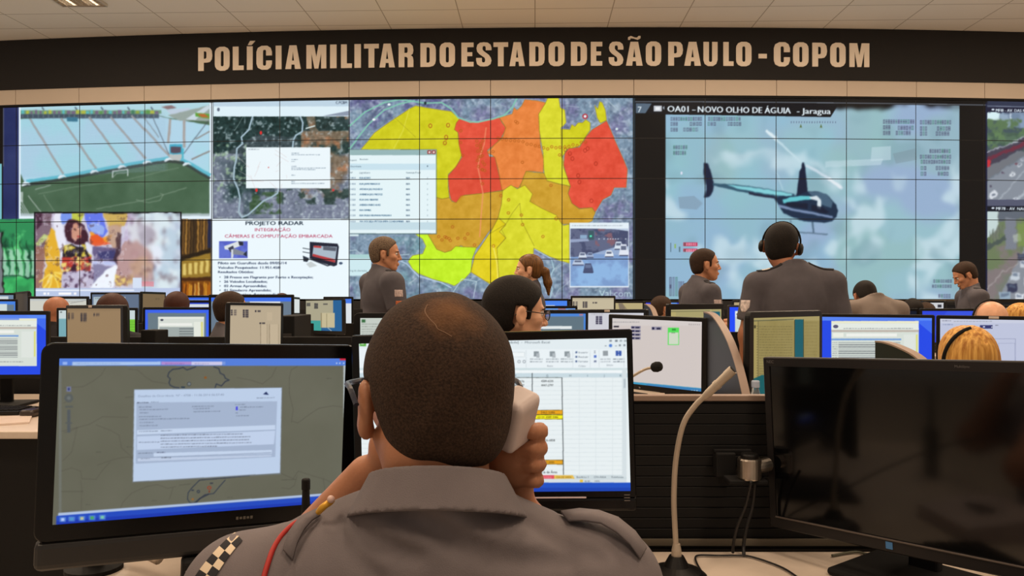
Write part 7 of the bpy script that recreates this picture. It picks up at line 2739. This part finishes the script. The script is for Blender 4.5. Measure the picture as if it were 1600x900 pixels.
# man with glasses, dark hair
Y_ = 2.76
p, k = make_person('dark haired man with glasses looking right, just above the spreadsheet monitor', PX(806, Y_), Y_, RT + .50, PZ(437, Y_), seated=True, skin=SK_LT, hair=H_BLK, shirt=M_DARKC, lean=.06, arms='desk', head_yaw=-.22, head_pitch=-.1, thick=.011, low=-.095, cut=.0, chair=True, res=.0048, head_scale=1.04)
glasses(p, k['HM'], 'thin dark glasses worn by the dark haired man above the spreadsheet')
# bald man with a headset
Y_ = 4.15
p, k = make_person('bald man with a thin black headset band, seen from behind at the right', PX(1546, Y_), Y_, -.1, PZ(470, Y_), seated=True, skin=SK_LT, hair=None, style='bald', shirt=M_SHIRT_DIM, arms='desk', head_roll=.05)
headset(p, k['HM'], 'black headset on the bald man at the right', sides=(-1,), r=.088)
# blond woman
Y_ = 2.78
p, k = make_person('woman with straight blond hair and a headset, seen from behind at the right', PX(1508, Y_), Y_, .05, PZ(509, Y_), seated=True, skin=SK_LT, hair=H_BLD, style='long', shirt=M_DARKC, female=True, arms='desk', res=.0046)
M_ = local_matrix(p) @ k['HM']
o = empty('headset', tuple(M_ @ Vector((0, 0, .0))))
bm = bmesh.new()
torus_arc(bm, (0, -.03, .020), (.1, .112), PI * .56, PI + .3, .0042, M_ @ Matrix.Rotation(.25, 4, 'X'), flat=1.5)
bm_obj('headband', bm, M_MATTE, o, world_space=True)
tag(o, 'thin black headset band over the blond hair', 'headset', 'headsets')
# seated people far at the left
p, k = make_person('person with a bald orange lit head, seen from behind at the left', PX(90, 6.05), 6.05, -.35, PZ(463, 6.05), seated=True, skin=SK_DK, hair=None, style='bald', shirt=M_DARKC, arms='desk', chair=False)
p, k = make_person('person with reddish dark hair under the carnival film', PX(177, 4.95), 4.95, .1, PZ(459, 4.95), seated=True, skin=SK_DK, hair=H_RED, style='bob', shirt=M_DARKC, arms='desk', female=True, chair=False)
p, k = make_person('person with wavy brown hair below the golden building', PX(277, 6.06), 6.06, .1, PZ(456, 6.06), seated=True, skin=SK_MED, hair=H_RED, style='bob', shirt=M_DARKC, arms='desk', chair=False)
p, k = make_person('seated officer in grey with short dark hair, under the white slide', PX(362, 4.95), 4.95, RT + .55, PZ(456, 4.95), seated=True, skin=SK_MED, hair=H_DKB, shirt=M_SHIRT_DIM, lean=.04, arms='desk', head_yaw=.1, chair=False, thick=.006)
# far right heads
p, k = make_person('seated person with dark brown hair in profile, near the black gap', PX(1035, 7.3), 7.3, RT + .3, PZ(463, 7.3), seated=True, skin=SK_MED, hair=H_DKB, shirt=M_SHIRT_DIM, arms='desk', chair=False)
p, k = make_person('seated person with black hair, left of the officer who looks down', PX(1425, 7.2), 7.2, .0, PZ(467, 7.2), seated=True, skin=SK_DK, hair=H_BLK, shirt=M_DARKC, arms='desk', chair=False)
p, k = make_person('seated person with dark hair and a headset band, lower than the head beside it', PX(1445, 7.8), 7.8, .2, PZ(473, 7.8), seated=True, skin=SK_DK, hair=H_DKB, shirt=M_DARKC, arms='desk', chair=False)
headset(p, k['HM'], 'headset on the lower dark head left of the officer who looks down')
p, k = make_person('seated person of whom only the crown shows under the white slide', PX(441, 7.38), 7.38, .1, PZ(459, 7.38), seated=True, skin=SK_MED, hair=H_RED, shirt=M_DARKC, arms='desk', chair=False)
p, k = make_person('seated person with light hair at the right edge of the photo', PX(1592, 5.6), 5.6, .1, PZ(474, 5.6), seated=True, skin=SK_LT, hair=H_BLD, style='bob', shirt=M_DARKC, arms='desk', chair=False)

# ------------------------------------------------------------------ the officer in front, on the telephone
MX, MY = -.078, .80
man = empty('person', (MX, .72, 0))
tag(man, 'officer in grey uniform seated in the foreground, seen from behind, holding a telephone to his ear', 'person')
man['label'] = 'grey uniformed officer seen from behind in the foreground, telephone held to his ear'
HS = .93
HC0 = np.array([-.0805, .835, 1.150])
HR = euler_R(.36, -.03, .0)
SHL, SHR = np.array([-.268, .80, .953]), np.array([.086, .80, .964])
ELL_, ELR_ = np.array([-.335, 1.00, .86]), np.array([.135, 1.01, .87])
WRL, WRR = np.array([-.178, .965, 1.045]), np.array([-.004, .905, 1.02])
SK_MAN = skin_mat('warm brown skin', (178, 122, 90))


def hq_(P):
    q = rot(P, HC0, HR)
    return (q[0] / HS, q[1] / HS, q[2] / HS)


def man_head(P):
    d = head_sdf(hq_(P)) * HS
    d = smin(d, cap(P, (-.078, .815, 1.10), (-.078, .815, 1.00), .053, .062), .022)
    d = smin(d, ell(P, (-.078, .790, 1.11), (.048, .04, .05)), .02)
    return d


def man_arms(P):
    d = smin(cap(P, SHL, ELL_, .048, .040), cap(P, ELL_, WRL, .040, .025), .03)
    e = smin(cap(P, SHR, ELR_, .048, .040), cap(P, ELR_, WRR, .040, .026), .03)
    # left fist under the chin
    d = smin(d, ell(P, (-.143, .945, 1.082), (.030, .026, .036)), .02)
    for i in range(4):
        b = np.array([-.150 + i * .012, .930 - i * .002, 1.105 - i * .004])
        f = smin(cap(P, b, b + np.array([.004, -.026, .002]), .0088, .008), cap(P, b + np.array([.004, -.026, .002]), b + np.array([.012, -.024, -.022]), .008, .007), .004)
        d = smin(d, f, .006)
    # right hand: palm beside the handset
    pc = np.array([-.002, .872, 1.085])
    e = smin(e, cap(P, WRR, pc, .026, .030), .02)
    e = smin(e, ell(P, pc + np.array([.002, .002, .014]), (.022, .026, .040)), .015)
    return np.minimum(d, e)


def man_fingers(P):
    d = None
    for i in range(4):
        z = 1.118 - i * .0185
        k0 = np.array([.017, .868 + i * .004, z])
        k1 = np.array([.030 - i * .001, .842 + i * .004, z + .003])
        k2 = np.array([.022, .834 + i * .004, z + .004])
        k3 = np.array([.006, .840 + i * .004, z + .002])
        r = (.0088, .0094, .009, .0078)[i]
        f = smin(cap(P, k0, k1, r + .001, r), cap(P, k1, k2, r, r * .92), .004)
        f = smin(f, cap(P, k2, k3, r * .92, r * .8), .004)
        d = f if d is None else np.minimum(d, f)
    th = smin(cap(P, (.016, .880, 1.085), (-.004, .868, 1.11), .011, .0095), cap(P, (-.004, .868, 1.11), (-.002, .852, 1.135), .0095, .008), .004)
    return np.minimum(d, th)


def man_torso(P, g=0.0):
    d = ell(P, (-.088, .835, .86), (.200 + g, .118 + g, .21))
    d = smin(d, ell(P, (-.085, .80, .66), (.165 + g, .125 + g, .22)), .08)
    d = smin(d, cap(P, (-.095, .80, .994), (SHL[0], .80, SHL[2] + .006), .052 + g, .053 + g), .04)
    d = smin(d, cap(P, (-.060, .80, .990), (SHR[0], .80, SHR[2] + .006), .052 + g, .051 + g), .04)
    return d


def man_skin_body(P):
    return np.minimum(smin(man_torso(P, -.014), man_arms(P), .03), man_fingers(P))


hl, hh = HC0 - np.array([.14, .14, .20]), HC0 + np.array([.14, .16, .15])
sdf_obj('body', man_head, tuple(hl), tuple(hh), .0036, SK_MAN, man, more=[(lambda P: smin(man_arms(P), man_fingers(P), .008), (-.42, .72, .76), (.22, 1.10, 1.20), .0042), (lambda P: man_torso(P, -.016), (-.36, .60, .45), (.2, .99, 1.10), .014)])

hm = hair_mat('cropped dark brown hair', (42, 30, 23), (68, 50, 38), .9)
for n_ in hm.node_tree.nodes:
    if n_.type == 'TEX_NOISE':
        n_.inputs['Scale'].default_value = 420
nt = hm.node_tree
b_ = nt.nodes['Principled BSDF']
src = b_.inputs['Base Color'].links[0].from_socket
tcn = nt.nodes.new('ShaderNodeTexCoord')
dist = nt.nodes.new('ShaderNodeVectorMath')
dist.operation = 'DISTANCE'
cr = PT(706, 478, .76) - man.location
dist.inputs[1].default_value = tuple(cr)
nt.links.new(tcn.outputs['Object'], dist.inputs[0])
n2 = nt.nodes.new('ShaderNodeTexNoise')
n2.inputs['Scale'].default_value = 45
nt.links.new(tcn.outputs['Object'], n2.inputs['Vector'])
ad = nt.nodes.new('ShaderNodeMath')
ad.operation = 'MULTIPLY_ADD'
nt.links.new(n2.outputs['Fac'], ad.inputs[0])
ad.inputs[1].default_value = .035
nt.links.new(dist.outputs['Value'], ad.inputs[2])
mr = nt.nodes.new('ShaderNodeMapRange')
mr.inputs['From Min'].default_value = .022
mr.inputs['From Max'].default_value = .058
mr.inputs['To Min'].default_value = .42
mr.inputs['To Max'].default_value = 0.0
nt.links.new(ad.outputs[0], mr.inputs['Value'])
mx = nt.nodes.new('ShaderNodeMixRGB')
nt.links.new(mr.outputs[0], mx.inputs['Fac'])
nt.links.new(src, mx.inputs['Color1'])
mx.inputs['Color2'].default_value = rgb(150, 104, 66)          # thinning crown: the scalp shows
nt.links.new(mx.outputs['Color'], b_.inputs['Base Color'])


def man_hair(P):
    q = hq_(P)
    d = hair_sdf(q, 'short', -.004, .0065, -.064) * HS
    return d + .0012 * np.sin(P[2] * 70 + 2 * np.sin(P[0] * 40)) * np.sin(P[0] * 60)


hair_o = sdf_obj('hair', man_hair, tuple(HC0 - np.array([.14, .14, .13])), tuple(HC0 + np.array([.14, .14, .15])), .0032, hm, man)


def ray(px, py):
    return np.array([(px - CX) / FPX, 1.0, -(py - HY) / FPX])


def on_surface(fn, pts, off=.002, t0=.45):
    d = np.array([ray(*p) for p in pts], dtype=np.float32)
    hit, ok = trace(fn, np.array([[0, 0, EYE]]), d, t0, 2.0)
    e = d / np.linalg.norm(d, axis=1, keepdims=True)
    return [Vector([float(v) for v in h]) for h in (hit - e * off)]


bm = bmesh.new()
tube(bm, on_surface(man_hair, [(668, 476), (664, 486), (670, 497), (680, 507), (684, 514), (696, 520), (706, 526)], .0), .0006, 6, 5)
sc_o = bm_obj('scar', bm, mat('pale scar skin', (118, 86, 62), .7), hair_o)
sc_o.data.transform(local_matrix(man).inverted())
for s in (-1, 1):
    bm = bmesh.new()
    bmesh.ops.create_uvsphere(bm, u_segments=12, v_segments=8, radius=.0118)
    HMm = Matrix.Translation(Vector(HC0)) @ Matrix([HR[0], HR[1], HR[2]]).to_4x4() @ Matrix.Scale(HS, 4)
    bmesh.ops.transform(bm, matrix=HMm @ Matrix.Translation((s * .031, .076, .012)), verts=bm.verts)
    bm_obj('eye', bm, M_EYE, man, smooth=True, world_space=True)
    bm = bmesh.new()
    tube(bm, [HMm @ Vector(p) for p in ((s * .016, .0905, .027), (s * .030, .0895, .031), (s * .046, .078, .027))], [.0028, .0034, .0018], 8, 5)
    bm_obj('eyebrow', bm, hm, man, smooth=True, world_space=True)


FOLDS = []


def man_shirt(P):
    x, y, z = P[0], P[1], P[2]
    d = man_torso(P, .010)
    for a, b in ((SHL, ELL_), (SHR, ELR_)):
        c = a + (b - a) * .70
        ax_ = (b - a) / np.linalg.norm(b - a)
        s = cap(P, a, c, .064, .061)
        s = smax(s, (x - c[0]) * ax_[0] + (y - c[1]) * ax_[1] + (z - c[2]) * ax_[2], .006)
        d = smin(d, s, .022)
    # shoulder seam of the sleeves
    for sx, k in ((-.232, 1), (.052, -1)):
        d = d - .0022 * np.exp(-((x - sx - k * (z - 1.0) * .25) / .005) ** 2) * 0 + .0016 * np.exp(-((x - sx + k * (1.03 - z) * .18) / .0035) ** 2)
    d = smin(d, cap(P, (-.075, .800, .99), (-.0755, .796, 1.060), .086, .067), .03)
    for k_, (segs, dep, wid) in enumerate(FOLDS):
        dist = None
        for p_, q_ in zip(segs[:-1], segs[1:]):
            c = cap(P, p_, q_, 0, 0)
            dist = c if dist is None else np.minimum(dist, c)
        d = d + dep * np.exp(-(dist / wid) ** 2)
        up = None
        for p_, q_ in zip(segs[:-1], segs[1:]):
            c = cap(P, p_ + np.array([.006, 0, .016]), q_ + np.array([.006, 0, .016]), 0, 0)
            up = c if up is None else np.minimum(up, c)
        d = d - dep * .55 * np.exp(-(up / (wid * 1.1)) ** 2)
    d = d + wrinkle(P, .0012, 1.3)
    d = np.maximum(d, -(z - .50))
    neck = cap(P, (-.078, .81, 1.02), (-.076, .80, 1.2), .060, .060)
    return smax(d, -neck, .006)


_f = []
for pts, dep, wid in (([(533, 812), (560, 832), (590, 850), (650, 872)], .006, .0085), ([(621, 792), (650, 806), (675, 820), (700, 838), (722, 852), (765, 868), (820, 876), (890, 876)], .0085, .0095),
                      ([(743, 792), (790, 800), (818, 809), (845, 826), (868, 843), (900, 858), (935, 870)], .006, .0085), ([(545, 850), (560, 875), (590, 905)], .004, .008), ([(494, 812), (478, 830), (464, 852), (454, 876), (447, 905), (444, 930)], .0085, .0045), ([(960, 850), (975, 875), (980, 905)], .005, .007)):
    _f.append(([np.array(list(p)) for p in on_surface(man_shirt, pts, 0.0)], dep, wid))
FOLDS.extend(_f)
shirt_o = sdf_obj('shirt', man_shirt, (-.44, .62, .48), (.26, 1.06, 1.12), .0048, M_SHIRT, man)


def man_collar(P):
    # a stand collar folded over: a flaring band round the neck, lower in front
    x, y, z = P[0] + .0755, P[1] - .800, P[2]
    zz = z + (P[1] - .795) * .38
    r = np.sqrt(x * x * 1.0 + (y * 1.06) ** 2)
    R_ = .0655 + np.clip(1.086 - zz, -.03, .05) * .52
    d = np.abs(r - R_) - .0034
    d = np.maximum(d, np.abs(zz - 1.063) - .0225)
    return smax(d, -(d * 0 + .0) + (np.abs(x) * 0 + (P[1] - .87) * .5), .004)


sdf_obj('collar', man_collar, (-.19, .68, 1.0), (.04, .90, 1.14), .0026, M_SHIRT, man)


def ribbon(name, left, right, fn, off, m, parent, n=None, two=None):
    n = len(left) - 1
    Lp, Rp = on_surface(fn, left, off), on_surface(fn, right, off)
    v, q = [], []
    d = .0018
    for a, b in zip(Lp, Rp):
        v += [a, b, b + Vector((0, d, 0)), a + Vector((0, d, 0))]
    for i in range(n):
        o = i * 4
        for k in range(4):
            q.append((o + k, o + (k + 1) % 4, o + 4 + (k + 1) % 4, o + 4 + k))
    q.append((0, 3, 2, 1))
    q.append((n * 4, n * 4 + 1, n * 4 + 2, n * 4 + 3))
    me = np_mesh(name, np.array([list(p) for p in v]), np.array(q))
    return link_mesh(name, me, m, parent, world_space=(parent is man))


bm = bmesh.new()
tube(bm, on_surface(man_shirt, [(490, 806), (474, 812), (460, 818), (448, 828), (439, 838), (431, 850), (425, 862), (420, 876), (415, 892), (411, 908), (408, 925)], .0025), .0026, 10, 4)
co = bm_obj('shoulder_cord', bm, M_RED, man, smooth=True, world_space=True)
co['label'] = 'red shoulder cord'


def epaulette(left, right, lift, lab):
    """a stiff cloth flap standing off the shoulder: its own thickness, attached at both ends, open in between"""
    Lp, Rp = on_surface(man_shirt, left, 0.0), on_surface(man_shirt, right, 0.0)
    n = len(Lp)
    v, q = [], []
    for i, (p, r) in enumerate(zip(Lp, Rp)):
        h = lift * math.sin(PI * (i + .35) / (n - 1 + .7)) + .002
        up = Vector((0, -.35, .94)) * h
        t_ = Vector((0, -.35, .94)) * .0028
        v += [p + up, r + up, r + up + t_, p + up + t_]
    for i in range(n - 1):
        o = i * 4
        for k in range(4):
            q.append((o + k, o + (k + 1) % 4, o + 4 + (k + 1) % 4, o + 4 + k))
    q.append((0, 3, 2, 1))
    q.append(((n - 1) * 4, (n - 1) * 4 + 1, (n - 1) * 4 + 2, (n - 1) * 4 + 3))
    me = np_mesh('epaulette', np.array([list(p) for p in v]), np.array(q))
    return link_mesh('epaulette', me, M_SHIRT, man, world_space=True)


epaulette([(497, 804), (483, 815), (467, 827), (453, 844), (443, 865)], [(501, 811), (489, 825), (477, 841), (466, 860), (458, 882)], .008, 'left')
epaulette([(876, 806), (905, 808), (935, 815), (965, 826), (992, 844), (1010, 862)], [(888, 820), (912, 826), (938, 834), (962, 848), (984, 864), (1000, 880)], .010, 'right')
# gold braid at the strap's tip
gp = [PT(497, 801, .775), PT(503, 794, .772), PT(509, 789, .772), PT(515, 785, .775), PT(520, 781, .78)]
bm = bmesh.new()
tube(bm, gp, [.0028, .0036, .0034, .0036, .0026], 10, 4)
gb = bm_obj('gold_braid', bm, M_GOLD, man, smooth=True, world_space=True)
bm = bmesh.new()
bmesh.ops.create_uvsphere(bm, u_segments=10, v_segments=8, radius=.0038)
bmesh.ops.translate(bm, vec=PT(517, 780, .772), verts=bm.verts)
bb = bm_obj('bead', bm, mat('pale pink bead', (214, 180, 170), .4), gb, smooth=True)
bb.data.transform(local_matrix(man).inverted())
# black and white checked band on the left sleeve
cl = [(372, 839), (361, 849), (351, 860), (341, 872), (332, 884), (323, 897), (315, 910), (308, 924)]
L_, C_, R_ = [], [], []
for i, p in enumerate(cl):
    a, b = cl[max(0, i - 1)], cl[min(len(cl) - 1, i + 1)]
    dx, dy = b[0] - a[0], b[1] - a[1]
    l = math.hypot(dx, dy)
    nx_, ny_ = -dy / l, dx / l
    w_ = 9 + i * .9
    L_.append((p[0] + nx_ * w_, p[1] + ny_ * w_))
    R_.append((p[0] - nx_ * w_, p[1] - ny_ * w_))
    C_.append(p)
A_, B_, D_ = on_surface(man_shirt, L_, .002), on_surface(man_shirt, C_, .002), on_surface(man_shirt, R_, .002)
v, q, mi = [], [], []
for row in (A_, B_, D_):
    v += [list(p) for p in row]
nn = len(cl)
for c_ in range(2):
    for i in range(nn - 1):
        o = c_ * nn + i
        q.append((o, o + 1, o + nn + 1, o + nn))
        mi.append((i + c_) % 2)
nv = len(v)
v += [[p[0], p[1] + .002, p[2]] for p in v]
q += [(a + nv, d + nv, c + nv, b + nv) for a, b, c, d in q[:2 * (nn - 1)]]
mi += mi[:]
me = np_mesh('sleeve_band', np.array(v), np.array(q))
so = link_mesh('sleeve_band', me, mat('white check cloth', (214, 196, 170), .8), man, world_space=True)
me.materials.append(M_DARKC)
me.polygons.foreach_set('material_index', mi)
so['label'] = 'black and white checked sleeve band'


# trousers, shoes, chair
def man_trousers(P):
    d = ell(P, (-.085, .74, .54), (.165, .15, .12))
    for s in (-1, 1):
        d = smin(d, smin(cap(P, (-.085 + s * .09, .76, .53), (-.085 + s * .12, 1.18, .52), .088, .064), cap(P, (-.085 + s * .12, 1.18, .52), (-.085 + s * .12, 1.16, .10), .062, .05), .02), .03)
    return d


sdf_obj('trousers', man_trousers, (-.34, .55, .06), (.17, 1.28, .66), .014, M_TROUS, man)
for s in (-1, 1):
    ax0_ = -.085 + s * .12
    sdf_obj('shoe', lambda P: np.maximum(smin(ell(P, (ax0_, 1.215, .035), (.045, .13, .045)), ell(P, (ax0_, 1.14, .06), (.042, .055, .06)), .02), -P[2] + .002), (ax0_ - .08, 1.02, -.01), (ax0_ + .08, 1.38, .14), .01, M_SHOE, man)
c_ = make_chair(-.085, .70, 0, '')
c_['label'] = 'black office chair carrying the officer in the foreground'

# telephone handset
ph = empty('telephone_handset', (.020, .845, 1.10))
tag(ph, 'off-white telephone handset held at the right ear of the foreground officer', 'telephone')
PR = euler_R(-.42, .0, -.30)


def phone_ear(P):
    q = rot(P, (.002, .825, 1.137), euler_R(-.55, .22, .36))
    d = rbox(q, (0, 0, 0), (.0165, .023, .029), .006)
    return smax(d, (q[0] * .75 + q[2] * .62) - .0275, .004)


def phone_fn(P):
    d = phone_ear(P)
    q0 = cap(P, (.002, .840, 1.128), (-.006, .905, 1.085), .0125, .012)
    d = smin(d, q0, .012)
    q1 = cap(P, (-.006, .905, 1.085), (-.022, .955, 1.055), .012, .0135)
    d = smin(d, q1, .01)
    return smin(d, ell(P, (-.028, .955, 1.056), (.020, .020, .024)), .010)


sdf_obj('handset_body', phone_fn, (-.06, .79, 1.01), (.07, .99, 1.19), .0026, M_PHONE, ph)
bm = bmesh.new()
lathe(bm, [(.018, 0), (.020, .004), (.018, .010)], 24, mtx=Matrix.Translation((-.004, .846, 1.140)) @ Matrix.Rotation(-1.2, 4, 'Y') @ Matrix.Rotation(.4, 4, 'X'))
bm_obj('ear_cushion', bm, mat('grey phone grille', (120, 108, 104), .5), ph, world_space=True)
# telephone base and coiled cord on the desk
tb = empty('desk_telephone', (.22, 1.12, .75), -.3)
bm = bmesh.new()
prism(bm, [(-.09, 0), (.09, 0), (.09, .03), (-.09, .055)], -.10, .10, Matrix.Rotation(PI / 2, 4, 'Z'))
bmesh.ops.recalc_face_normals(bm, faces=bm.faces)
bm_obj('housing', bm, M_PHONE, tb)
bm = bmesh.new()
for i in range(3):
    for j in range(4):
        box(bm, (-.02 + i * .022, -.05 + j * .022, .047 + .0 - (.0 + (-.05 + j * .022)) * -.14), (.015, .013, .008), .002, 1)
bm_obj('keypad', bm, M_GREYP, tb)
tag(tb, 'off-white telephone base on the front desk, hidden behind the officer in the foreground', 'telephone')

# his glasses
HMg = HMm @ Matrix.Scale(1.14, 4, (1, 0, 0)) @ Matrix.Translation((0, .0, .010))
g_t = empty('t', (0, 0, 0))
glasses(g_t, HMg, 'dark framed glasses on the officer in the foreground, one lens showing at his left temple', th=.0026, col=mat('dark blue grey frame', (44, 48, 62), .3))
bpy.data.objects.remove(g_t)
